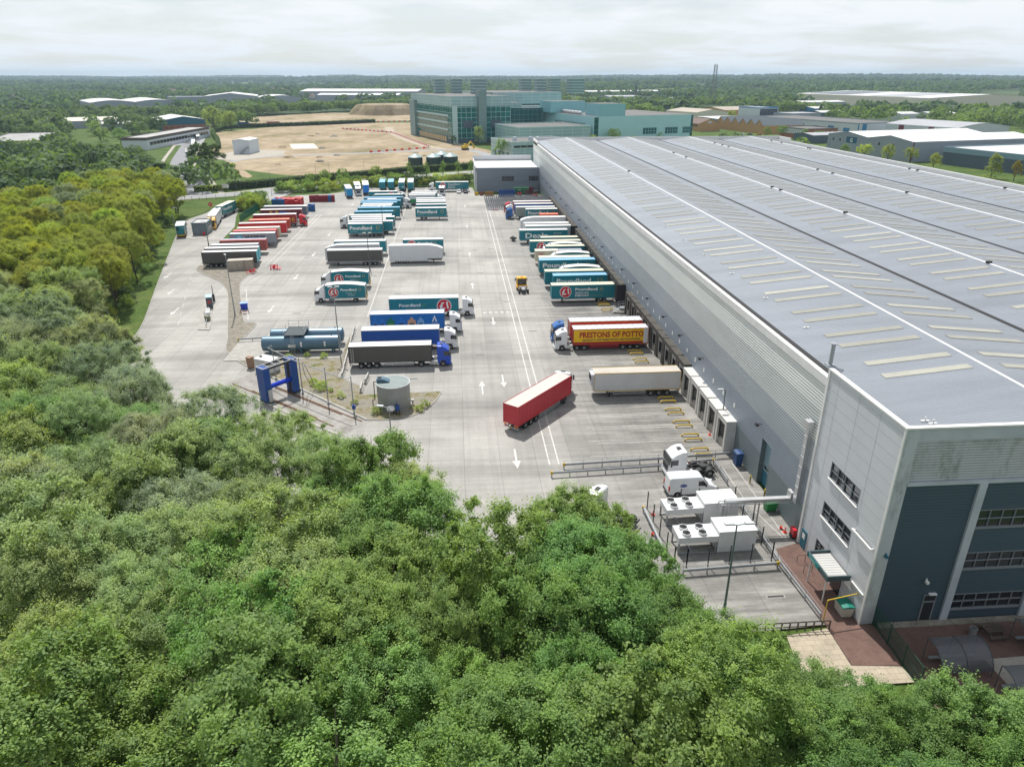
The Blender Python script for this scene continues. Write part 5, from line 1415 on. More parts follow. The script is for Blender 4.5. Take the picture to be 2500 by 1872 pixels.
def lamp(label, x, y, h, arms=((0, 0.8),), m=None, grp=None, r=0.125):
    t = thing("lamp_column", label, "street lamp", (x, y, 0), 0, grp)
    a = MB(); a.cyl((0, 0, 0), (0, 0, 1.3), r * 1.35, r * 1.25, 8); a.cyl((0, 0, 1.3), (0, 0, h), r, r * 0.55, 8); a.box(-0.25, 0.25, -0.25, 0.25, 0, 0.05)
    a.build("pole", m or M_COLD, t)
    for az, L in arms:
        b = MB(); c, s = math.cos(R(az)), math.sin(R(az))
        b.bar((0, 0, h - 0.04), (c * L, s * L, h + 0.12), 0.07, 0.07)
        T = Matrix.Translation((c * (L + 0.15), s * (L + 0.15), h + 0.12)) @ Matrix.Rotation(R(az), 4, "Z")
        b.box(-0.35, 0.45, -0.17, 0.17, -0.05, 0.10, 1, T=T)
        b.build("lamp_head", [m or M_COLD, M_LAMPH], t)
    return t
LG = "tall lamp columns around the lorry yard"
lamp("tall dark lamp column with round head standing on the gravel verge by the blue bin", -46.3, 144.2, 12.6, ((120, 0.15),), M_COLM, LG)
lamp("lamp column behind the pair of teal rigid lorries in mid yard", -22.6, 180.4, 9.3, ((0, 0.5), (180, 0.5)), None, LG)
lamp("lamp column at the rear of the nearest teal row trailer", -22.4, 218.3, 9.6, ((0, 0.5), (180, 0.5)), None, LG)
lamp("lamp column rising out of the middle of the teal trailer row", -19.4, 257.3, 9.7, ((0, 0.7), (180, 0.7)), None, LG)
lamp("twin headed lamp column at the far end of the teal trailer row", -19.6, 299.5, 9.6, ((0, 0.7), (180, 0.7)), None, LG)
lamp("tall lamp column with a small sign standing beside the storage tanks", -21.5, 120.2, 12.2, ((170, 0.4), (10, 0.4)), M_COLM, LG)
lamp("slim lamp column behind the charcoal trailer of the left row", -72.0, 211.0, 7.2, ((180, 0.5),), None, LG)
lamp("short lamp column at the edge of the trees left of the gatehouse", -92.5, 242.4, 6.0, ((0, 0.7),), M_COLM, LG)
lamp("near lamp column in front of the round tank, one arm to the left", -8.6, 76.0, 9.9, ((165, 0.9),), M_COLM, LG, 0.11)
lamp("green lamp column with two heads standing in front of the cooling units", 23.4, 50.0, 9.8, ((180, 0.5), (0, 0.9)), mat("green grey column", S(96, 116, 112), 0.5, var=0.1), LG, 0.12)
RL = "lamp columns along the public road"
for x, y, h, lb in ((-75.9, 306.8, 9.8, "road lamp beside the junction where the entry lane meets the road"), (-94.3, 321.4, 9.7, "road lamp in front of the leafy bank, left of the hedge"), (-79.2, 275.6, 10.1, "lamp column standing among the shrubs at the entry lane"),
                    (-68.4, 367.4, 6.2, "road lamp beyond the hedge, left one of a close pair"), (-63.5, 377.9, 5.8, "road lamp beyond the hedge, right one of a close pair"), (-44.1, 361.4, 7.8, "road lamp at the hedge behind the far trailer row"), (-105.5, 312, 9.5, "road lamp at the left end of the public road by the dark trees")):
    lamp(lb, x, y, h, ((90, 0.6),), None, RL, 0.07)
lamp("wall side lamp on a bent pole standing against the warehouse cladding", 34.9, 83.8, 7.2, ((180, 0.5),), M_COLD, None, 0.10)
def barrier(label, pts, posts=2.2, z=0.62, rail=True, grp="galvanised guard rails round the docks corner"):
    t = thing("guard_rail", label, "guard rail", (pts[0][0], pts[0][1], 0), 0, grp)
    o = Vector((pts[0][0], pts[0][1], 0))
    b = MB(); p_ = MB()
    for a, c in zip(pts[:-1], pts[1:]):
        A, C_ = Vector((*a, z)) - o, Vector((*c, z)) - o
        b.bar(A, C_, 0.09, 0.30); b.bar(A + Vector((0, 0, 0.07)), C_ + Vector((0, 0, 0.07)), 0.16, 0.09); b.bar(A - Vector((0, 0, 0.08)), C_ - Vector((0, 0, 0.08)), 0.16, 0.09)
        n = max(1, int((C_ - A).length / posts))
        for k in range(n + 1):
            q = A + (C_ - A) * (k / n)
            p_.box(q.x - 0.06, q.x + 0.06, q.y - 0.05, q.y + 0.05, 0, z + 0.1)
            if rail:
                p_.box(q.x - 0.02, q.x + 0.02, q.y + 0.06, q.y + 0.10, 0.2, z + 0.52)
        if rail:
            p_.bar(A + Vector((0, 0.08, 0.5)), C_ + Vector((0, 0.08, 0.5)), 0.035, 0.035)
    b.build("rail", M_GALV, t); p_.build("posts", M_GALV, t)
    e = MB(); e.box(-0.14, 0.14, -0.10, 0.10, z - 0.2, z + 0.2); e.build("end_cap", M_YEL, t)
barrier("long guard rail just below the docks, the one farther from the trees", [(12.5, 77.3), (24.8, 77.9), (35.0, 78.7)])
barrier("guard rail nearer the trees, running behind the white tractor unit", [(10.7, 75.4), (24.3, 76.1), (31.4, 77.1)], rail=False)
barrier("short guard rail between the white tractor unit and the roller door", [(31.7, 77.0), (31.7, 72.0)], 1.7)
barrier("guard rail along the tree side of the cooling unit compound", [(20.1, 67.0), (20.3, 57.0), (20.8, 55.6)], rail=False)
barrier("guard rail with yellow end between the compound and the paved bay", [(31.1, 56.1), (21.3, 55.7)])
barrier("long guard rail on the building side of the compound and paved bay", [(31.4, 67.5), (31.4, 56.8), (31.9, 48.6)])
barrier("dark steel rail running to the left of the storage tanks", [(-41.2, 127.9), (-36.2, 128.4)], rail=False, grp=None)
def guide_mesh():
    a = MB(); L = 2.3
    a.tube([(0, 0, 0), (0.05, 0, 0.28), (0.3, 0, 0.36), (L - 0.3, 0, 0.36), (L, 0, 0.30), (L + 0.08, 0, 0)], 0.11, 7)
    return a.mesh("wheel_guide", [M_YEL])
GM = guide_mesh()
for k, y in enumerate([79.9, 84.0, 88.1, 92.2, 96.3, 112.6, 116.6, 141.6, 145.8]):
    for d, nm in ((0.75, "farther"), (-0.65, "nearer")):
        o = put("wheel_guide", GM, None, (29.9, y + d, 0))
        tag(o, "%s yellow wheel guide of the %s pair from the near end of the docks" % (nm, ("first", "second", "third", "fourth", "fifth", "sixth", "seventh", "eighth", "ninth")[k]), "wheel guide", "yellow wheel guides on the dock apron")
t = thing("dock_steps", "galvanised steps with hand rails in the gap between two runs of docks", "steps", (31.2, 140.3, 0))
a = MB(); a.box(2.0, 4.1, -0.7, 0.7, 1.1, 1.2)
for k in range(5):
    a.box(0.4 + 0.32 * k, 0.72 + 0.32 * k, -0.6, 0.6, 0.2 * k + 0.1, 0.2 * k + 0.16)
a.build("treads", M_GALV, t)
for y in (-0.7, 0.7):
    a = MB(); a.tube([(0.3, y, 0.0), (0.3, y, 1.0), (2.0, y, 2.2), (4.0, y, 2.2)], 0.035, 6); a.tube([(0.3, y, 0.5), (2.0, y, 1.7), (4.0, y, 1.7)], 0.03, 6)
    for x in (2.0, 3.0, 4.0):
        a.cyl((x, y, 0), (x, y, 2.2), 0.035, 0.035, 6)
    a.build("hand_rail", M_GALV, t)
M_ACW = mat("white condenser casing", (0.72, 0.73, 0.73), 0.45, var=0.08, vscale=0.8)
def condenser(label, loc, rz):
    t = thing("condensing_unit", label, "cooling unit", loc, rz, "cooling units in the fenced compound")
    a = MB(); a.box(0, 4.2, 0, 2.3, 1.35, 2.05); a.build("fan_deck", M_ACW, t)
    a = MB(); a.box(4.2, 8.2, -0.1, 2.5, 0.12, 2.55); a.box(4.15, 8.25, -0.15, 2.55, 2.55, 2.62); 
    for x in (5.2, 6.2, 7.2):
        a.box(x - 0.01, x + 0.01, -0.115, -0.10, 0.2, 2.5)
    a.build("plant_cabinet", M_ACW, t)
    a = MB()
    for x in (0.1, 4.05):
        for y in (0.1, 2.2):
            a.box(x - 0.08, x + 0.08, y - 0.08, y + 0.08, 0.0, 1.35)
    a.box(0, 4.2, 0.0, 0.12, 0.0, 0.14); a.box(0, 4.2, 2.18, 2.3, 0.0, 0.14); a.box(1.5, 1.62, 0.1, 2.2, 0.0, 0.12); a.box(4.2, 8.2, -0.1, 2.5, 0.0, 0.115)
    a.build("support_frame", M_GALV, t)
    for x in (0.95, 2.65):
        for y in (0.62, 1.68):
            a = MB(); a.lathe([(0.47, 2.05), (0.47, 2.30), (0.41, 2.30), (0.41, 2.10)], 20, c=(x, y)); f = a.build("fan", M_ACW, t)
            a = MB(); a.cyl((x, y, 2.10), (x, y, 2.115), 0.405, 0.405, 20)
            a.cyl((x, y, 2.11), (x, y, 2.26), 0.09, 0.09, 8)
            for k in range(5):
                c, s = math.cos(k * 1.2566), math.sin(k * 1.2566)
                a.face([(x + c * 0.08 - s * 0.05, y + s * 0.08 + c * 0.05, 2.22), (x + c * 0.38 - s * 0.12, y + s * 0.38 + c * 0.12, 2.18), (x + c * 0.38 + s * 0.12, y + s * 0.38 - c * 0.12, 2.25), (x + c * 0.08 + s * 0.05, y + s * 0.08 - c * 0.05, 2.25)])
            a.build("fan_blades", M_BLACK, f)
    return t
condenser("white four fan cooling unit on legs, the one nearer the trees and paved bay", (21.7, 59.0, 0), R(1))
condenser("white four fan cooling unit on legs, the one beside the white van", (21.9, 64.1, 0), R(3))
t = thing("pipe_bridge", "shiny covered pipe tray running from the cooling units up the warehouse wall", "pipework", (27.8, 63.0, 0))
a = MB(); a.box(0, 7.0, -0.28, 0.28, 3.5, 3.85); a.box(6.95, 7.30, -0.45, 0.45, 3.5, 4.6, 0); a.build("duct_cover", M_ALU, t)
a = MB(); a.box(7.0, 7.35, -1.5, -0.85, 3.9, 13.0); 
for z in np.arange(4.6, 12.8, 1.2):
    a.box(6.96, 7.0, -1.52, -0.83, z, z + 0.05)
a.box(6.75, 7.38, -1.6, -0.75, 12.9, 13.6); a.build("riser_cover", M_ALU, t)
a = MB()
for y, z in ((-0.42, 3.42), (0.0, 3.35), (0.45, 3.42)):
    a.tube([(-0.6, y, 2.4), (-0.5, y, z), (6.9, y, z)], 0.06, 6)
for k in range(4):
    a.cyl((0.2 + 0.25 * k, -0.6 + 0.3 * k, 2.5), (0.2 + 0.25 * k, -0.6 + 0.3 * k, 3.6), 0.05, 0.05, 6)
a.build("pipes", M_GREY, t)
a = MB()
for x in (0.1, 3.6):
    a.box(x - 0.06, x + 0.06, -0.5, -0.4, 0, 3.5); a.box(x - 0.06, x + 0.06, 0.4, 0.5, 0, 3.5)
a.build("stanchion", M_GALV, t)
M_MESHF = mat("green black fence steel", (0.03, 0.045, 0.04), 0.6, var=0.1)
def mesh_fence(label, pts, h=2.2, sp=2.4, pitch=0.35, m=None, wire=0.012, name="mesh_fence", grp=None):
    o = Vector((pts[0][0], pts[0][1], 0)); t = thing(name, label, "fence", o, 0, grp)
    p_, w_ = MB(), MB()
    for a, c in zip(pts[:-1], pts[1:]):
        A, C_ = Vector((*a, 0)) - o, Vector((*c, 0)) - o; L = (C_ - A).length
        n = max(1, round(L / sp))
        for k in range(n + 1):
            q = A + (C_ - A) * (k / n); p_.box(q.x - 0.05, q.x + 0.05, q.y - 0.05, q.y + 0.05, 0, h + 0.1)
        nv = int(L / pitch)
        for k in range(nv + 1):
            q = A + (C_ - A) * (k / max(1, nv)); w_.bar(q + Vector((0, 0, 0.05)), q + Vector((0, 0, h)), wire, wire)
        for z in (0.1, h * 0.5, h - 0.02):
            w_.bar(A + Vector((0, 0, z)), C_ + Vector((0, 0, z)), wire * 1.3, wire * 1.3)
    p_.build("posts", m or M_MESHF, t); w_.build("mesh_panel", m or M_MESHF, t)
mesh_fence("thin dark mesh fence with tall posts round the cooling units", [(20.7, 67.6), (20.8, 57.2), (22.0, 56.9), (31.0, 57.3), (31.0, 67.9), (24.6, 67.9)], 2.2, 2.5, 0.25, None, 0.006)
mesh_fence("dark green palisade fence from the office corner down to the trees", [(36.35, 47.6), (36.2, 40.5)], 2.1, 2.4, 0.14, mat("dark green fence paint", S(30, 74, 60), 0.5, var=0.1), 0.032, "palisade_fence")
mesh_fence("green mesh fence beside the shrubs at the left row of containers", [(-73.4, 249.5), (-73.1, 275.5)], 2.4, 3.0, 0.3, mat("green fence paint", S(20, 104, 84), 0.5, var=0.1), 0.06)
mesh_fence("grey bar fence along the public road beyond the gatehouse", [(-107, 295.4), (-99.5, 298.2), (-93.3, 302.2), (-87.1, 306.2)], 1.7, 3.2, 0.35, M_COLD, 0.02)
t = thing("timber_fence", "low brown timber rail fence at the end of the paved bay", "fence", (22.5, 47.35, 0))
a = MB()
for k in range(14):
    x = 9.6 * k / 13; a.box(x - 0.05, x + 0.05, -0.05, 0.05, 0, 1.05)
a.build("posts", mat("brown timber", (0.095, 0.075, 0.055), 0.8, var=0.3, vscale=2), t)
a = MB(); a.box(-0.1, 9.7, 0.055, 0.10, 0.90, 1.02); a.box(-0.1, 9.7, 0.055, 0.10, 0.42, 0.52); a.build("rails", MATS["brown timber"], t)
def bollard(label, x, y, h=1.05, m=None):
    t = thing("bollard", label, "bollard", (x, y, 0), 0, "yellow and black bollards along the warehouse wall")
    a = MB(); a.cyl((0, 0, 0), (0, 0, h), 0.09, 0.09, 10); a.build("post", M_YEL, t)
    a = MB(); 
    for z in (0.25, 0.6):
        a.cyl((0, 0, z), (0, 0, z + 0.16), 0.094, 0.094, 10)
    a.build("black_band", M_BLACK, t)
bollard("yellow and black bollard on the far side of the roller door", 34.6, 72.2); bollard("yellow and black bollard on the near side of the roller door", 35.0, 68.9, 1.15)
def bin4(label, loc, rz, m, lidm, w=1.3, d=0.95, h=1.05, cat="bin", name="waste_bin"):
    t = thing(name, label, cat, loc, rz)
    a = MB(); a.loft([[(-w / 2 * 0.88, -d / 2 * 0.85, 0.12), (w / 2 * 0.88, -d / 2 * 0.85, 0.12), (w / 2 * 0.88, d / 2 * 0.85, 0.12), (-w / 2 * 0.88, d / 2 * 0.85, 0.12)], [(-w / 2, -d / 2, h), (w / 2, -d / 2, h), (w / 2, d / 2, h), (-w / 2, d / 2, h)]]); a.build("tub", m, t)
    a = MB(); a.prism([(-d / 2 - 0.04, h), (d / 2 + 0.04, h), (d / 2 + 0.02, h + 0.12), (0, h + 0.2), (-d / 2 - 0.02, h + 0.1)], -w / 2 - 0.03, w / 2 + 0.03, "x"); a.build("lid", lidm, t)
    for x in (-w / 2 + 0.15, w / 2 - 0.15):
        for y in (-d / 2 + 0.15, d / 2 - 0.15):
            a = MB(); a.cyl((x, y - 0.04, 0.08), (x, y + 0.04, 0.08), 0.08, 0.08, 8); a.build("castor", M_BLACK, t)
M_BGRN = mat("green bin plastic", S(40, 140, 70), 0.5, var=0.1)
bin4("green four wheeled waste bin against the warehouse wall beside the roller door", (34.6, 66.3, 0), R(5), M_BGRN, M_BGRN)
bin4("cream storage box with teal lid beside the entrance canopy", (34.4, 49.3, 0), R(90), mat("cream plastic", (0.52, 0.50, 0.43), 0.6, var=0.1), mat("teal lid", S(20, 120, 104), 0.5, var=0.05), 1.5, 1.1, 1.15, "storage box", "storage_box")
bin4("dark blue cabinet against the wall just past the last white dock shelter", (34.7, 76.7, 0), R(90), mat("navy cabinet", S(30, 70, 120), 0.5, var=0.1), mat("navy cabinet", S(30, 70, 120)), 1.2, 0.9, 1.7, "cabinet", "cabinet")
bin4("royal blue bin standing on the gravel verge near the tall lamp", (-45.6, 148.8, 0), R(14), mat("royal blue plastic", S(20, 66, 190), 0.5, var=0.1), mat("pale blue lid", S(120, 160, 226), 0.5, var=0.05), 1.5, 1.2, 1.35)
bin4("brown cabinet standing between the wash lane and the storage tanks", (-35.6, 114.8, 0), R(-35), mat("brown cabinet", S(150, 120, 96), 0.7, var=0.15), mat("brown cabinet", S(150, 120, 96)), 1.0, 0.9, 1.9, "cabinet", "cabinet")
t = thing("water_cube", "pale white plastic tank cube standing behind the blue wash gantry", "water tank", (-32.4, 113.2, 0.1), R(-30))
a = MB(); a.box(-1.7, 1.7, -1.1, 1.1, 0.1, 2.2); a.box(-1.75, 1.75, -1.15, 1.15, 2.2, 2.28); a.build("tank", mat("translucent white plastic", (0.62, 0.63, 0.62), 0.5, var=0.12), t)
a = MB(); a.cyl((-1.2, 0, 2.28), (-1.2, 0, 2.42), 0.25, 0.25, 12); a.build("cap", M_BLACK, t)
def cone(label, x, y, fallen=False):
    t = thing("traffic_cone", label, "traffic cone", (x, y, 0.02 if not fallen else 0.18)); 
    if fallen:
        t.rotation_euler = (R(88), 0, R(40))
    mo = mat("orange cone plastic", S(240, 70, 40), 0.5, var=0.05)
    a = MB(); a.box(-0.2, 0.2, -0.2, 0.2, 0, 0.04); a.cyl((0, 0, 0.04), (0, 0, 0.62), 0.14, 0.03, 10); a.build("cone", mo, t)
    a = MB(); a.cyl((0, 0, 0.28), (0, 0, 0.42), 0.102, 0.074, 10); a.build("white_band", M_WHITE, t)
cone("orange cone lying by the compound rail close to the trees", 20.0, 62.6, True); cone("orange cone inside the compound corner behind the mesh", 21.1, 66.4)
cone("orange cone standing against the warehouse wall left of the teal door", 34.5, 62.0); cone("orange cone lying flat against the warehouse wall left of the teal door", 34.3, 62.7, True)
cone("orange cone between the white dock shelters", 33.9, 84.9)
t = thing("fire_point", "red hose trolley against the wall left of the teal side door", "hose trolley", (35.0, 61.0, 0)); a = MB(); a.box(-0.3, 0.1, -0.4, 0.4, 0.3, 1.2); a.cyl((-0.1, -0.3, 0.3), (-0.1, 0.3, 0.3), 0.3, 0.3, 12, 1); a.build("trolley", [M_LRED, M_BLACK], t)
t = thing("hoop_barrier", "thin yellow height pole barrier across the brick path", "barrier", (32.1, 48.4, 0)); a = MB(); a.cyl((0, 0, 0), (0, 0, 2.4), 0.05, 0.05, 8); a.bar((0, 0, 2.4), (3.1, 0.5, 2.55), 0.07, 0.07); a.build("pole", M_YEL, t)
for k, (x, y, lb) in enumerate(((33.5, 56.9, "grey cycle hoop on the brick path, nearer the teal door"), (33.4, 55.2, "grey cycle hoop on the brick path, nearer the canopy"))):
    a = MB(); a.tube([(0, 0, 0), (0, 0, 0.75), (0.1, 0, 0.85), (0.75, 0, 0.85), (0.85, 0, 0.75), (0.85, 0, 0)], 0.03, 6); tag(a.build("cycle_hoop", M_COLD, None, (x, y, 0)), lb, "cycle hoop")
t = thing("picnic_bench", "dark timber picnic bench on the paved court below the office windows", "bench", (46.2, 45.6, 0), R(2)); MT = MATS["brown timber"]
for y in (-0.3, 0, 0.3):
    a = MB(); a.box(-0.9, 0.9, y - 0.13, y + 0.13, 0.72, 0.77); a.build("top_plank", MT, t)
for y in (-0.8, 0.8):
    a = MB(); a.box(-0.9, 0.9, y - 0.15, y + 0.15, 0.42, 0.47); a.build("seat", MT, t)
for x in (-0.6, 0.6):
    a = MB(); a.bar((x, -0.3, 0.72), (x, -0.75, 0), 0.09, 0.06); a.bar((x, 0.3, 0.72), (x, 0.75, 0), 0.09, 0.06); a.bar((x, -0.85, 0.38), (x, 0.85, 0.38), 0.06, 0.09); a.build("trestle", MT, t)
t = thing("litter_bin", "round grey litter bin beside the picnic bench", "bin", (44.4, 45.7, 0)); a = MB(); a.lathe([(0.0, 0.02), (0.28, 0.02), (0.32, 0.85), (0.27, 0.85), (0.25, 0.3), (0.0, 0.3)], 14); a.build("drum", M_GALV, t)
M_CLEAR = bpy.data.materials.new("smoky shelter sheet"); _t, _b = nodes_of(M_CLEAR)
_b.inputs["Base Color"].default_value = (0.10, 0.11, 0.125, 1); _b.inputs["Roughness"].default_value = 0.22; _b.inputs["Alpha"].default_value = 0.78
def shelter_shed(label, x, y, L, rz=0.0):
    t = thing("smoking_shelter", label, "shelter", (x, y, 0), rz, "curved shelters on the paved court")
    a = MB(); n = 10; secs = []
    for k in range(n + 1):
        f = R(8 + 100 * k / n); secs.append([(0, 0.9 - 1.9 * math.cos(f), 0.35 + 1.95 * math.sin(f)), (L, 0.9 - 1.9 * math.cos(f), 0.35 + 1.95 * math.sin(f))])
    a.loft(secs, closed=False); a.build("roof_sheet", M_CLEAR, t)
    a = MB()
    for x0 in [L * k / 2 for k in range(3)]:
        a.tube([(x0, 0.9 - 1.9 * math.cos(R(8 + 100 * k / n)), 0.38 + 1.95 * math.sin(R(8 + 100 * k / n))) for k in range(n + 1)], 0.04, 5); a.cyl((x0, -0.95, 0), (x0, -0.95, 0.7), 0.04, 0.04, 6); a.cyl((x0, 1.45, 0), (x0, 1.45, 2.25), 0.04, 0.04, 6)
    a.build("frame", M_COLD, t)
    a = MB(); a.box(0.2, L - 0.2, 0.9, 1.2, 0.42, 0.48); a.build("bench", M_GALV, t)
shelter_shed("curved smoky shelter on the court, the one closest to the green fence", 38.4, 42.0, 4.4)
shelter_shed("curved smoky shelter at the right edge of the court slabs", 47.4, 43.6, 4.4); shelter_shed("long low curved shelter just above the right hand tree tops", 42.4, 38.6, 7.0)
M_WBLUE = mat("wash gantry blue", S(14, 72, 150), 0.45, var=0.14, vscale=0.8)
t = thing("lorry_wash", "tall blue drive through lorry wash gantry with horizontal brush", "lorry wash", (*wl(11.4, 0), 0), math.atan2(wd.y, wd.x))
for s in (-1, 1):
    a = MB(); a.box(-0.9, 0.9, s * 2.45 - 0.55, s * 2.45 + 0.55, 0.25, 5.6); a.box(-0.35, 0.35, s * 1.9 - 0.03, s * 1.9 + 0.03, 0.4, 5.4, 1); a.box(-0.95, 0.95, s * 2.45 - 0.6, s * 2.45 + 0.6, 0.0, 0.25, 2); a.build("tower", [M_WBLUE, M_BLACK, M_CHAS], t)
a = MB()
for x in (-0.86, 0.86):
    a.box(x - 0.05, x + 0.05, -1.9, 1.9, 5.3, 5.6)
    a.box(x - 0.04, x + 0.04, -3.0, 3.0, 5.61, 5.68, 1)
for y in (-3.0, -1.9, -0.6, 0.6, 1.9, 3.0):
    a.box(-0.9, 0.9, y - 0.04, y + 0.04, 5.685, 5.74, 1)
a.build("top_frame", [M_CHAS, M_GREY], t)
a = MB(); a.cyl((0.2, -1.9, 2.3), (0.2, 1.9, 2.3), 0.36, 0.36, 14); a.build("brush", mat("blue brush bristles", S(14, 60, 200), 0.9, var=0.35, vscale=6), t)
a = MB(); a.box(0.95, 1.25, -2.7, -2.1, 0.3, 2.2); a.build("pump_box", M_GREY, t)
t = thing("spray_pipe", "long grey overhead pipe on four posts along the wash lane", "pipework", (-15.9, 95.4, 0))
PP = [(0, 0), (-4.3, 3.7), (-8.9, 7.9), (-14.3, 13.9)]
for p in PP:
    a = MB(); a.cyl((p[0], p[1], 0), (p[0], p[1], 6.0), 0.09, 0.07, 8); a.box(p[0] - 0.16, p[0] + 0.16, p[1] - 0.16, p[1] + 0.16, 0, 0.3); a.bar((p[0], p[1], 5.9), (p[0] - 0.5, p[1] - 0.5, 5.75), 0.06, 0.06); a.build("post", M_COLM, t)
a = MB(); a.tube([(p[0] - 0.5, p[1] - 0.5, 5.75) for p in PP], 0.07, 8); a.build("pipe", M_GALV, t)
a = MB(); a.tube([(-8.2, 6.9, 5.7), (-8.4, 8.5, 3.0), (-8.0, 9.6, 1.0)], 0.04, 6); a.tube([(-8.0, 6.7, 5.7), (-7.6, 8.7, 2.6), (-7.2, 9.3, 0.2)], 0.04, 6); a.build("hose", M_BLACK, t)
t = thing("control_post", "small blue control box at the foot of the last spray pipe post", "control box", (-15.8, 95.0, 0)); a = MB(); a.cyl((0, 0, 0), (0, 0, 1.0), 0.06, 0.06, 8, 1); a.box(-0.25, 0.25, -0.18, 0.18, 1.0, 1.6); a.build("box", [M_WBLUE, M_COLM], t)
M_TANKB = mat("blue grey tank paint", S(96, 126, 146), 0.32, 0.25, var=0.22, vscale=0.5, stretch=(0.6, 1, 2))
def htank(label, x0, y, L, r=1.32):
    t = thing("storage_tank", label, "fuel tank", (x0, y, 0.12), 0, "horizontal storage tanks beside the wash lane")
    a = MB(); n = 28; secs = []
    for x, q in ((-0.25, 0.35), (-0.12, 0.72), (0.0, 0.96), (0.12, 1.0), (L * 0.36, 1.0), (L * 0.36 + 0.01, 0.985), (L - 0.12, 0.985), (L, 0.95), (L + 0.14, 0.7), (L + 0.26, 0.3)):
        secs.append([(x, r * q * math.cos(2 * math.pi * k / n), 1.75 + r * q * math.sin(2 * math.pi * k / n)) for k in range(n)])
    a.loft(secs); a.build("shell", M_TANKB, t, smooth=False)
    for x in (1.2, L * 0.5, L - 1.2):
        a = MB(); a.prism([(-0.95, 0), (0.95, 0), (1.05, 0.85), (-1.05, 0.85)], x - 0.15, x + 0.15, "x"); a.build("saddle", M_TANKB, t)
    for x in (L * 0.5, L * 0.9):
        a = MB(); a.cyl((x, 0, 3.0), (x, 0, 3.25), 0.12, 0.12, 8); a.build("nozzle", M_CHAS, t)
    return t
tk = htank("nearer blue grey horizontal tank with ladder and two white level gauges", -35.0, 121.6, 13.4)
a = MB(); a.box(4.6, 5.9, -1.36, -1.34, 1.4, 1.9, 0); a.build("sign_plate", M_WHITE, tk)
for x in (6.9, 11.0):
    a = MB(); a.box(x - 0.14, x + 0.14, -1.42, -1.30, 1.5, 2.3); a.build("gauge", M_WHITE, tk)
tk2 = htank("farther blue grey horizontal tank behind the walkway platform", -34.4, 125.6, 12.8)
t = thing("access_platform", "dark steel grating platform with rails and ladder over the two tanks", "platform", (-31.2, 121.3, 0.12))
a = MB(); a.box(0, 3.6, -0.3, 4.6, 3.32, 3.40)
for k in range(16):
    a.box(0.1 + 0.22 * k, 0.13 + 0.22 * k, -0.28, 4.58, 3.40, 3.43)
a.build("grating", mat("dark grating", (0.05, 0.065, 0.075), 0.6, 0.3, var=0.2), t)
a = MB()
for x, y in ((0, -0.3), (3.6, -0.3), (0, 4.6), (1.8, 4.6), (3.6, 4.6), (0, 2.2), (3.6, 2.2)):
    a.cyl((x, y, 3.3), (x, y, 4.5), 0.03, 0.03, 6)
for z in (3.9, 4.5):
    a.tube([(0, -0.3, z), (0, 4.6, z), (3.6, 4.6, z), (3.6, -0.3, z)], 0.025, 5)
a.build("hand_rail", M_GALV, t)
a = MB()
for x in (1.4, 1.95):
    a.bar((x, -1.35, 0), (x, -1.2, 4.3), 0.05, 0.05)
for k in range(11):
    a.bar((1.4, -1.33 + 0.012 * k, 0.3 + 0.32 * k), (1.95, -1.33 + 0.012 * k, 0.3 + 0.32 * k), 0.03, 0.03)
a.build("ladder", M_GALV, t)
for x, y in ((0.3, 2.1), (3.3, 2.1)):
    a = MB(); a.cyl((x, y, 0), (x, y, 3.32), 0.07, 0.07, 6); a.build("leg", M_CHAS, t)
M_SILO = mat("galvanised tank panels", (0.30, 0.315, 0.315), 0.45, 0.3, var=0.22, vscale=0.6, stretch=(1, 1, 0.3))
t = thing("round_tank", "squat round galvanised tank with green grey lid at the tip of the gravel bed", "water tank", (-10.2, 97.8, 0.1)); t.scale = (0.93, 0.93, 0.84)
a = MB(); a.lathe([(2.62, 0), (2.62, 4.45)], 40); a.build("shell", M_SILO, t)
a = MB(); a.lathe([(2.70, 0), (2.70, 0.12), (2.62, 0.12)], 40); a.lathe([(2.62, 1.5), (2.65, 1.52), (2.65, 1.56), (2.62, 1.58)], 40); a.lathe([(2.62, 3.0), (2.65, 3.02), (2.65, 3.06), (2.62, 3.08)], 40); a.lathe([(2.62, 4.40), (2.72, 4.40), (2.72, 4.56), (2.55, 4.56)], 40); a.build("hoop", M_GALV, t)
a = MB(); a.face([(2.56 * math.cos(2 * math.pi * k / 40), 2.56 * math.sin(2 * math.pi * k / 40), 4.575) for k in range(40)]); a.build("lid", mat("green grey lid sheet", S(104, 120, 118), 0.5, var=0.12, wave=("Y", 0.5, 0.04)), t)
a = MB(); a.prism([(-2.55, 4.5), (-0.55, 4.5), (-0.55, 4.75), (-1.6, 5.25), (-2.55, 5.25)], -0.35, 0.85, "y"); h_ = a.build("inlet_box", M_TANKB, t)
a = MB(); a.box(-2.4, -1.75, -0.2, 0.7, 5.252, 5.258); a.build("hatch", M_DARKW, h_)
a = MB(); a.tube([(-2.6, 0, 4.6), (-3.05, 0, 4.6), (-3.05, 0, 1.2), (-3.4, -0.1, 1.2), (-3.4, -0.1, 0)], 0.07, 7); a.build("pipe", M_CHAS, t)
a = MB(); a.cyl((2.6, 0, 0.9), (3.2, 0, 0.9), 0.2, 0.2, 10); a.cyl((2.95, 0, 0.1), (2.95, 0, 0.9), 0.09, 0.09, 8, 1); a.build("outlet_valve", [M_WHITE, M_COLD], t)
t = thing("pump", "blue pump with white pressure vessel in the shade of the round tank", "pump", (-9.5, 94.6, 0.1)); a = MB(); a.box(-0.25, 0.3, -0.2, 0.2, 0.65, 1.45); a.cyl((-0.1, 0, 1.45), (-0.1, 0, 1.72), 0.11, 0.09, 10, 1); a.build("motor", [M_WBLUE, M_CHAS], t)
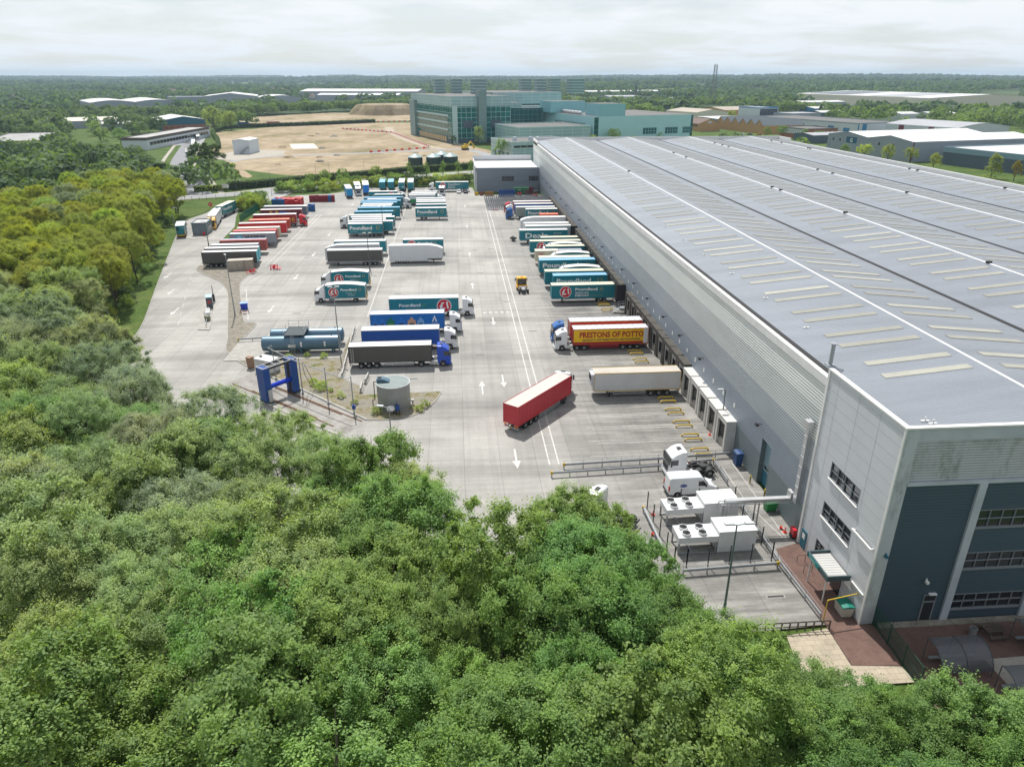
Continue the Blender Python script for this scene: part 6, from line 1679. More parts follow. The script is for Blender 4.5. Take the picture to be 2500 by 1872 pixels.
a = MB(); a.lathe([(0.0, 1.25), (0.45, 1.2), (0.62, 1.0), (0.62, 0.75), (0.45, 0.6), (0.0, 0.55)], 16, c=(-0.95, 0.1)); a.build("pressure_vessel", M_WHITE, t)
a = MB()
for x, y in ((-0.2, -0.15), (0.25, -0.15), (-0.2, 0.15), (0.25, 0.15), (-1.3, 0), (-0.6, 0.1)):
    a.box(x - 0.05, x + 0.05, y - 0.05, y + 0.05, 0, 0.72)
a.build("stand", M_BLACK, t)
def jersey_mesh():
    a = MB(); a.prism([(-0.3, 0), (0.3, 0), (0.3, 0.08), (0.13, 0.3), (0.09, 0.85), (-0.09, 0.85), (-0.13, 0.3), (-0.3, 0.08)], 0, 2.9, "y"); return a.mesh("concrete_barrier", [mat("barrier concrete", (0.46, 0.45, 0.41), 0.85, var=0.25)])
JM = jersey_mesh()
for k in range(8):
    o = put("concrete_barrier", JM, None, (-19.6 - 0.12 * k, 109.2 + 3.05 * k, 0), R(2 + (k % 3) - 1)); tag(o, "pale concrete barrier block, %s in the line beside the tanks counted from the near end" % ("first", "second", "third", "fourth", "fifth", "sixth", "seventh", "eighth")[k], "concrete barrier", "concrete barriers between tanks and parked lorries")
for k, (x, y, rz, lb) in enumerate(((-15.8, 102.7, 2, "pale concrete barrier on the gravel left of the round tank, nearer one"), (-15.5, 106.3, -4, "pale concrete barrier on the gravel left of the round tank, farther one"))):
    tag(put("concrete_barrier", JM, None, (x, y, 0.05), R(rz)), lb, "concrete barrier", "loose concrete barriers near the round tank")
t = thing("fuel_pump", "grey and dark fuel dispenser cabinet with red panel on the narrow island", "fuel pump", (-53.3, 150.8, 0.15), R(16))
a = MB(); a.box(-0.6, 0.6, -1.3, 1.3, 0, 2.3); a.build("cabinet", mat("dark grey cabinet", S(70, 84, 92), 0.5, var=0.1), t)
a = MB(); a.box(-0.65, 0.65, -1.35, 1.35, 2.3, 2.4); a.build("cap", mat("pale blue grey cap", S(170, 190, 204), 0.5, var=0.1), t)
a = MB(); a.box(-0.3, 0.35, -1.33, -1.305, 1.0, 1.7); a.build("panel", mat("dull red panel", S(170, 70, 76), 0.5, var=0.1), t)
t = thing("pump_pipework", "cluster of pale valves and hoses at the near end of the fuel island", "pipework", (-51.4, 143.2, 0.15), R(16))
for k, y in enumerate((3.2, 1.8, 0.6)):
    a = MB(); a.box(-0.45, 0.4, y - 0.35, y + 0.3, 0.5, 0.95); a.cyl((0, y, 0), (0, y, 0.5), 0.12, 0.12, 8, 1); a.build("valve_box", [M_WHITE, M_BLACK], t)
a = MB(); a.lathe([(0.0, 1.1), (0.5, 1.0), (0.6, 0.5), (0.5, 0.0)], 14, c=(0.0, -2.2)); a.build("drum", mat("olive drum", S(120, 122, 100), 0.6, var=0.2), t)
a = MB(); a.tube([(-0.4, 2.5, 0.9), (-0.8, 1.0, 0.4), (-0.4, -1.0, 0.3), (0.5, -2.0, 0.6)], 0.05, 6); a.build("hose", M_BLACK, t)
t = thing("hose_mast", "thin dark hose mast behind the fuel dispenser", "mast", (-53.6, 154.6, 0.15)); a = MB(); a.cyl((0, 0, 0), (0, 0, 3.6), 0.12, 0.06, 8); a.box(-0.2, 0.2, -0.2, 0.2, 0, 1.6); a.build("pole", M_CHAS, t)
a = MB(); 
for y in (136.8, 142, 147, 152, 156.2):
    a.cyl((-49.6 - (y - 136) * 0.268, y, 0.15), (-49.6 - (y - 136) * 0.268, y, 0.85), 0.05, 0.05, 6)
a.bar((-49.8, 136.8, 0.75), (-55.0, 156.2, 0.75), 0.06, 0.25); tag(a.build("island_rail", M_GALV), "galvanised rail along the right side of the fuel island", "guard rail")
t = thing("gatehouse", "small dark grey flat roofed gatehouse on a rounded island at the entrance", "gatehouse", (-79.9, 231.2, 0.12), R(4))
M_GATE = clad("gatehouse grey cladding", S(112, 126, 134), per=0.9)
a = MB(); a.box(-2.15, 2.15, -3.6, 3.6, 0, 3.5); a.build("wall", M_GATE, t)
a = MB()
a.box(-2.3, 2.3, -3.75, -3.5, 3.502, 3.8); a.box(-2.3, 2.3, 3.5, 3.75, 3.502, 3.8); a.box(-2.3, -2.05, -3.5, 3.5, 3.502, 3.8); a.box(2.05, 2.3, -3.5, 3.5, 3.502, 3.8); a.build("parapet", M_GATE, t)
a = MB(); a.box(-2.05, 2.05, -3.5, 3.5, 3.505, 3.56); a.build("roof", mat("pale felt roof", (0.50, 0.49, 0.47), 0.8, var=0.12), t)
a = MB(); a.box(-1.2, -0.3, -3.64, -3.605, 0.05, 2.1); a.build("door", mat("grey door", S(120, 132, 146), 0.5, var=0.05), t)
for s in (-1, 1):
    a = MB(); a.box(s * 2.17 - 0.02, s * 2.17 + 0.02, -2.2, 2.4, 1.0, 2.2); a.build("window", M_GLASSD, t)
a = MB()
for x in (-1.9, -0.2, 1.6):
    a.cyl((x, -4.2, 0), (x, -4.2, 1.05), 0.03, 0.03, 6)
a.tube([(-1.9, -4.2, 1.05), (1.6, -4.2, 1.05)], 0.03, 6); a.build("hand_rail", M_GALV, t)
bin4("red fire bucket bin at the front of the gatehouse", (-78.2, 226.7, 0.12), 0, M_LRED, M_LRED, 0.6, 0.5, 0.9)
t = thing("stop_sign", "round red sign on a post in the grass behind the gatehouse", "sign", (-88.6, 268.5, 0)); a = MB(); a.cyl((0, 0, 0), (0, 0, 2.6), 0.05, 0.05, 6); a.build("post", M_COLM, t)
a = MB(); a.cyl((0, -0.06, 2.9), (0, -0.10, 2.9), 0.75, 0.75, 20); d_ = a.build("disc", M_LRED, t); me, w_ = text_mesh("STOP", 0.5, 0.01, M_LWHITE); q = put("lettering", me, d_, (-0.55, -0.112, 2.73)); q.scale = (1.1 / w_, 1, 1)
t = thing("board_sign", "white notice board in front of the leafy bank across the road", "sign", (-99.5, 324.0, 0)); a = MB(); a.box(-1.6, 1.6, -0.04, 0.04, 1.0, 2.6); a.build("board", M_WHITE, t); a = MB(); a.cyl((-1.2, 0.08, 0), (-1.2, 0.08, 2.4), 0.05, 0.05, 6); a.cyl((1.2, 0.08, 0), (1.2, 0.08, 2.4), 0.05, 0.05, 6); a.build("post", M_COLM, t)
t = thing("shipping_container", "weathered pale container with rusty streaks standing on the gravel verge", "container", (-58.4, 183.0, 0.0), R(9))
M_RUSTC = patchy("rusty pale container", [(0.30, (0.22, 0.11, 0.07)), (0.42, (0.36, 0.31, 0.25)), (0.7, (0.47, 0.44, 0.38))], 0.9, 0.8, stretch=(1, 1, 0.25))
_t = M_RUSTC.node_tree; _w = N(_t, "ShaderNodeTexWave", {"Vector": coord(_t), "Scale": 0.314 / 0.5}, bands_direction="X"); _p = N(_t, "ShaderNodeBump", {"Height": _w.outputs[1], "Distance": 0.06}); _t.links.new(_p.outputs[0], _t.nodes["Principled BSDF"].inputs["Normal"])
make_container(t, M_RUSTC, mat("pale grimy roof", (0.52, 0.48, 0.42), 0.7, var=0.25), 0, 6.06, 0.15, 2.45)
def red_barrier(label, x, y, rz, flat=False):
    t = thing("red_barrier", label, "barrier", (x, y, 0.05 if not flat else 0.2), R(rz), "red plastic pedestrian barriers")
    if flat:
        t.rotation_euler = (R(70), 0, R(rz))
    a = MB(); a.box(-0.95, 0.95, -0.03, 0.03, 0.85, 1.0); a.box(-0.95, 0.95, -0.03, 0.03, 0.3, 0.42); a.box(-0.95, -0.85, -0.03, 0.03, 0, 1.0); a.box(0.85, 0.95, -0.03, 0.03, 0, 1.0); a.box(-0.3, 0.3, -0.025, 0.025, 0.42, 0.85)
    a.build("panel", mat("red barrier plastic", S(226, 40, 62), 0.5, var=0.08), t)
    a = MB(); a.box(-0.8, -0.7, -0.35, 0.35, -0.02, 0.05); a.box(0.7, 0.8, -0.35, 0.35, -0.02, 0.05); a.build("foot", M_BLACK, t)
for i, (x, y, rz, fl, lb) in enumerate(((-51.9, 178.6, 30, 0, "red barrier leaning by the corner of the rusty container, nearer"), (-51.3, 179.6, 75, 0, "red barrier leaning by the corner of the rusty container, farther"), (-47.2, 183.6, 4, 0, "red barrier standing alone in the yard, back one of two"), (-47.0, 182.3, 2, 0, "red barrier standing alone in the yard, front one of two"), (-46.3, 182.0, 170, 1, "red barrier lying beside the two standing in the yard"), (-44.9, 146.2, 12, 1, "red barrier lying on the gravel verge below the royal blue bin"))):
    red_barrier(lb, x, y, rz, fl)
def cage_mesh():
    a = MB(); w, d, h = 0.36, 0.42, 1.7
    a.box(-w, w, -d, d, 0.16, 0.20)
    for x in (-w, w):
        for k in range(4):
            y = -d + 2 * d * k / 3; a.box(x - 0.014, x + 0.014, y - 0.014, y + 0.014, 0.2, h)
        for z in (0.55, 0.95, 1.35, 1.68):
            a.box(x - 0.012, x + 0.012, -d, d, z - 0.012, z + 0.012)
    for x in (-0.12, 0.12):
        a.box(x - 0.012, x + 0.012, d - 0.012, d + 0.012, 0.2, h)
    for x in (-w + 0.05, w - 0.05):
        for y in (-d + 0.06, d - 0.06):
            a.box(x - 0.03, x + 0.03, y - 0.05, y + 0.05, 0, 0.16)
    return a.mesh("roll_cage", [M_GALV])
CMs = cage_mesh(); rng = random.Random(11); nc = 0; rest = MB()
for j in range(22):
    if j in (7, 8, 15):
        continue
    for i in range(30):
        x, y = 11.6 + 0.80 * i + rng.uniform(-0.05, 0.05), 266.6 + 1.22 * j + rng.uniform(-0.06, 0.06)
        if x > 18.5 and y < 279 or rng.random() < 0.05:
            continue
        if nc < 270:
            o = put("roll_cage", CMs, None, (x, y, 0), rng.uniform(-0.06, 0.06)); tag(o, "galvanised wire roll cage standing packed among many others by the far docks", "roll cage", "wire roll cages packed by the far docks"); nc += 1
        else:
            for dx in (-0.36, 0.36):
                rest.box(x + dx - 0.014, x + dx + 0.014, y - 0.42, y + 0.42, 1.66, 1.70); rest.box(x + dx - 0.014, x + dx + 0.014, y - 0.42, y - 0.39, 0.1, 1.7); rest.box(x + dx - 0.014, x + dx + 0.014, y + 0.39, y + 0.42, 0.1, 1.7); rest.box(x + dx - 0.012, x + dx + 0.012, y - 0.02, y + 0.02, 0.1, 1.7)
            rest.box(x - 0.36, x + 0.36, y - 0.42, y + 0.42, 0.16, 0.20)
o = rest.build("roll_cages", M_GALV); o["kind"] = "stuff"; tag(o, "mass of packed wire roll cages filling the space behind the front rows", "roll cages")
red_barrier("red barrier lying in front of the packed roll cages", 14.2, 265.2, 2, True)
M_TOTER = mat("red tote plastic", S(196, 44, 50), 0.5, var=0.2, vscale=1.5, wave=("Z", 0.36, 0.06)); M_TOTEB = mat("blue tote plastic", S(34, 96, 158), 0.5, var=0.2, vscale=1.5, wave=("Z", 0.36, 0.06)); M_TOTED = mat("dark red tote plastic", S(140, 34, 48), 0.5, var=0.2, vscale=1.5, wave=("Z", 0.36, 0.06))
def tote_mesh(m, h):
    a = MB(); n = int(h / 0.36)
    for k in range(n):
        a.loft([[(-0.52, -0.42, 0.36 * k), (0.52, -0.42, 0.36 * k), (0.52, 0.42, 0.36 * k), (-0.52, 0.42, 0.36 * k)], [(-0.58, -0.48, 0.36 * k + 0.33), (0.58, -0.48, 0.36 * k + 0.33), (0.58, 0.48, 0.36 * k + 0.33), (-0.58, 0.48, 0.36 * k + 0.33)]])
    return a.mesh("tote_stack", [m])
TM = {(c, h): tote_mesh(m, h) for c, m in (("red", M_TOTER), ("blue", M_TOTEB), ("dark red", M_TOTED)) for h in (1.8, 2.52)}
def totes(x0, x1, y0, rows, cols, place):
    nx = int((x1 - x0) / 1.22)
    for j in range(rows):
        for i in range(nx):
            c = cols(i, j, nx)
            if c:
                tag(put("tote_stack", TM[(c, 2.52 if rng.random() < 0.75 else 1.8)], None, (x0 + 1.22 * i, y0 + 1.05 * j, 0), rng.uniform(-0.04, 0.04)), "stack of %s plastic totes %s" % (c, place), "tote stack", "stacks of %s totes %s" % (c, place))
totes(-69.5, -58.2, 281.5, 6, lambda i, j, n: "blue" if i < 4 - j else "red", "in the block behind the left row of trailers")
totes(-57.0, -46.6, 290.0, 2, lambda i, j, n: "blue" if i in (n - 2,) else "dark red", "in the line along the shrubs at the far end")
totes(-53.6, -50.6, 268.6, 2, lambda i, j, n: "blue", "beside the farthest trailer of the left row")
def skip(label, x0, x1, y, m, h=2.4, d=2.3, lid=None, name="skip", cat="skip"):
    t = thing(name, label, cat, (x0, y, 0)); L = x1 - x0; a = MB()
    a.box(0, L, 0, 0.08, 0.15, h); a.box(0, L, d - 0.08, d, 0.15, h); a.box(0, 0.08, 0.08, d - 0.08, 0.15, h); a.box(L - 0.08, L, 0.08, d - 0.08, 0.15, h); a.box(0, L, 0, d, 0.1, 0.15)
    for k in range(int(L / 0.8)):
        a.box(0.4 + 0.8 * k, 0.5 + 0.8 * k, -0.06, -0.001, 0.2, h - 0.05)
    a.build("body", m, t); a = MB(); a.box(-0.05, L + 0.05, -0.1, 0.1, h, h + 0.1); a.box(-0.05, L + 0.05, d - 0.1, d + 0.1, h, h + 0.1); a.build("rim", lid or m, t)
skip("dark blue open skip standing behind the roll cages", 17.5, 24.0, 296.6, mat("dark blue skip paint", S(24, 72, 138), 0.5, var=0.15), 2.5)
skip("long green open skip against the grey block wall", 24.2, 30.6, 303.4, mat("green skip paint", S(30, 128, 84), 0.5, var=0.15), 2.5, lid=mat("pale green rim", S(120, 180, 140)))
skip("small yellow open bin at the corner of the grey block", 7.6, 9.2, 301.7, M_YEL, 1.1, 1.2, name="yellow_bin", cat="bin"); skip("low rusty yellow stillage along the grey block wall", 11.8, 15.4, 299.8, mat("rusty yellow", S(150, 110, 40), 0.6, var=0.4, vscale=2), 1.5, 1.4, name="stillage", cat="stillage")
skip("short dark red and yellow stillage along the grey block wall", 9.8, 11.2, 301.0, mat("brown red crate", S(130, 64, 44), 0.6, var=0.3), 1.2, 1.2, name="stillage", cat="stillage")
def forklift(label, x, y, rz):
    t = thing("forklift", label, "forklift", (x, y, 0), R(rz)); a = MB(); a.prism([(-1.1, 0.3), (0.9, 0.3), (0.9, 0.9), (0.2, 0.95), (-0.3, 1.15), (-1.1, 1.2)], -0.55, 0.55, "y"); a.build("body", M_LRED, t)
    a = MB()
    for px_, py_ in ((-0.9, -0.5), (-0.9, 0.5), (0.7, -0.5), (0.7, 0.5)):
        a.box(px_ - 0.04, px_ + 0.04, py_ - 0.04, py_ + 0.04, 0.9, 2.15)
    a.box(-1.0, 0.8, -0.55, 0.55, 2.15, 2.22); a.build("overhead_guard", M_CHAS, t)
    a = MB(); a.box(0.95, 1.1, -0.4, -0.28, 0.1, 2.4); a.box(0.95, 1.1, 0.28, 0.4, 0.1, 2.4); a.box(1.1, 2.1, -0.35, -0.22, 0.1, 0.16); a.box(1.1, 2.1, 0.22, 0.35, 0.1, 0.16); a.build("mast", M_CHAS, t)
    a = MB(); a.box(-0.5, 0.0, -0.25, 0.25, 1.0, 1.6); a.build("seat", M_BLACK, t)
    for px_ in (-0.75, 0.65):
        for py_ in (-0.5, 0.5):
            wheel(t, px_, py_, r=0.6)
forklift("red forklift by the green skip at the far end", 26.0, 300.6, 170); forklift("red forklift beside the warehouse corner at the far end", 32.2, 296.9, 150)
skip("brown timber crate standing between the green skip and the forklift", 28.4, 29.9, 300.3, MATS["brown timber"], 2.0, 1.4, name="crate", cat="crate"); skip("tall dark crate rack beside the green skip", 30.2, 32.0, 301.0, MATS["dark plum side"], 3.0, 1.6, name="crate", cat="crate")
DM = MB(); DM.box(-0.9, 0.9, -0.22, 0.22, 0.001, 0.009, 0); DM.box(-0.8, 0.8, -0.14, 0.14, 0.009, 0.012, 1); dm = DM.mesh("drain_cover", [M_KERB, M_CHAS])
for x, y in ((0.4, 200), (4.6, 200.5), (9.4, 202), (11.3, 226), (2.5, 148), (10.4, 150), (-14, 158), (-13.5, 214), (5.5, 175), (-8, 240), (11.5, 185), (-62, 200), (-55.5, 178), (-34, 145), (-24, 166), (29.2, 52), (3.4, 118), (-8, 108), (14, 130), (-41, 195)):
    tag(put("drain_cover", dm, None, (x, y, 0), 0), "small dark drain grating set in pale concrete in the open yard", "drain", "drain gratings across the yard")
def car_mesh(pm):
    a = MB(); lo = [(-2.15, 0.35), (-2.2, 0.75), (-1.9, 0.95), (-1.2, 1.0), (0.95, 1.0), (1.9, 0.85), (2.15, 0.65), (2.15, 0.35)]
    a.loft([[(x, -0.88, z) for x, z in lo], [(x * 1.0, -0.7, z + 0.03) for x, z in lo], [(x, 0.7, z + 0.03) for x, z in lo], [(x, 0.88, z) for x, z in lo]])
    return a.mesh("body", [pm])
def cabin_mesh(pm):
    up = [(-1.75, 0.98), (-1.3, 1.42), (-0.2, 1.5), (0.5, 1.42), (1.15, 0.98)]
    a = MB(); a.loft([[(x, -0.80 if z < 1.2 else -0.62, z) for x, z in up], [(x, 0.80 if z < 1.2 else 0.62, z) for x, z in up]], mf=lambda j, k: 1 if (j < 0 or k in (0, 3)) else 0); return a.mesh("cabin", [pm, M_GLASSV])
def car(label, pm, x, y, rz, grp=None):
    t = thing("parked_car", label, "car", (x, y, 0), R(rz), grp); put("body", cached(("car", pm.name), lambda: car_mesh(pm)), t); put("cabin", cached(("cabin", pm.name), lambda: cabin_mesh(pm)), t)
    for px_ in (-1.35, 1.35):
        for py_ in (-0.78, 0.78):
            wheel(t, px_, py_, r=0.62)
    return t
M_CARW, M_CARB, M_CARS, M_CARR, M_CARN = paint("white car paint", (230, 232, 234)), paint("black car paint", (28, 32, 40)), paint("silver car paint", (168, 174, 178)), paint("red car paint", (170, 30, 34)), paint("dark blue car paint", (30, 50, 90))
car("white car parked at the far end of the yard, left of the black one", M_CARW, 1.2, 309, 90); car("black car parked at the far end of the yard, right of the white one", M_CARB, 4.0, 309, 90)
def ribbon(name, pts, w, z, m, n=8):
    P = smooth_path(pts, n); mb = MB(); L, Rr = [], []
    for i, p in enumerate(P):
        a = Vector(P[max(0, i - 1)]); b = Vector(P[min(len(P) - 1, i + 1)]); d = (b - a).normalized(); q = Vector((-d.y, d.x)) * w / 2
        L.append((p[0] + q.x, p[1] + q.y, z)); Rr.append((p[0] - q.x, p[1] - q.y, z))
    for i in range(len(P) - 1):
        mb.face([Rr[i], Rr[i + 1], L[i + 1], L[i]])
    return struct(name, mb, [m])
XR = [(-150, 292), (-120, 302), (-106, 307.5), (-92, 314.5), (-80, 326), (-66, 337), (-40, 354), (0, 375), (30, 392), (70, 416)]
ribbon("public_pavement", XR, 11.5, -0.06, M_PAVE); ribbon("public_road", XR, 7.6, -0.02, M_ASPHL)
sheet("road_junction", [(-86, 311), (-74, 324), (-68, 331), (-58, 337), (-60, 331), (-68, 318), (-71, 307), (-80, 303), (-86, 303)], -0.012, M_ASPHL)
FRD = [(-106, 312), (-122, 350), (-140, 395), (-156, 432), (-190, 550), (-227, 680), (-250, 770)]
ribbon("roadside_grass", FRD, 22, -0.10, M_GRASS); ribbon("footpath", [(x + 8.2, y + 2) for x, y in FRD], 2.2, -0.07, M_PAVE); ribbon("side_footpath", [(x - 9, y - 2) for x, y in FRD], 2.0, -0.07, M_PAVE); ribbon("estate_road", FRD, 9.5, -0.05, M_ASPH)
sheet("car_park", [(-198, 548), (-186, 570), (-208, 652), (-226, 650)], -0.06, M_ASPHL)
sheet("dirt_site", [(-105, 371), (-118, 405), (-128, 430), (-158, 500), (-203, 660), (-211, 680), (-183, 732), (-138, 811), (-44, 806), (-30, 700), (0, 560), (22, 500), (34, 455), (36, 418), (10, 402), (-23, 386), (-45, 370), (-67, 355), (-82, 345), (-92, 352)], -0.09, M_DIRT)
sheet("dirt_field", [(-265, 905), (-170, 1040), (-87, 1005), (-40, 1030), (-35, 850), (-138, 822), (-190, 760)], -0.08, M_DIRT)
sheet("grass_bank", [(-104, 331), (-100, 372), (-112, 400), (-86, 376), (-62, 362), (-70, 350), (-84, 338)], -0.07, M_GRASS)
ribbon("haul_road", [(-131, 440), (-112, 468), (-54, 485), (-4, 503), (10, 500), (28, 440)], 6.5, -0.06, asphalt_mat("dusty track", 0.33)); ribbon("haul_track", [(-8, 506), (-30, 560), (-52, 650), (-64, 740)], 7, -0.055, M_SLABP)
sheet("concrete_base", [(-120, 555), (-103, 558), (-93, 518), (-110, 516)], -0.03, mat("clean concrete", (0.60, 0.57, 0.48), 0.8, var=0.08)); sheet("compound_pad", [(-150, 470), (-143, 512), (-112, 505), (-108, 478), (-128, 446), (-140, 452)], -0.05, M_PAVE)
ld = MB()
for k in range(2):
    cx, cy, rx, ry, h = ((-88, 985, 46, 28, 13), (-40, 1040, 40, 24, 8))[k]; n = 24; i0 = len(ld.v)
    for j, f in enumerate((1.0, 0.86, 0.74, 0.5, 0.0)):
        for q in range(n):
            t = 2 * math.pi * q / n; wob = 1 + 0.12 * math.sin(3 * t + k); ld.v.append((cx + rx * f * wob * math.cos(t), cy + ry * f * wob * math.sin(t), (-0.2, h * 0.55, h * 0.9, h, h * 1.02)[j]))
    for j in range(4):
        for q in range(n):
            q2 = (q + 1) % n; ld.f.append((i0 + j * n + q, i0 + j * n + q2, i0 + (j + 1) * n + q2, i0 + (j + 1) * n + q)); ld.m.append(k)
struct("earth_mound", ld, [M_DIRT, M_GRASS])
rq = random.Random(17); tk_ = MB()
for k in range(22):
    x0, y0, a_ = rq.uniform(-150, -20), rq.uniform(400, 720), rq.uniform(-0.6, 0.6); pts = [(x0 + 26 * j * math.cos(a_ + 0.12 * j), y0 + 26 * j * math.sin(a_ + 0.12 * j)) for j in range(4)]
    if all(-130 - (p[1] - 430) * 0.3 < p[0] < 15 - (p[1] - 440) * 0.12 and 392 < p[1] < 760 for p in pts):
        P = smooth_path(pts, 5)
        for o_ in (-1.1, 1.1):
            for p, q in zip(P[:-1], P[1:]):
                d = Vector((q[0] - p[0], q[1] - p[1])).normalized(); n = Vector((-d.y, d.x)); a, b = Vector(p) + n * o_, Vector(q) + n * o_
                tk_.face([(*(a - n * 0.4), -0.082), (*(b - n * 0.4), -0.082), (*(b + n * 0.4), -0.082), (*(a + n * 0.4), -0.082)])
struct("wheel_ruts", tk_, [mat("rutted earth", (0.25, 0.195, 0.125), 0.95, var=0.3, vscale=0.2)])
for k in range(16):
    x, y = rq.uniform(-120, -10), rq.uniform(420, 700); s_ = rq.uniform(1.5, 4); a = MB(); n = 9
    a.loft([[(s_ * f * rq.uniform(0.8, 1.3) * math.cos(6.283 * j / n), s_ * f * rq.uniform(0.8, 1.3) * math.sin(6.283 * j / n), z) for j in range(n)] for f, z in ((1, -0.1), (0.7, s_ * 0.25), (0.25, s_ * 0.42))])
    tag(a.build("spoil_heap", M_DIRT if k % 2 else M_GRAVEL, None, (x, y, -0.08)), "small heap of spoil and rubble on the bare earth site", "spoil heap", "small spoil heaps on the bare earth site")
M_RW = mat("white sheet roof", (0.66, 0.66, 0.64), 0.5, var=0.12, vscale=0.05); M_RG = mat("grey sheet roof", (0.40, 0.41, 0.43), 0.5, var=0.12, vscale=0.05); M_RT = mat("tan ribbed roof", (0.40, 0.35, 0.28), 0.7, var=0.12, vscale=0.05, wave=("X", 3.0, 0.1)); M_RD = mat("dark felt roof", (0.14, 0.135, 0.13), 0.8, var=0.25, vscale=0.06)
M_WG = mat("blue grey shed wall", S(142, 152, 164), 0.6, var=0.06, vscale=0.1); M_WW = mat("white shed wall", S(196, 204, 212), 0.6, var=0.06, vscale=0.1); M_WB = mat("blue shed wall", S(40, 122, 176), 0.6, var=0.06); M_WBR = mat("red brown brick wall", S(150, 98, 72), 0.8, var=0.12, vscale=0.3); M_WTAN = mat("tan brick wall", S(186, 146, 100), 0.8, var=0.1, vscale=0.3); M_WSL = mat("dark slate wall", S(74, 92, 106), 0.6, var=0.06, vscale=0.1); M_WTE = mat("dark teal wall", S(20, 92, 120), 0.6, var=0.06); M_WCR = mat("cream shed wall", S(206, 202, 186), 0.6, var=0.06); M_RB = mat("maroon steel", S(110, 26, 46), 0.6, var=0.05)
def building(name, label, cat, o, e1, L, D, h, wall, roof, gables=0, rise=2.0, along="a", parapet=None, z=0.0, arch=False, grp=None):
    """rectangular building from its near-left corner o; gables ridges run along a or b"""
    t = thing(name, label, cat, (o[0], o[1], z), math.atan2(e1[1], e1[0]), grp)
    w = MB(); w.face([(0, 0, -1), (L, 0, -1), (L, 0, h), (0, 0, h)]); w.face([(L, 0, -1), (L, D, -1), (L, D, h), (L, 0, h)]); w.face([(L, D, -1), (0, D, -1), (0, D, h), (L, D, h)]); w.face([(0, D, -1), (0, 0, -1), (0, 0, h), (0, D, h)])
    r = MB(); S_ = D if along == "a" else L
    if gables or arch:
        n = max(1, gables); seg = 8 if arch else 2; st = S_ / n; pts = []
        for g in range(n):
            for k in range(seg if g < n - 1 else seg + 1):
                f = k / seg; pts.append((g * st + st * f, h + rise * (math.sin(math.pi * f) if arch else 1 - abs(2 * f - 1))))
        for (p, zp), (q, zq) in zip(pts[:-1], pts[1:]):
            if along == "a":
                r.face([(-0.4, p, zp + 0.03), (L + 0.4, p, zp + 0.03), (L + 0.4, q, zq + 0.03), (-0.4, q, zq + 0.03)])
                w.face([(0, p, h), (0, p, zp), (0, q, zq), (0, q, h)][::-1]); w.face([(L, p, h), (L, q, h), (L, q, zq), (L, p, zp)][::-1])
            else:
                r.face([(p, -0.4, zp + 0.03), (q, -0.4, zq + 0.03), (q, D + 0.4, zq + 0.03), (p, D + 0.4, zp + 0.03)])
                w.face([(p, 0, h), (q, 0, h), (q, 0, zq), (p, 0, zp)]); w.face([(p, D, h), (p, D, zp), (q, D, zq), (q, D, h)])
    else:
        r.face([(0, 0, h - 0.3), (L, 0, h - 0.3), (L, D, h - 0.3), (0, D, h - 0.3)])
    w.build("wall", wall, t); r.build("roof", roof, t)
    if parapet:
        m, ph = parapet; p = MB(); p.box(-0.15, L + 0.15, -0.15, 0.25, h - ph, h + 0.25); p.box(-0.15, 0.25, 0.25, D, h - ph, h + 0.25); p.box(L - 0.25, L + 0.15, 0.25, D, h - ph, h + 0.25); p.box(0.25, L - 0.25, D - 0.3, D + 0.1, h - ph, h + 0.25); p.build("parapet", m, t)
    return t
def band(t, face, a0, a1, z0, z1, m, name="window", n=0, frame=None):
    """openings on the front (f), left (l) or right (r, a = (L, ...)) face"""
    b = MB()
    if face == "f":
        b.box(a0, a1, -0.08, -0.004, z0, z1)
    else:
        x = -0.08 if face == "l" else float(face); b.box(x, x + 0.076, a0, a1, z0, z1)
    o = b.build(name, m, t)
    if n:
        g = MB()
        for k in range(n + 1):
            q = a0 + (a1 - a0) * k / n
            if face == "f":
                g.box(q - 0.09, q + 0.09, -0.14, -0.082, z0, z1)
            else:
                x = -0.14 if face == "l" else float(face) + 0.078; g.box(x, x + 0.058, q - 0.09, q + 0.09, z0, z1)
        g.build("mullion", frame or M_WHITE, o)
    return o
E1 = (0.95, 0.312)
def far(ex):
    return ex
b = building("flat_roofed_unit", "pale flat roofed unit with dark fascia beside the estate road", "building", (-221, 516), (0.99, -0.06), 16.5, 112, 7.6, M_WW, mat("mottled pale flat roof", (0.42, 0.41, 0.39), 0.8, var=0.3, vscale=0.08), parapet=(mat("dark brown fascia", (0.09, 0.075, 0.065), 0.7), 1.6)); band(b, 16.5, 4, 108, 2.6, 4.6, M_GLASSD, n=20)
b = building("flat_roofed_unit", "broad flat roofed grey unit among trees at the left", "building", (-308, 510), (0.95, 0.3), 34, 86, 6.0, mat("tan grey wall", S(150, 140, 126), 0.7, var=0.1), mat("mottled grey flat roof", (0.36, 0.36, 0.35), 0.8, var=0.3, vscale=0.05), parapet=(M_RD, 0.8)); band(b, "f", 4, 30, 1.2, 3.4, M_WB, n=6)
b = building("long_white_shed", "long cream roofed shed on the left with two roof levels", "building", (-377, 727), (0.89, 0.46), 62, 46, 6.5, M_WG, mat("lichen cream roof", (0.56, 0.53, 0.44), 0.6, var=0.2, vscale=0.05), 1, 2.4)
building("low_white_annex", "low white roofed annex in front of the long cream roofed shed", "building", (-330, 712), (0.89, 0.3), 42, 22, 5.0, M_WG, M_RW, 1, 1.6)
b = building("teal_gabled_hall", "white gabled hall with dark teal band and red brick base", "building", (-263, 703), (0.86, 0.51), 38, 52, 8.6, M_WTE, M_RW, 1, 3.0, "b"); band(b, "f", 0.4, 37.6, -1, 4.4, M_WBR, "brick_base"); 
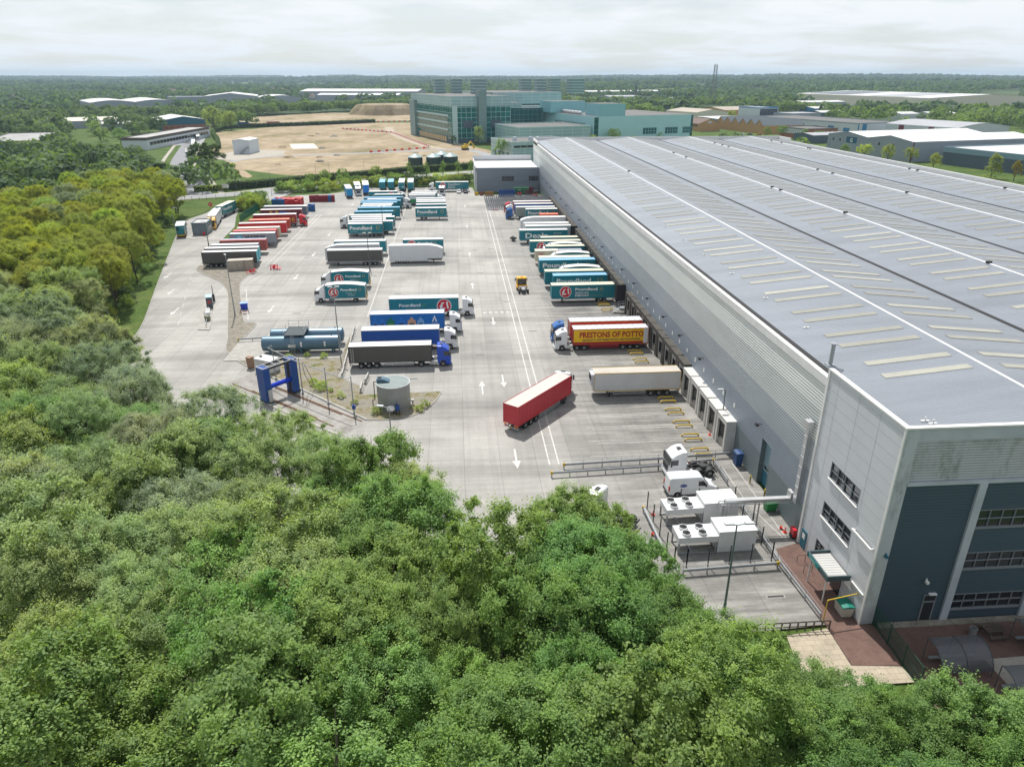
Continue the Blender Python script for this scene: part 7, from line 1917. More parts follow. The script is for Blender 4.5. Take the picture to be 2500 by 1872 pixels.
for k in range(7):
    band(b, "f", 2 + 5 * k, 5 + 5 * k, 1.4, 2.8, M_GLASSD)
building("wavy_roofed_shed", "large grey shed with gently waving pale roof among trees", "building", (-477, 1044), (0.86, 0.51), 108, 120, 13, M_WG, M_RW, 2, 2.6, "b", arch=True)
building("office_tower", "grey office building with glass stair tower left of the gabled shed", "building", (-500, 1380), (0.97, 0.2), 62, 40, 12, M_WG, M_RG); b = building("gabled_shed", "grey shed with shallow white gable behind the tree belt", "building", (-430, 1359), (0.97, 0.22), 88, 110, 13, M_WG, M_RW, 1, 5, "b")
building("curved_shed", "grey shed with curved white roof joined to the right of the gabled one", "building", (-338, 1392), (0.93, 0.36), 66, 90, 9.5, M_WG, M_RW, 1, 4, "b", arch=True)
building("long_shed", "very long white roofed shed behind the tree belt, the taller back one", "building", (-320, 1640), (0.985, -0.17), 250, 90, 16, M_WG, M_RW, 1, 4, "a"); building("long_shed", "long white roofed shed behind the tree belt, the lower front one", "building", (-262, 1500), (0.985, -0.17), 160, 50, 12, M_WG, M_RW, 1, 2.6, "a")
b = building("site_hut", "plain white steel building with outside stair on the dirt site", "building", (-140, 484), (0.99, -0.1), 10.6, 17, 8.2, M_WW, M_WHITE, 1, 0.8, "b"); a = MB()
for k in range(9):
    a.box(4.2 + 0.55 * k, 4.75 + 0.55 * k, -1.3, -0.1, 0.3 + 0.42 * k, 0.42 + 0.42 * k)
a.box(9.1, 10.5, -1.3, -0.1, 4.0, 4.15); a.bar((4.2, -1.3, 1.4), (9.1, -1.3, 5.1), 0.06, 0.06); a.build("stair", M_COLD, b)
GO = Vector((-2, 549)); A1 = Vector((0.944, 0.33)); A2 = Vector((-0.33, 0.944)); GR = math.atan2(0.33, 0.944)
def glass_mat(name, c1, c2, mort, bw, rh, rough=0.12):
    m = bpy.data.materials.new(name); t, b = nodes_of(m); p = coord(t)
    s = N(t, "ShaderNodeSeparateXYZ", {0: p}); ad = N(t, "ShaderNodeMath", {0: s.outputs[0], 1: s.outputs[1]}, operation="ADD"); cb = N(t, "ShaderNodeCombineXYZ", {0: ad.outputs[0], 1: s.outputs[2]})
    br = N(t, "ShaderNodeTexBrick", {"Vector": cb.outputs[0], "Color1": (*c1, 1), "Color2": (*c2, 1), "Mortar": (*mort, 1), "Scale": 1.0, "Mortar Size": 0.16, "Brick Width": bw, "Row Height": rh, "Bias": -0.2}, offset=0.0)
    t.links.new(br.outputs[0], b.inputs["Base Color"]); b.inputs["Roughness"].default_value = rough; b.inputs["Specular IOR Level"].default_value = 0.45
    return m
M_GT = glass_mat("teal curtain glass", (0.005, 0.105, 0.105), (0.015, 0.19, 0.18), (0.34, 0.52, 0.52), 3.9, 3.5); M_GT2 = glass_mat("deep teal glass", (0.004, 0.075, 0.082), (0.01, 0.11, 0.115), (0.10, 0.24, 0.25), 3.9, 3.5)
M_GP = glass_mat("pale aqua cladding", (0.26, 0.43, 0.45), (0.31, 0.48, 0.49), (0.52, 0.64, 0.64), 8.0, 2.3, 0.35); M_GL = mat("louvred aqua screen", S(118, 146, 146), 0.5, var=0.08, vscale=0.2, wave=("Z", 1.2, 0.12)); M_TP = mat("turquoise panel", S(166, 212, 216), 0.5, var=0.05, vscale=0.15); M_TP2 = mat("deep turquoise panel", S(134, 190, 198), 0.5, var=0.05, vscale=0.15); M_BAND = mat("pale aqua band", S(176, 204, 204), 0.5, var=0.08); M_BEIGE = mat("beige boarded bay", S(196, 176, 136), 0.7, var=0.1)  # second turquoise is one even, deeper tone for rooftop blocks and mullions
gx = thing("laboratory_complex", "huge teal glass laboratory complex with louvred roof stacks behind the warehouse", "building", (GO.x, GO.y, 0), GR)
def gbox(name, a0, a1, b0, b1, z0, z1, m, mt=None, parent=None):
    k = MB(); k.box(a0, a1, b0, b1, z0, z1, 0, 1); return k.build(name, [m, mt or M_RD], parent or gx)
gbox("glass_wing", 0, 47, 0, 102, 0, 25.2, M_GT); gbox("top_storey", 0.0, 47.2, -0.2, 101, 25.2, 32.0, M_GP); gbox("plinth", -0.4, 47.4, -0.5, 102.4, -1, 2.6, M_WSL)
k = MB()
for z in (8.6, 13.4, 18.2):
    k.box(-0.5, -0.01, 6, 90, z, z + 1.3)
k.build("spandrel_band", M_BAND, gx)
k = MB()
for z in (9.9, 14.7, 6.3):
    k.box(-0.25, -0.02, 8, 88, z, z + 3.1)
k.build("blind_band", mat("grey beige blinds", S(128, 142, 128), 0.6, var=0.25, vscale=0.25), gx)
k = MB()
for q in range(15):
    k.box(-0.75, -0.42, 10 + 4.6 * q, 13.4 + 4.6 * q, 0.6, 4.2)
k.build("boarded_bay", M_BEIGE, gx)
gbox("stair_tower", 20.5, 26.5, -3.0, 4, 0, 36, M_GL); gbox("service_tower", -2.5, 1.0, 84, 98, 0, 27.5, M_GL); gbox("corner_pier", 0.8, 4.6, -1.0, 0.5, 0, 26, M_BAND)
for a0, z in ((8, 12), (30, 9)):
    k = MB(); k.box(a0 + 1, a0 + 9, -0.3, -0.02, 10.2, 15.6); k.build("louvre", M_WSL, gx)
gbox("link_block", 47.2, 66, 22, 60, 0, 22.5, M_GT2); gbox("link_top", 47.2, 66, 22, 60, 22.5, 26.5, M_GP); gbox("rear_wing", 58, 118, 60, 140, 0, 24, M_GT2); gbox("rear_top", 57.5, 120, 59.5, 140, 24, 33, M_GP); gbox("recessed_glass", 66, 84, 22, 60, 0, 22.4, M_GT2)
for (a, b_) in ((4, 116), (13, 128), (12, 106), (26, 112), (33, 75), (40, 50)):
    pass
def stack(px_, py_, w, z0, h):
    d = Vector((px_, py_)) - GO; a, b_ = d.dot(A1), d.dot(A2); k = MB(); k.box(a, a + w, b_, b_ + w * 0.8, z0, z0 + h)
    o = k.build("roof_stack", M_GL, gx); k = MB()
    for j in range(6):
        k.box(a - 0.15, a + w + 0.15, b_ - 0.15, b_ + w * 0.8 + 0.15, z0 + h * j / 5 - 0.3, z0 + h * j / 5 + 0.25)
    k.build("stack_band", M_BAND, o)
for x, y, w in ((-14.5, 640, 8.2), (0, 645, 8.2), (17, 618, 10.5), (62, 690, 9.2), (73, 664, 8.6), (93, 725, 9.4), (105.5, 680, 12.5)):
    stack(x, y, w, 31.5, 11.5)
TR = math.atan2(0.312, 0.95)
tq = thing("turquoise_block", "large flat turquoise panelled building with three window groups", "building", (98, 526, 0), TR)
def tbox(name, a0, a1, b0, b1, z0, z1, m, mt=None):
    k = MB(); k.box(a0, a1, b0, b1, z0, z1, 0, 1); return k.build(name, [m, mt or M_RD], tq)
tbox("hall", 0, 84, 0, 84, -1, 19.3, M_TP); tbox("roof_penthouse", 5, 26, 1, 22, 19.3, 27.5, M_TP2); tbox("side_tower", -19.5, 2, 84, 98, -1, 23.5, M_TP); tbox("roof_plant", -4, 26, 62, 82, 19.3, 27.5, M_TP2)
for a0, a1 in ((41, 52.5), (60, 71), (75.4, 82)):
    k = MB(); k.box(a0, a1, -0.1, -0.004, 6.4, 10.8); w_ = k.build("window", M_GT2, tq); k = MB()
    for j in range(6):
        q = a0 + (a1 - a0) * j / 5; k.box(q - 0.12, q + 0.12, -0.2, -0.102, 6.4, 10.8)
    k.box(a0, a1, -0.19, -0.105, 8.4, 8.65); k.build("mullion", M_TP2, w_)
k = MB(); k.box(0.6, 4.0, -0.12, -0.004, 1, 18.6); k.build("stair_glazing", M_GT2, tq); k = MB(); k.box(82.2, 84.05, -0.12, -0.004, 1, 18.9); k.build("stair_glazing", M_GT2, tq); k = MB(); k.box(-0.1, -0.004, 12, 62, 11.0, 14.2); k.build("louvre", M_GL, tq)
k = MB()
for j in range(6):
    k.cyl((4 + 0.3 * j, 26 + 6 * j, 20.6), (4 + 0.3 * j, 30.5 + 6 * j, 20.6), 1.2, 1.2, 10)
k.build("roof_duct", M_ALU, tq)
mb_ = building("aqua_plant_block", "pale aqua flat roofed plant block between the glass complex and the warehouse", "building", (44, 505), E1, 54, 46, 13.5, M_GP, M_RD, parapet=(M_BAND, 0.5))
lr = building("aqua_low_block", "low pale aqua block with service doors beside the round crowned tree", "building", (33, 429), E1, 40, 34, 10.4, M_GP, M_RD, parapet=(M_BAND, 0.5)); band(lr, "f", 1, 38, 7.2, 8.4, M_GLASSD, n=9)
for q in (5, 12, 19, 25):
    band(lr, "l", q, q + 3, 0, 4.2, M_WSL, "door")
for x, y in ((6, 12), (15, 9), (20, 10)):
    k = MB(); k.box(x, x + 2, y, y + 2, 10.1, 12.2); k.build("roof_fan", M_WW, lr)
M_SGR = mat("dark green silo", S(40, 66, 62), 0.6, var=0.15, vscale=0.3); M_SLID = mat("pale green cone lid", S(140, 164, 164), 0.5, var=0.12)
def silo_mesh():
    a = MB(); a.lathe([(3.9, 0), (3.9, 5.4)], 24); me1 = a.mesh("shell", [M_SGR]); a = MB(); a.lathe([(4.15, 5.3), (0.4, 7.2), (0.4, 7.5), (0, 7.5)], 24); return me1, a.mesh("cone_lid", [M_SLID])
s1, s2 = silo_mesh()
for x, y, lb in ((-21.5, 404, "dark green silo with pale cone lid, left of the three"), (-11.8, 404.5, "dark green silo with pale cone lid, middle of the three"), (-2.4, 407, "dark green silo with pale cone lid, right of the three"), (-7.5, 418, "dark green silo with pale cone lid, tucked behind the front three")):
    t = thing("silo", lb, "silo", (x, y, 0), 0, "dark green silos by the road hedge"); put("shell", s1, t); put("cone_lid", s2, t)
t = thing("excavator", "orange yellow excavator parked by the glass complex", "excavator", (7, 500, 0), R(30)); a = MB(); a.box(-2, 2, -1.6, -0.9, 0, 1.1); a.box(-2, 2, 0.9, 1.6, 0, 1.1); a.build("track", M_CHAS, t); a = MB(); a.box(-2.4, 1.4, -1.5, 1.5, 1.1, 2.6); a.box(-0.4, 1.4, 0.2, 1.5, 2.6, 3.9); a.build("body", M_YEL, t); a = MB(); a.bar((1.2, -0.4, 2.2), (4.2, -0.4, 5.2), 0.7, 0.8); a.bar((4.2, -0.4, 5.2), (6.4, -0.4, 2.4), 0.5, 0.6); a.box(5.9, 7.0, -1.0, 0.2, 0.8, 2.4); a.build("arm", M_YEL, t)
def rw_mesh(m):
    a = MB(); a.prism([(-0.3, 0), (0.3, 0), (0.16, 0.4), (0.12, 1.05), (-0.12, 1.05), (-0.16, 0.4)], 0, 2.2, "y"); return a.mesh("water_barrier", [m])
RWM = (rw_mesh(mat("red water barrier", S(216, 40, 50), 0.5, var=0.1)), rw_mesh(mat("white water barrier", (0.70, 0.69, 0.66), 0.5, var=0.1))); nb = 0
for pts in (((-104, 714), (-54, 660), (-17, 520)), ((-55, 487), (-17, 515)), ((-88, 817), (-46, 832))):
    for (xa, ya), (xb, yb) in zip(pts[:-1], pts[1:]):
        d = Vector((xb - xa, yb - ya)); n = int(d.length / 2.9); rz = math.atan2(d.y, d.x) - math.pi / 2
        for k in range(n):
            tag(put("water_barrier", RWM[nb % 2], None, (xa + d.x * k / n, ya + d.y * k / n, 0), rz), ("red" if nb % 2 == 0 else "white") + " plastic barrier block in a line across the dirt site", "road barrier", ("red" if nb % 2 == 0 else "white") + " plastic barriers across the dirt site"); nb += 1
g_ = building("grey_twin_shed", "grey twin gabled shed with white roof, maroon corner post and a big letter sign", "building", (261, 407), (0.972, 0.234), 96, 70, 10.9, M_WG, mat("bright white roof", (0.80, 0.80, 0.79), 0.5, var=0.06, vscale=0.05), 2, 2.4, "a")
k = MB(); k.box(-0.25, 0.3, -0.3, -0.004, 0, 11); k.build("corner_post", M_RB, g_); band(g_, "l", 44, 53, 6.6, 10.2, M_WTE, "sign_board"); me, w_ = text_mesh("G", 3.2, 0.08, M_LWHITE); q = put("lettering", me, g_, (-0.1, 49.8, 7.2)); q.rotation_euler = (0, 0, -math.pi / 2)
band(g_, "f", 27, 29.4, 0, 3.0, M_WW, "door")
for y in (14, 25, 58, 64):
    band(g_, "l", y, y + 1.2, 7.2, 8.6, M_GLASSD)
d_ = building("dark_slate_shed", "dark slate shed with pale parapet at the right edge behind the warehouse", "building", (290, 322), (0.972, 0.234), 80, 76, 9.2, M_WSL, M_RW, parapet=(mat("pale slate band", S(120, 150, 166), 0.6, var=0.06), 0.2)); k = MB(); k.box(-0.2, -0.004, 0, 76, 6.6, 9.2); k.build("wall_band", MATS["pale slate band"], d_)
b = building("arched_unit", "pale unit with shallow arched roof and maroon doors behind the white roofed shed", "building", (392, 560), (0.945, 0.326), 62, 66, 8, M_WW, M_RG, 1, 3.0, "b", arch=True)
for y in (20, 48):
    band(b, "l", y, y + 5, 0, 7.6, M_RB, "door")
b = building("blue_trim_units", "long row of pale blue trimmed units with dark low roofs", "building", (347, 626), (0.95, 0.31), 52, 132, 8, M_WW, M_RD, parapet=(M_WG, 0.7))
for q in range(7):
    band(b, "l", 8 + 18 * q, 15 + 18 * q, 0, 3.6 + (q % 2), M_WB, "door")
band(b, "f", 6, 11, 0, 7.6, M_WB, "door"); band(b, "f", 1.0, 2.2, 0, 7.6, M_WB, "door")
b = building("brick_office", "low office with white glazed left side and brick front", "building", (271, 562), (0.97, 0.24), 30, 32, 7.8, M_WBR, M_RD, parapet=(M_RD, 0.4)); band(b, "l", 0.5, 31.5, 3.6, 7.2, M_WW, "window_wall", 14, M_GLASSD)
for q in range(5):
    band(b, "f", 8 + 4 * q, 10 + 4 * q, 3.6, 5.8, M_WW)
building("slate_outbuilding", "dark slate outbuilding with grey roof below the brick office", "building", (262, 530), (0.97, 0.24), 40, 22, 5.5, M_WSL, M_RG, 1, 1.2); building("tan_unit", "tan walled unit with ribbed roof, the nearer of two", "building", (270, 828), (0.94, 0.34), 44, 58, 8, M_WCR, M_RT, 1, 3, "b"); building("tan_unit", "tan brick unit with ribbed roof, the farther of two beside the blue block", "building", (322, 882), (0.9, 0.44), 70, 44, 8, M_WTAN, M_RT, 1, 3, "a")
building("sawtooth_workshop", "row of tan brick workshops with pointed gables", "building", (262, 622), (0.95, 0.2), 40, 74, 6.5, M_WTAN, mat("grey slate roof", S(96, 106, 112), 0.7, var=0.1), 6, 4.6, "a"); building("white_roofed_store", "store with flat white roof behind the pointed gables", "building", (250, 694), (0.93, 0.36), 46, 50, 8, M_WG, M_RW, 1, 1.0)
b = building("brick_house", "brown roofed tan brick building with an oval sign at the end of the turquoise block", "building", (217, 656), (0.97, 0.24), 22, 26, 6.4, M_WTAN, mat("brown tile roof", S(104, 84, 74), 0.8, var=0.12), 1, 4.0, "b"); band(b, "l", 2, 24, 4.2, 5.4, M_GLASSD, n=6, frame=M_WTAN)
n_ = 20; a = MB(); a.face([(11 + 2.2 * math.cos(2 * math.pi * j / n_), -0.05, 7.6 + 0.9 * math.sin(2 * math.pi * j / n_)) for j in range(n_)]); a.build("oval_sign", M_WW, b)
b = building("blue_edged_block", "tall white block with bright blue edges and glass corner", "building", (345, 836), (0.93, 0.36), 28, 34, 12.5, M_WW, M_RG, parapet=(M_WB, 0.8)); band(b, "f", 1, 27, 3, 11, M_GLASSD, n=9, frame=M_WB); building("grey_low_block", "low grey block between the blue edged block and the trimmed units", "building", (368, 800), (0.95, 0.31), 40, 30, 8, M_WG, M_RG)
w_ = building("huge_white_shed", "enormous white roofed shed with solar panels near the far woods", "building", (684, 1053), (0.98, 0.17), 215, 316, 16, M_WCR, M_RW, 1, 4.5, "b"); k = MB()
k.face([(12, 196, 17.1), (98, 196, 20.4), (98, 300, 20.4), (12, 300, 17.1)]); k.build("solar_panel", mat("solar panel blue", (0.035, 0.05, 0.085), 0.25, var=0.1, vscale=0.1), w_); k = MB(); k.face([(4, 60, 16.5), (104, 60, 20.6), (104, 130, 20.6), (4, 130, 16.5)]); k.build("grey_roof_bay", M_RG, w_); band(w_, "f", 150, 214, 0, 9, M_WTE, "office_front")
for i, (o, L, D, h, wm, rm, lb) in enumerate((((463, 944), 46, 30, 7, M_WB, M_RW, "small bright blue shed with pale roof below the enormous white one"), ((538, 1140), 84, 34, 8, M_WG, M_RW, "pale roofed shed partly behind trees left of the small blue one"), ((491, 799), 26, 22, 7, M_WW, M_RW, "small white gabled shed among trees right of the trimmed units"), ((540, 820), 40, 26, 6, M_WW, M_RW, "low white roof showing between tree belts on the right"), ((430, 860), 36, 22, 6, M_WSL, M_RW, "dark walled shed with white roof right of the small blue one"), ((640, 880), 46, 28, 7, M_WW, M_RW, "white roofed shed at the right end of the tree belt"), ((297, 1443), 70, 40, 9, M_WG, M_RG, "flat grey shed behind the turquoise block"), ((357, 1325), 80, 50, 8, M_WW, M_RW, "white gabled shed beside the lattice mast trees"), ((320, 1800), 210, 90, 11, M_WTE, M_RW, "very wide white roofed hall with dark teal walls beyond the turquoise block"), ((520, 1900), 120, 60, 9, M_WG, M_RG, "long low grey roofed hall left of the lattice mast"))):
    building("distant_shed", lb, "building", o, (0.96, 0.28), L, D, h, wm, rm, 1, 1.8, "a")
def mast(label, x, y, h, w0, w1):
    t = thing("lattice_mast", label, "mast", (x, y, 0)); a = MB(); n = 12
    cs = [(-1, -1), (1, -1), (1, 1), (-1, 1)]
    def P(k, c):
        f = k / n; w = w0 + (w1 - w0) * f; return (c[0] * w, c[1] * w, h * f)
    for k in range(n):
        for i in range(4):
            c, d = cs[i], cs[(i + 1) % 4]; a.bar(P(k, c), P(k + 1, c), 0.4, 0.4); a.bar(P(k, c), P(k + 1, d), 0.25, 0.25); a.bar(P(k + 1, c), P(k + 1, d), 0.25, 0.25)
    a.build("lattice", M_COLD, t); a = MB()
    for k in range(6):
        z = h * (0.80 + 0.035 * k); a.box(-w1 - 1.4, -w1 - 0.6, -0.5, 0.5, z, z + 2); a.box(w1 + 0.6, w1 + 1.3, -0.5, 0.5, z - 1.5, z + 0.8)
    a.cyl((0, 0, h), (0, 0, h + 3), 0.2, 0.1, 6); a.build("aerials", M_COLD, t)
mast("tall lattice telecom mast with aerials rising above the woods", 450, 1300, 63, 4.6, 1.7); mast("short lattice mast behind the turquoise block", 331, 1372, 29, 2.6, 0.6)
def far_lorry(label, x, y, az, side, cabm, L=10.0):
    r = thing("articulated_lorry", label, "lorry", (x, y, 0), R(az)); make_trailer(r, side, M_TROOF, L=L, axles=2, legs=False); make_tractor(r, cabm, x=L + 0.9, axles=2, fifth=False)
AZR = math.degrees(math.atan2(-0.955, 0.295))
for x, y, lb, sd in ((-166.5, 480, "white lorry coming down the estate road, nearest of the line", M_SIDEW), (-177.5, 524, "white lorry on the estate road, second of the line", M_SIDEW), (-186.5, 552, "pale grey lorry on the estate road, third of the line", M_WG), (-200, 604, "white lorry on the estate road, last of the line near the junction", M_SIDEW)):
    far_lorry(lb, x, y, AZR, sd, M_CABW)
far_lorry("red box lorry parked behind the dark hedge of the dirt site", -185, 764, 18, M_REDBOX, M_CABW, 12); far_lorry("white and blue lorry parked behind the hedge left of the red one", -211, 757, 8, M_NAVY, M_CABW, 9)
CPK = "cars in the car park by the flat roofed unit"
for i in range(9):
    car("%s car in the slanted row beside the estate road, %s from the near end" % (("silver", "white", "dark blue")[i % 3], ("first", "second", "third", "fourth", "fifth", "sixth", "seventh", "eighth", "ninth")[i]), (M_CARS, M_CARW, M_CARN)[i % 3], -195.5 - 2.55 * i, 566 + 8.6 * i, 20, CPK)
for i, (x, y, m, lb) in enumerate(((-300, 700, M_CARR, "red car between the trees left of the teal hall"), (-296, 706, M_CARW, "white car between the trees left of the teal hall"), (-291, 712, M_CARS, "silver car between the trees left of the teal hall"), (-218, 668, M_CARN, "dark blue car turning at the top of the estate road"), (241, 613, M_CARW, "white car in front of the pointed gables"), (246, 610, M_CARN, "dark blue car in front of the pointed gables"), (236, 616, M_CARS, "silver car at the left end in front of the pointed gables"), (252, 606, M_CARR, "red car in front of the pointed gables"), (322, 640, M_CARW, "white car beside the blue trimmed units"), (318, 655, M_CARS, "silver car beside the blue trimmed units"))):
    car(lb, m, x, y, 30 + 20 * i)
def leaf_material(name, trans=0.48, use_obj=True, col=(0.07, 0.11, 0.03)):
    m = bpy.data.materials.new(name); m.use_nodes = True; t = m.node_tree; t.nodes.clear()
    out = t.nodes.new("ShaderNodeOutputMaterial")
    at = N(t, "ShaderNodeAttribute", attribute_name="var")
    if use_obj:
        oi = t.nodes.new("ShaderNodeObjectInfo"); base = oi.outputs["Color"]
    else:
        base = (*col, 1)
    dk = mul(t, base, ramp(t, at.outputs["Fac"], [(0.0, (0.50, 0.60, 0.62)), (0.5, (1.0, 1.0, 1.0)), (1.0, (1.40, 1.36, 1.05))]))
    df = N(t, "ShaderNodeBsdfDiffuse", {"Color": dk})
    tr = N(t, "ShaderNodeBsdfTranslucent", {"Color": mul(t, dk, (1.25, 1.25, 0.55))})
    mx = N(t, "ShaderNodeMixShader", {0: trans, 1: df.outputs[0], 2: tr.outputs[0]})
    gl = N(t, "ShaderNodeBsdfGlossy", {"Roughness": 0.65, "Color": (0.9, 0.95, 1.0, 1)})
    m2 = N(t, "ShaderNodeMixShader", {0: 0.02, 1: mx.outputs[0], 2: gl.outputs[0]})
    t.links.new(m2.outputs[0], out.inputs[0])
    return m
M_LEAF = leaf_material("leaves"); M_BARK = mat("bark", (0.085, 0.068, 0.05), 0.9, var=0.35, vscale=2)
def quads_mesh(name, c, nrm, size, var, m, rs, aspect=0.62):
    """leaf faces: diamonds at centres c facing nrm"""
    n = len(c)
    r = rs.normal(size=(n, 3)); t = np.cross(nrm, r); t /= np.linalg.norm(t, axis=1, keepdims=True) + 1e-9
    b = np.cross(nrm, t); s = size[:, None]
    v = np.empty((n, 4, 3), np.float32)
    v[:, 0] = c - t * s; v[:, 1] = c - b * s * aspect + t * s * 0.1; v[:, 2] = c + t * s; v[:, 3] = c + b * s * aspect + t * s * 0.1
    me = bpy.data.meshes.new(name)
    me.vertices.add(4 * n); me.vertices.foreach_set("co", v.ravel())
    me.loops.add(4 * n); me.loops.foreach_set("vertex_index", np.arange(4 * n, dtype=np.int32))
    me.polygons.add(n); me.polygons.foreach_set("loop_start", np.arange(0, 4 * n, 4, dtype=np.int32)); me.polygons.foreach_set("loop_total", np.full(n, 4, np.int32))
    a = me.attributes.new("var", "FLOAT", "POINT"); a.data.foreach_set("value", np.repeat(var.astype(np.float32), 4))
    me.materials.append(m); me.update()
    return me
def unit(v):
    return v / (np.linalg.norm(v, axis=-1, keepdims=True) + 1e-9)
def crown(seed, Rx, zc, Rz, lobes, clumps, per, clump_r, leaf, name="crown", up=0.45):
    """crown of leaf clumps on the outside of several overlapping lobes"""
    rs = np.random.RandomState(seed)
    L = []
    for k in range(lobes):
        a = 2 * math.pi * (k + rs.rand() * 0.6) / lobes; q = rs.uniform(0.22, 0.68) if k else 0.0
        zz = zc + rs.uniform(-0.45, 0.45) * Rz if k else zc + 0.35 * Rz
        L.append((Rx * q * math.cos(a), Rx * q * math.sin(a), zz, rs.uniform(0.36, 0.60) * Rx, rs.uniform(0.34, 0.56) * Rz))
    L = np.array(L); cs = []
    while len(cs) < clumps * 1.3:
        k = rs.randint(lobes); d = unit(rs.normal(size=3)); d[2] = d[2] if d[2] > -0.55 else -d[2]
        p = L[k, :3] + d * np.array([L[k, 3], L[k, 3], L[k, 4]]) * rs.uniform(0.74, 1.16)
        e = ((p - L[:, :3]) / np.stack([L[:, 3], L[:, 3], L[:, 4]], 1)); inside = (np.sum(e * e, 1) < 0.72); inside[k] = False
        if not inside.any() or rs.rand() < 0.12:
            cs.append((p, d))
    C_, Nn, Sz, Vv = [], [], [], []
    for p, d in cs:
        n = int(per * 1.75 * rs.uniform(0.6, 1.35)); rad = clump_r * 0.82 * rs.uniform(0.5, 1.4)
        u = unit(rs.normal(size=(n, 3))); u[:, 2] = np.abs(u[:, 2]) * 1.0 - 0.3
        rr = rad * rs.uniform(0.35, 1.0, size=(n, 1)) ** 0.6
        ns = rs.randint(5, 10); sd = unit(rs.normal(size=(ns, 3)) + d * 0.7 + np.array([0, 0, 0.35])) * rs.uniform(0.6, 1.45, (ns, 1)); tt = rs.uniform(0.05, 1.0, (n, 1)) ** 0.7; sk = sd[rs.randint(ns, size=n)]
        C_.append(p + (sk * tt + rs.normal(size=(n, 3)) * (0.10 + 0.16 * tt)) * rad); Nn.append(unit(unit(sk) * 0.45 + d * 0.2 + np.array([-0.1, 0.45, 1.0]) * up * 1.7 + rs.normal(size=(n, 3)) * 0.5))
        Sz.append(leaf * 0.48 * rs.uniform(0.6, 1.25, n)); Vv.append(np.clip(rs.uniform(0.25, 0.75) * np.ones(n) + rs.normal(size=n) * 0.16, 0, 1))
    return quads_mesh(name, np.concatenate(C_), np.concatenate(Nn), np.concatenate(Sz), np.concatenate(Vv), M_LEAF, rs)
def trunk_mesh(seed, h, r, spread):
    rg = random.Random(seed); a = MB(); x = y = 0.0; pts = [(0, 0, -0.1)]
    for k in range(1, 5):
        x += rg.uniform(-0.12, 0.12) * h * 0.12; y += rg.uniform(-0.12, 0.12) * h * 0.12; pts.append((x, y, h * k / 4))
    for k in range(4):
        a.cyl(pts[k], pts[k + 1], r * (1 - 0.2 * k), r * (1 - 0.2 * (k + 1)), 8)
    for k in range(9):
        j = rg.randint(1, 3); az = rg.uniform(0, 6.28); p = Vector(pts[j]); q = p + Vector((math.cos(az) * spread * 0.55, math.sin(az) * spread * 0.55, h * rg.uniform(0.18, 0.34))); e = q + Vector((math.cos(az + 0.4) * spread * 0.35, math.sin(az + 0.4) * spread * 0.35, h * rg.uniform(0.08, 0.2)))
        a.cyl(p, q, r * 0.34, r * 0.2, 6); a.cyl(q, e, r * 0.2, r * 0.06, 5)
    return a.mesh("trunk", [M_BARK])
PROTO = [(crown(11 + k, Rx, zc, Rz, lb, cl, per, cr, lf, up=u_), trunk_mesh(20 + k, 9.5, 0.24, 3.4)) for k, (Rx, zc, Rz, lb, cl, per, cr, lf, u_) in enumerate((
    (5.2, 7.4, 5.4, 7, 150, 210, 0.85, 0.155, 0.45), (4.8, 7.2, 5.6, 6, 170, 190, 0.75, 0.14, 0.5), (5.4, 7.0, 5.2, 8, 130, 230, 0.95, 0.17, 0.4), (4.6, 7.6, 5.2, 5, 190, 170, 0.65, 0.13, 0.55), (5.0, 7.2, 5.6, 7, 150, 200, 0.80, 0.19, 0.35)))]
FARP = [(crown(41 + k, 5.0, 7.0, 5.4, 6, 80, 46, 1.1, 0.36), trunk_mesh(50 + k, 9, 0.26, 3.2)) for k in range(3)]
CONE = (crown(61, 2.6, 5.6, 6.6, 4, 70, 40, 0.8, 0.28), trunk_mesh(62, 8, 0.16, 1.2))
BUSH = [crown(71 + k, 1.9, 1.1, 1.6, 5, 46, 60, 0.55, 0.15, "foliage") for k in range(2)]
GREEN = [(0.345, 0.385, 0.055), (0.33, 0.395, 0.251), (0.246, 0.368, 0.108), (0.171, 0.295, 0.076), (0.395, 0.498, 0.115), (0.33, 0.428, 0.184), (0.208, 0.351, 0.092), (0.085, 0.14, 0.05)]
GNAME = ["olive yellow", "grey green", "mid green", "deep green", "bright lime green", "soft light green", "fresh green", "dark green"]
rt = random.Random(77)
def tree(x, y, h, ci, label, grp, protos=None, name="broadleaf_tree", wide=1.0):
    cm, tm = protos if protos else rt.choice(PROTO)
    t = thing(name, label, "tree", (x, y, -0.1 + hills(x, y)), rt.uniform(0, 6.28), grp)
    s = h / 12.4; j = 1 + rt.uniform(-0.10, 0.10); c = GREEN[ci]; w = rt.uniform(-0.08, 0.08)
    o = put("crown", cm, t); o.scale = (s * wide * rt.uniform(0.92, 1.12), s * wide * rt.uniform(0.92, 1.12), s); o.color = (c[0] * j * (1 + w), c[1] * j, c[2] * j * (1 - w), 1)
    k = put("trunk", tm, t); k.scale = (s, s, s)
    return t
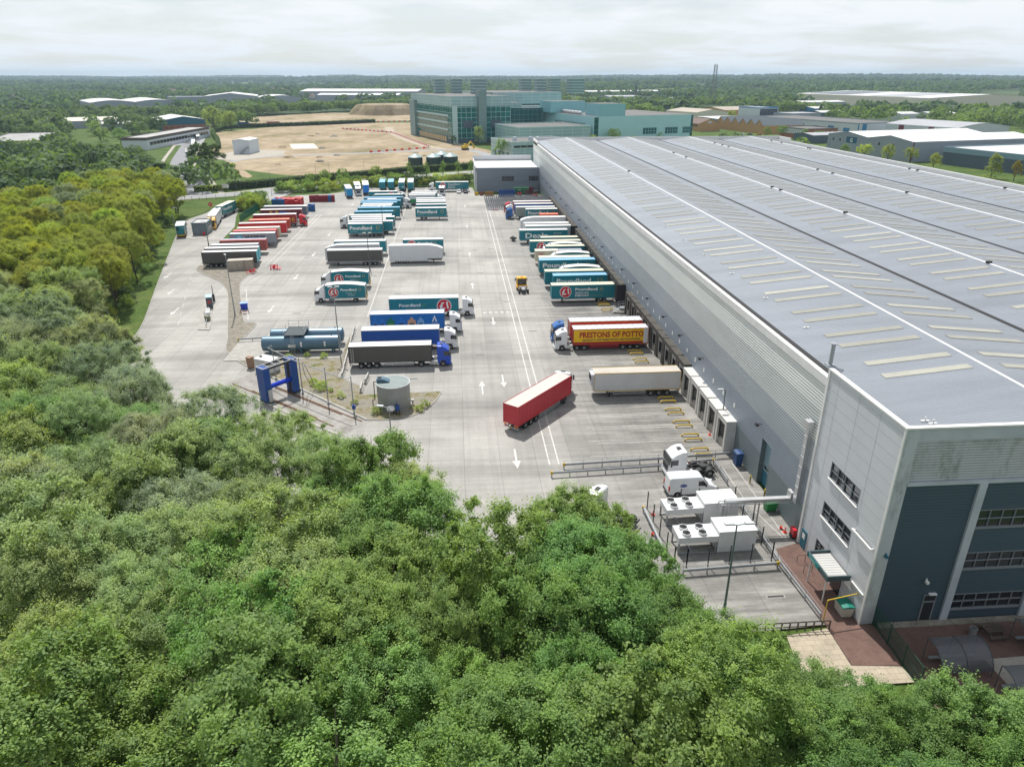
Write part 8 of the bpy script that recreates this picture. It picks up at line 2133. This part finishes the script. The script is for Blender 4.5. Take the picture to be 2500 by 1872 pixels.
FOREST = "-23.3,27.1,11.7,5;-15.9,26.2,12.8,2;-8,26.8,14.5,2;-1.2,26.4,11.8,2;2.7,27.4,15.5,6;10.4,27.7,14.6,2;18,28.1,11.9,6;-24.1,32.9,15,2;-18.5,32.9,13.3,2;-13.3,31.4,15.3,2;-5.7,34.1,13.1,2;-0.4,33.4,11.7,6;6.4,33.2,12.7,6;15.9,31.7,14.6,2;-28,38.7,12.6,5;-21,40.3,12.5,5;-15.3,38.3,15.2,6;-8.9,40,15,2;-3.1,39.7,13.2,2;5.8,38.7,14.8,6;10.2,38,13.8,6;-31.5,45.6,14,5;-24,44.9,12.7,5;-19,44.7,14.4,2;-13.6,43.8,14.5,5;-6.7,43.2,13.7,2;2.6,44.6,15.2,2;8.7,43.6,14.8,6;-34.7,50.2,15.1,5;-30.2,48.8,13.9,5;-23.6,49.4,14,5;-15.3,49.6,15.5,5;-8.8,50,13.9,2;-3.7,50.9,14.9,2;9.9,50,12.4,2;-38.2,57.1,15.2,1;-33.4,57.1,12.5,5;-25.1,56,13.1,1;-19.4,55.4,12.8,5;-13.3,56,12,2;-5.6,57.3,12.9,5;-41.3,60.8,13.3,5;-36,62.5,13.3,5;-28.6,61,14.7,5;-22.2,62.8,13,5;-14,63.3,13.3,5;-9.6,61.3,13.6,2;-45.2,68.9,13.6,5;-37.6,68.2,11.8,2;-31.7,68.5,13.7,1;-26,66,14.1,5;-19.5,67.8,13.2,5;-48,73.4,14.1,2;-41,72.9,14.1,5;-35.3,73.6,12.7,2;-27.1,73.1,14.7,1;-57.1,79.7,11.7,5;-53,77.9,12.8,5;-44.6,79,12.8,5;-39.7,80.3,12.9,1;-53.7,83.9,14,5;-49.5,83.4,12.1,5;-41.1,85,13.2,1;-57.4,91.8,13.7,5;-50.2,90.6,12,1;-46.1,89.4,14.1,1;-63.3,95.1,15,1;-53.8,96,11.7,1;-49.9,97.6,15.1,1;-64.5,101,14.1,1;-57.7,102.9,11.8,1;-67.4,106.9,12.6,1;-61.6,106.5,13.3,1;-70.8,112,12.8,1;-63.7,112.1,14.6,1;-80,120.3,13.7,1;-73.5,119.9,13.2,5;-68.9,118.8,14.4,5;-79.3,123.9,12.2,1;-72.3,126.1,11.6,1;-83.2,130.2,14.4,1;-73.3,131.9,13.5,5;-68.7,130.7,11.9,1;-84.4,134.8,12.6,1;-79.4,136.7,14.3,0;-73.2,137.6,12.8,5;-93.7,143.4,14.2,4;-88.1,143.2,14.9,0;-80.2,141,11.9,1;-76.2,141.2,14.7,0;-89.9,147.2,11.5,0;-84.2,149.2,14.8,0;-77.6,146.6,11.9,4;-71.6,148.6,11.9,0;-96.6,152.5,11.9,0;-89.5,154.5,10.9,1;-82.1,155,12.6,0;-73.3,153.4,13.8,0;-99.7,161.8,12.8,0;-93.4,161.5,12.7,0;-84,160.8,13.7,0;-76.5,159.8,11.5,0;-104.3,166.5,13.7,0;-96.8,166.9,12.2,0;-88.5,166.3,13.2,0;-81,166.1,12.3,0;-107.4,173.7,10.5,0;-100.3,174,11.8,0;-94.4,173.9,13.5,0;-85.9,172.9,12.9,0;-77.1,173.1,12.2,0;-112.2,181.6,11.5,0;-105.5,180.3,13.3,0;-97.1,180.1,11.9,0;-88.8,178.9,12.9,0;-81.9,180.6,11.2,0;-117.7,187.7,11.7,1;-108.5,184.9,13.8,0;-100.9,184.9,11.5,4;-94.1,184.9,11.9,0;-85.4,186.3,13.1,0;-119.8,193.4,11.6,0;-111.7,191.9,10.7,0;-103.5,192,11.2,4;-97,191.9,13.4,0;-88.9,193.3,11.4,0;-82.3,193.6,13.8,0;-123.4,199.8,11.2,4;-115.6,200.6,10.8,0;-107.5,199.2,10.8,0;-100.2,199.6,11.6,1;-92.9,198.2,14,4;-85.2,201.5,11,0;-126.7,206,12.2,1;-121,205.4,13.2,0;-113.8,205.7,13.1,0;-102.9,207.3,13.7,0;-95.3,207.7,11.6,4;-89.5,205.6,10.6,0;-131.3,213.7,14,0;-124.3,213.4,12.3,0;-114.3,212.6,12.5,1;-108.3,213.5,11.1,1;-100.4,213.8,10.5,1;-94.8,213.5,13.5,0;-133.9,220.4,12.4,0;-125.8,220.5,11,0;-118.7,221.1,12.1,0;-111.6,220.4,11.3,0;-105.5,220.9,13.7,0;-97.4,220.3,13.3,0;-137.2,227.9,12.1,0;-132.6,227.6,12.2,0;-122.8,227.8,12.7,4;-115,225.6,11.7,0;-107.5,226.2,12.1,0;-100,226,13.3,0;-93.9,224.7,13.1,0;-143.7,232.9,13.2,0;-136,233.4,13,0;-128.7,231.4,11.4,0;-120,234.2,12.7,1;-110.7,233.5,13,0;-103.2,233.1,13.8,0;-97,232.7,13.2,1;-145.5,239.6,13.2,1;-138.3,238.7,13.3,0;-130.6,241.1,11.1,0;-123,238,11.5,0;-116.2,238.9,13.2,1;-110,240.3,11.1,0;-99.8,239.5,13.6,0;-143.9,246.8,12.4,1;-135.7,246.5,13.8,0;-126.4,247.6,13.6,1;-119.9,244.7,11.5,0;-110.6,244.8,12.9,0;-104.6,247.4,12.7,0;-97.7,247.7,11,0;-145.7,253.6,11.2,1;-130.1,252.1,12.1,0;-125.2,251,13.8,0;-114.9,252.6,13.6,0;-108.7,252.7,11.4,1;-102.1,252,10.7,0;-151.5,261,10.9,0;-136.6,258.8,11.5,0;-127.1,258.7,12.1,0;-119.6,258.6,11.2,0;-113.7,260.5,12.9,0;-105.7,261,10.9,0;-97.2,259.9,11,0;-132.6,265.4,13.3,0;-123.7,265,12.8,4;-116.7,267,12.4,0;-109.4,265.6,12.1,4;-99.9,264.9,13,0;-134.3,272.6,12.6,0;-126.3,273.4,10.6,0;-121.3,273,13.3,4;-113.4,272.2,11.6,0;-106,271.4,13.9,0;-139.9,279.2,13.6,4;-130.9,279.5,12.3,4;-123.4,278.9,13.2,0;-115.4,280.5,12.9,0;-107.8,278.8,13.8,1;-142.7,284.2,11,1;-134.3,287.4,13.5,0;-127.1,284.8,13.4,0;-121.3,284.1,13,0;-110.6,287,12.6,0;-138.7,291.7,12.9,1;-131,291.7,13.7,4;-125.3,291.7,13.7,0;-115.3,292.2,12.4,0;-142.4,297.7,11.2,0;-134.6,299.3,12.5,0;-128.5,298.9,10.9,1;-118.3,297.9,13.3,0;-113.1,299.7,12.1,1;24,29.5,10.3,3;28.5,30,10.2,3;32.3,31,10.3,2;36.5,30,10,6;40,29,10,6;26,24.5,11,3;31.5,25.5,11,6;36,25,10.5,3;41,24,10.5,3;20,29.5,11.3,6;21,24.5,11.5,3;10.6,47.6,12.5,2;12.6,43.6,12,6;14.4,39.8,12,6;16.2,36.6,11.6,3;18.2,33.6,11.5,3;8.9,51,12.6,2;21.8,32.6,10.8,2;25.8,32.4,9.3,3"
for q in FOREST.split(";"):
    x, y, h, ci = (float(v) for v in q.split(",")); ci = int(ci)
    zone = "upper left wood along the entry lane" if y > 135 and x < -60 else ("canopy below the wash lane, left of the picture" if x < -22 else ("canopy at the bottom right by the paved bay" if x > 12 else "canopy at the bottom centre"))
    far_ = math.hypot(x, y) > 170
    tree(x, y, h, ci, "%s broadleaf tree in the %s" % (GNAME[ci], zone), "%s trees, %s" % (GNAME[ci], zone), None if not far_ else rt.choice(PROTO[:4]), wide=1.0 if not far_ else 0.95)
tree(-120, 369, 15.5, 7, "big round dark tree standing alone at the edge of the dirt site", None, PROTO[4], wide=1.5)
for i, (x, y, h) in enumerate(((-64.9, 333.8, 6), (-59.1, 339.5, 7), (-51.9, 343.8, 7), (-37.7, 352, 7), (-30, 343, 5))):
    tree(x, y, h, 2, "young street tree beside the public road, %s from the left" % ("first", "second", "third", "fourth", "fifth")[i], "young trees beside the public road", rt.choice(FARP))
for i, (x, y) in enumerate(((-22.5, 363), (-14.2, 363.5), (-6.2, 366), (1.4, 367), (7.8, 369))):
    tree(x, y, 7.5, 2, "small cone shaped tree in the row behind the white trailers, %s from the left" % ("first", "second", "third", "fourth", "fifth")[i], "row of small cone shaped trees by the road", CONE, "cone_tree", 1.1)
tree(27, 436, 12.5, 2, "round crowned tree in front of the low aqua block", None, rt.choice(FARP), wide=0.8); tree(17, 541, 13, 5, "grey green tree in front of the glass stair tower", None, rt.choice(FARP), wide=0.95); tree(-1, 536, 7, 7, "dark tree at the foot of the glass corner", None, rt.choice(FARP))
for i, (x, y, h, ci) in enumerate(((243, 400, 11, 0), (250, 390, 10, 0), (236, 412, 10, 4), (252, 372, 9, 0), (232, 428, 9, 2))):
    tree(x, y, h, ci, "olive green tree just beyond the warehouse roof edge, %s from the left" % ("third", "fourth", "second", "fifth", "first")[i], "trees beyond the warehouse roof", rt.choice(FARP))
tree(258, 336, 12, 0, "tall olive tree in front of the dark slate shed", None, CONE, "cone_tree", 1.5); tree(262, 326, 10, 4, "bright yellow tree in front of the dark slate shed", None, FARP[0], wide=0.7); 
for o in COL.objects:
    if o.name.startswith("crown") and o.parent and "bright yellow" in str(o.parent.get("label")):
        o.color = (0.30, 0.24, 0.02, 1)
tree(256, 300, 7, 2, "small green bush tree at the right edge beyond the roof", None, FARP[1]); tree(-262, 668, 12, 2, "tree in front of the brick base of the teal hall", None, FARP[2]); tree(-213, 690, 22, 5, "very large pale willow beside the estate road junction", None, FARP[0], wide=1.2); tree(-203, 706, 17, 5, "smaller pale willow on the right of the very large one", None, FARP[1], wide=1.1)
for i, (x, y, h, ci) in enumerate(((250, 585, 9, 2), (258, 574, 10, 3), (268, 556, 9, 2), (275, 548, 8, 3), (228, 700, 11, 7), (300, 800, 12, 4), (97, 520, 8, 4), (112, 524, 12, 4), (70, 500, 8, 4), (150, 545, 8, 4))):
    tree(x, y, h, ci, "%s tree among the buildings behind the warehouse" % GNAME[ci], "%s trees among the buildings behind the warehouse" % GNAME[ci], rt.choice(FARP))
rl = random.Random(8)
LT_ = [(-246 + 5.4 * k + rl.uniform(-1, 1), 414 + 1.8 * k + rl.uniform(-3, 3), rl.uniform(8, 11), 7) for k in range(13)] + [(-262 + 6 * k, 470 + rl.uniform(-8, 12), rl.uniform(8, 11), rl.choice([7, 3, 2, 0])) for k in range(7)] + [(x_ + rl.uniform(-6, 6), y_ + rl.uniform(-8, 8), rl.uniform(9, 13), rl.choice([7, 3, 2, 5])) for x_, y_ in ((-255, 560), (-262, 590), (-270, 630), (-245, 600), (-300, 650), (-330, 640), (-290, 690), (-236, 560), (-400, 700), (-420, 690))] + [(-139, 346, 12, 7), (-130, 338, 11, 7), (-121, 324, 11, 3)]
for x, y, h, ci in LT_:
    tree(x, y, h, ci, "%s tree in the belt in front of the left hand flat roofs" % GNAME[ci], "%s trees in the belt in front of the left hand flat roofs" % GNAME[ci], rl.choice(FARP) if y > 400 else PROTO[2], wide=1.2)
def shrub(x, y, s, ci, label, grp, z=0.0):
    o = put("shrub", rt.choice(BUSH), None, (x, y, z), rt.uniform(0, 6.28)); o.scale = (s * rt.uniform(0.9, 1.3), s * rt.uniform(0.9, 1.3), s * rt.uniform(0.8, 1.1)); c = GREEN[ci]; j = rt.uniform(0.85, 1.15); o.color = (c[0] * j, c[1] * j, c[2] * j, 1); tag(o, label, "shrub", grp)
rb = random.Random(4)
for k in range(64):
    f = k / 63; x = -74 + 80 * f + rb.uniform(-1.2, 1.2); y = 312 + (6 if x < -53 else 14 + 8 * f) + rb.uniform(-3, 9); ci = rb.choice([0, 4, 2, 7])
    shrub(x, y, rb.uniform(1.0, 1.9), ci, "%s shrub in the planted bank between the yard and the public road" % GNAME[ci], "%s shrubs in the planted bank" % GNAME[ci])
for k in range(16):
    ci = rb.choice([2, 0, 4]); shrub(-76.5 + rb.uniform(-3.4, 2.6), 277 + rb.uniform(-9, 11), rb.uniform(1.3, 2.1), ci, "%s shrub on the grass corner by the entry lane" % GNAME[ci], "%s shrubs on the grass corner" % GNAME[ci])
for k in range(40):
    y = 128 + 3.2 * k; ci = rb.choice([7, 2, 4, 0]); xk = np.interp(y, [122, 138.6, 170.6, 226.5, 251], [-60.5, -62.9, -71.6, -86.6, -92.2]); shrub(xk - rb.uniform(5.0, 8.0), y, rb.uniform(0.8, 1.5), ci, "%s shrub at the foot of the wood beside the entry lane" % GNAME[ci], "%s shrubs at the foot of the wood" % GNAME[ci])
for i, (x, y, s) in enumerate(((-23.5, 106.2, 0.42), (-22.2, 104.8, 0.55), (-20.6, 103.6, 0.3), (-18.6, 101.2, 0.35), (-16.2, 98.6, 0.3), (-6.4, 95.6, 0.35), (-5.6, 97.0, 0.4), (-12.6, 95.0, 0.4), (-27, 119, 0.3), (-24, 118.4, 0.35), (-30, 118.6, 0.3))):
    shrub(x, y, s, 4, "low weedy tuft growing in the gravel bed by the wash lane", "weedy tufts in the gravel bed", 0.1)
def hedge(label, pts, w, h, m_ci, leaf=0.22, dens=26):
    P = smooth_path(pts, 6); rs = np.random.RandomState(9); C_, Nn = [], []
    mb = MB()
    for a, b in zip(P[:-1], P[1:]):
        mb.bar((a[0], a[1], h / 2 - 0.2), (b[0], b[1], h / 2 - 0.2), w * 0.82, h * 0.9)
        A, B = np.array(a), np.array(b); L = np.linalg.norm(B - A); d = (B - A) / L; nn = np.array([-d[1], d[0]]); n = int(L * (w + 2 * h) * dens / 4)
        f = rs.rand(n) * L; u = rs.rand(n) * (w + 2 * h)
        side = np.where(u < h, -1, np.where(u < h + w, 0, 1)); off = np.where(side == 0, u - h - w / 2, side * w / 2); z = np.where(side == 0, h, np.where(side < 0, u, u - h - w))
        p = A + d * f[:, None] + nn * off[:, None]; C_.append(np.column_stack([p, z]) + rs.normal(size=(n, 3)) * 0.10)
        nv = np.column_stack([nn[0] * side, nn[1] * side, (side == 0) * 1.0 + 0.15]); Nn.append(unit(nv + rs.normal(size=(n, 3)) * 0.5))
    t = thing("hedge", label, "hedge", (0, 0, -0.1)); C_ = np.concatenate(C_); Nn = np.concatenate(Nn); n = len(C_)
    o = put("foliage", quads_mesh("foliage", C_, Nn, leaf * rs.uniform(0.7, 1.4, n), np.clip(0.5 + rs.normal(size=n) * 0.2, 0, 1), M_LEAF, rs), t); o.color = (*GREEN[m_ci], 1)
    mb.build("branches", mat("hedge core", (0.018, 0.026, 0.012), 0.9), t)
hedge("long dark clipped hedge along the far side of the public road", [(-99, 326.5), (-80, 339), (-68, 349), (-45, 363), (-22, 380), (10, 396), (40, 414)], 3.2, 3.1, 7, 0.3)
hedge("dark hedge along the far edge of the dirt site", [(-214, 720), (-196, 742), (-150, 765), (-112, 792), (-84, 812)], 4, 3.4, 7, 0.6, 5); hedge("dark hedge round the left side of the dirt site", [(-214, 720), (-208, 668), (-180, 585), (-160, 520)], 3, 2.6, 7, 0.5, 6); hedge("leafy low hedge left of the clipped road hedge", [(-112, 322), (-99, 326)], 3.0, 2.2, 4, 0.3)
rs = np.random.RandomState(123)
_g = rs.rand(96, 96)
def vnoise(x, y, s):
    u, v = (x / s) % 96, (y / s) % 96; i, j = u.astype(int), v.astype(int); fu, fv = u - i, v - j; fu = fu * fu * (3 - 2 * fu); fv = fv * fv * (3 - 2 * fv)
    g = lambda a, b: _g[a % 96, b % 96]
    return (g(i, j) * (1 - fu) + g(i + 1, j) * fu) * (1 - fv) + (g(i, j + 1) * (1 - fu) + g(i + 1, j + 1) * fu) * fv
def in_poly(P, x, y):
    c = np.zeros(len(x), bool)
    for (x1, y1), (x2, y2) in zip(P, P[-1:] + P[:-1]):
        with np.errstate(divide="ignore", invalid="ignore"):
            c ^= ((y1 > y) != (y2 > y)) & (x < (x2 - x1) * (y - y1) / (y2 - y1) + x1)
    return c
def rect(o, e1, L, D, pad=6):
    e = Vector(e1).normalized(); n = Vector((-e.y, e.x)); o = Vector(o); return [tuple(o + e * (a * 1.0) + n * b) for a, b in ((-pad, -pad), (L + pad, -pad), (L + pad, D + pad), (-pad, D + pad))]
CLEAR = [[(-130, -20), (170, -20), (170, 345), (60, 420), (-60, 350), (-96, 330), (-130, 300)], [(-104, 330), (-165, 520), (-215, 690), (-190, 745), (-265, 900), (-170, 1035), (-87, 1000), (-20, 1026), (0, 700), (60, 620), (190, 640), (190, 500), (60, 410), (-60, 345)],
         [(-140, 395), (-180, 440), (-215, 505), (-255, 690), (-232, 700), (-200, 560), (-160, 430)], [(190, 330), (190, 700), (235, 860), (300, 930), (420, 980), (470, 930), (395, 800), (400, 650), (470, 620), (430, 480), (460, 420), (400, 240), (200, 240)],
         [(-125, 330), (-175, 425), (-240, 470), (-245, 700), (-300, 690), (-300, 720), (-215, 720), (-150, 520), (-110, 380)], [(-250, 470), (-205, 505), (-262, 640), (-300, 690), (-335, 690), (-290, 600), (-300, 505), (-275, 470)], [(250, 750), (290, 750), (450, 1260), (400, 1260)], [(960, 1330), (1040, 1330), (1560, 1990), (1270, 1790)], rect((660, 1040), (0.98, 0.17), 260, 340), [(455, 935), (520, 950), (560, 1000), (620, 1150), (640, 1180), (520, 1150), (450, 990)]]
for o in list(COL.objects):
    if o.parent is None and o.get("category") == "building":
        w_ = [c for c in o.children if c.name.startswith("wall")]
        if w_:
            bb = [o.matrix_basis @ Vector(q) for q in w_[0].bound_box]; pts = [(bb[0].x, bb[0].y), (bb[4].x, bb[4].y), (bb[7].x, bb[7].y), (bb[3].x, bb[3].y)]
            cx, cy = sum(p[0] for p in pts) / 4, sum(p[1] for p in pts) / 4; CLEAR.append([(cx + (p[0] - cx) * 1.08 + (6 if p[0] > cx else -6), cy + (p[1] - cy) * 1.08 + (6 if p[1] > cy else -6)) for p in pts])
            if cy > 450:      # open ground on the viewer's side so the walls stay in sight
                d = Vector((cx, cy)).normalized() * (45 if cy < 900 else 120); CLEAR.append([(p[0] - d.x, p[1] - d.y) for p in pts])
def wood(name, label, r0, r1, az0, az1, spacing, quads, qs, hr, thr, dens_s, col, seed):
    rs = np.random.RandomState(seed); A = math.radians(az1 - az0) * (r1 * r1 - r0 * r0) / 2; n = int(A / spacing ** 2)
    r = np.sqrt(rs.uniform(r0 * r0, r1 * r1, n)); az = np.radians(rs.uniform(az0, az1, n)); x, y = r * np.sin(az), r * np.cos(az)
    ok = (0.6 * vnoise(x, y, dens_s) + 0.4 * vnoise(x + 999, y, dens_s * 0.37)) > thr
    for P in CLEAR:
        ok &= ~in_poly(P, x, y)
    x, y = x[ok], y[ok]; n = len(x); z = np.array([hills(a, b) for a, b in zip(x, y)])
    h = rs.uniform(*hr, n) * (0.8 + 0.4 * vnoise(x, y, dens_s * 0.5)); R_ = h * rs.uniform(0.36, 0.5, n) * (spacing / 9.0) ** 0.35
    u = unit(rs.normal(size=(n, quads, 3))); u[..., 2] = np.abs(u[..., 2]) * 1.1 - 0.32
    rad = rs.uniform(0.80, 1.08, (n, quads, 1))
    c = np.stack([x, y, z + h * 0.52], 1)[:, None] + u * rad * np.stack([R_, R_, h * 0.50], 1)[:, None]
    nv = unit(u + np.array([0, 0, 0.35]) + rs.normal(size=u.shape) * 0.35); sz = (qs * (h / np.mean(h)))[:, None] * rs.uniform(0.7, 1.3, (n, quads))
    vv = np.clip(rs.uniform(0.15, 0.85, (n, 1)) + rs.normal(size=(n, quads)) * 0.12, 0, 1)
    me = quads_mesh(name, c.reshape(-1, 3), nv.reshape(-1, 3), sz.ravel(), vv.ravel(), M_LEAF, rs, 0.8); o = put(name, me); o.color = (*col, 1); o["kind"] = "stuff"; tag(o, label, "wood")
wood("near_woodland", "mixed trees filling the land beyond the left hand buildings", 320, 1000, -52, -8, 10.5, 110, 1.0, (9, 15), 0.34, 60, (0.125, 0.190, 0.080), 1)
wood("estate_trees", "scattered tree belts among the right hand sheds", 380, 1300, 8, 48, 13, 90, 1.2, (9, 15), 0.50, 70, (0.165, 0.250, 0.075), 2)
wood("distant_wood", "woods covering the rising land in the middle distance", 1000, 3200, -50, 48, 19, 26, 3.0, (11, 18), 0.42, 210, (0.100, 0.165, 0.082), 3)
wood("skyline_wood", "wooded hills along the skyline", 3200, 9500, -46, 44, 44, 12, 8.0, (13, 22), 0.40, 600, (0.075, 0.130, 0.085), 4)
BL = np.array([(-268, 925), (-222, 1012), (-172, 1056), (-100, 1120), (-60, 1180)])
def belt(name, label, pts, w, n, hr, col, seed):
    rs = np.random.RandomState(seed); pts = np.array(pts, float); seg = np.linalg.norm(np.diff(pts, axis=0), axis=1); cum = np.concatenate([[0], np.cumsum(seg)]); s = rs.rand(n) * cum[-1]
    x = np.interp(s, cum, pts[:, 0]) + rs.normal(size=n) * w; y = np.interp(s, cum, pts[:, 1]) + rs.normal(size=n) * w; h = rs.uniform(*hr, n); R_ = h * 0.42; q = 120; u = unit(rs.normal(size=(n, q, 3))); u[..., 2] = np.abs(u[..., 2]) * 1.1 - 0.35
    c = np.stack([x, y, h * 0.5], 1)[:, None] + u * rs.uniform(0.8, 1.08, (n, q, 1)) * np.stack([R_, R_, h * 0.5], 1)[:, None]
    o = put(name, quads_mesh(name, c.reshape(-1, 3), unit(u + np.array([0, 0, 0.35]) + rs.normal(size=u.shape) * 0.35).reshape(-1, 3), rs.uniform(0.8, 1.5, n * q), np.clip(np.repeat(rs.uniform(0.2, 0.8, n), q) + rs.normal(size=n * q) * 0.1, 0, 1), M_LEAF, rs, 0.8)); o.color = (*col, 1); o["kind"] = "stuff"; tag(o, label, "tree belt")
belt("tree_belt", "dense tree belt behind the dirt field", BL, 9, 210, (12, 17), (0.160, 0.240, 0.070), 21); belt("estate_belt", "leafy belt between the right hand sheds and the enormous white one", [(430, 610), (480, 700), (560, 760), (640, 700), (700, 660)], 14, 150, (7, 11), (0.180, 0.260, 0.070), 22); belt("rear_belt", "tree belt right of the tall lattice mast", [(300, 1180), (380, 1190), (450, 1130), (470, 1030), (440, 960)], 16, 170, (12, 17), (0.155, 0.235, 0.070), 23)
M_TILE = mat("distant tile roof", S(120, 100, 92), 0.8, var=0.2); M_REND = mat("distant render", S(190, 186, 178), 0.8, var=0.15); hm = MB(); rh = random.Random(31)
def house_mesh():
    a = MB(); a.box(-5, 5, -4, 4, 0, 5.2); a.prism([(-4.3, 5.2), (4.3, 5.2), (0, 8.2)], -5.2, 5.2, "x", 1, 1); return a.mesh("distant_house", [M_REND, M_TILE])
HM = house_mesh()
for k in range(90):
    r, az = rh.uniform(1500, 2900), R(rh.choice([rh.uniform(-38, -30), rh.uniform(-22, -8), rh.uniform(-30, -5)])); x, y = r * math.sin(az), r * math.cos(az)
    tag(put("distant_house", HM, None, (x, y, hills(x, y) + 3.5), rh.uniform(0, 3)), "tiny distant house with tiled roof among the left hand woods", "house", "distant houses among the left hand woods")
hz = MB(); hz.box(-15200, 15200, -15200, 15200, -3, 115)
ho = hz.build("haze", bpy.data.materials.new("haze air")); ho["kind"] = "stuff"
_m = ho.data.materials[0]; _m.use_nodes = True; _t = _m.node_tree; _t.nodes.clear()
_o = _t.nodes.new("ShaderNodeOutputMaterial"); _v = N(_t, "ShaderNodeVolumePrincipled", {"Color": (0.62, 0.81, 0.98, 1), "Density": 0.00009, "Anisotropy": 0.2})
_t.links.new(_v.outputs[0], _o.inputs["Volume"])
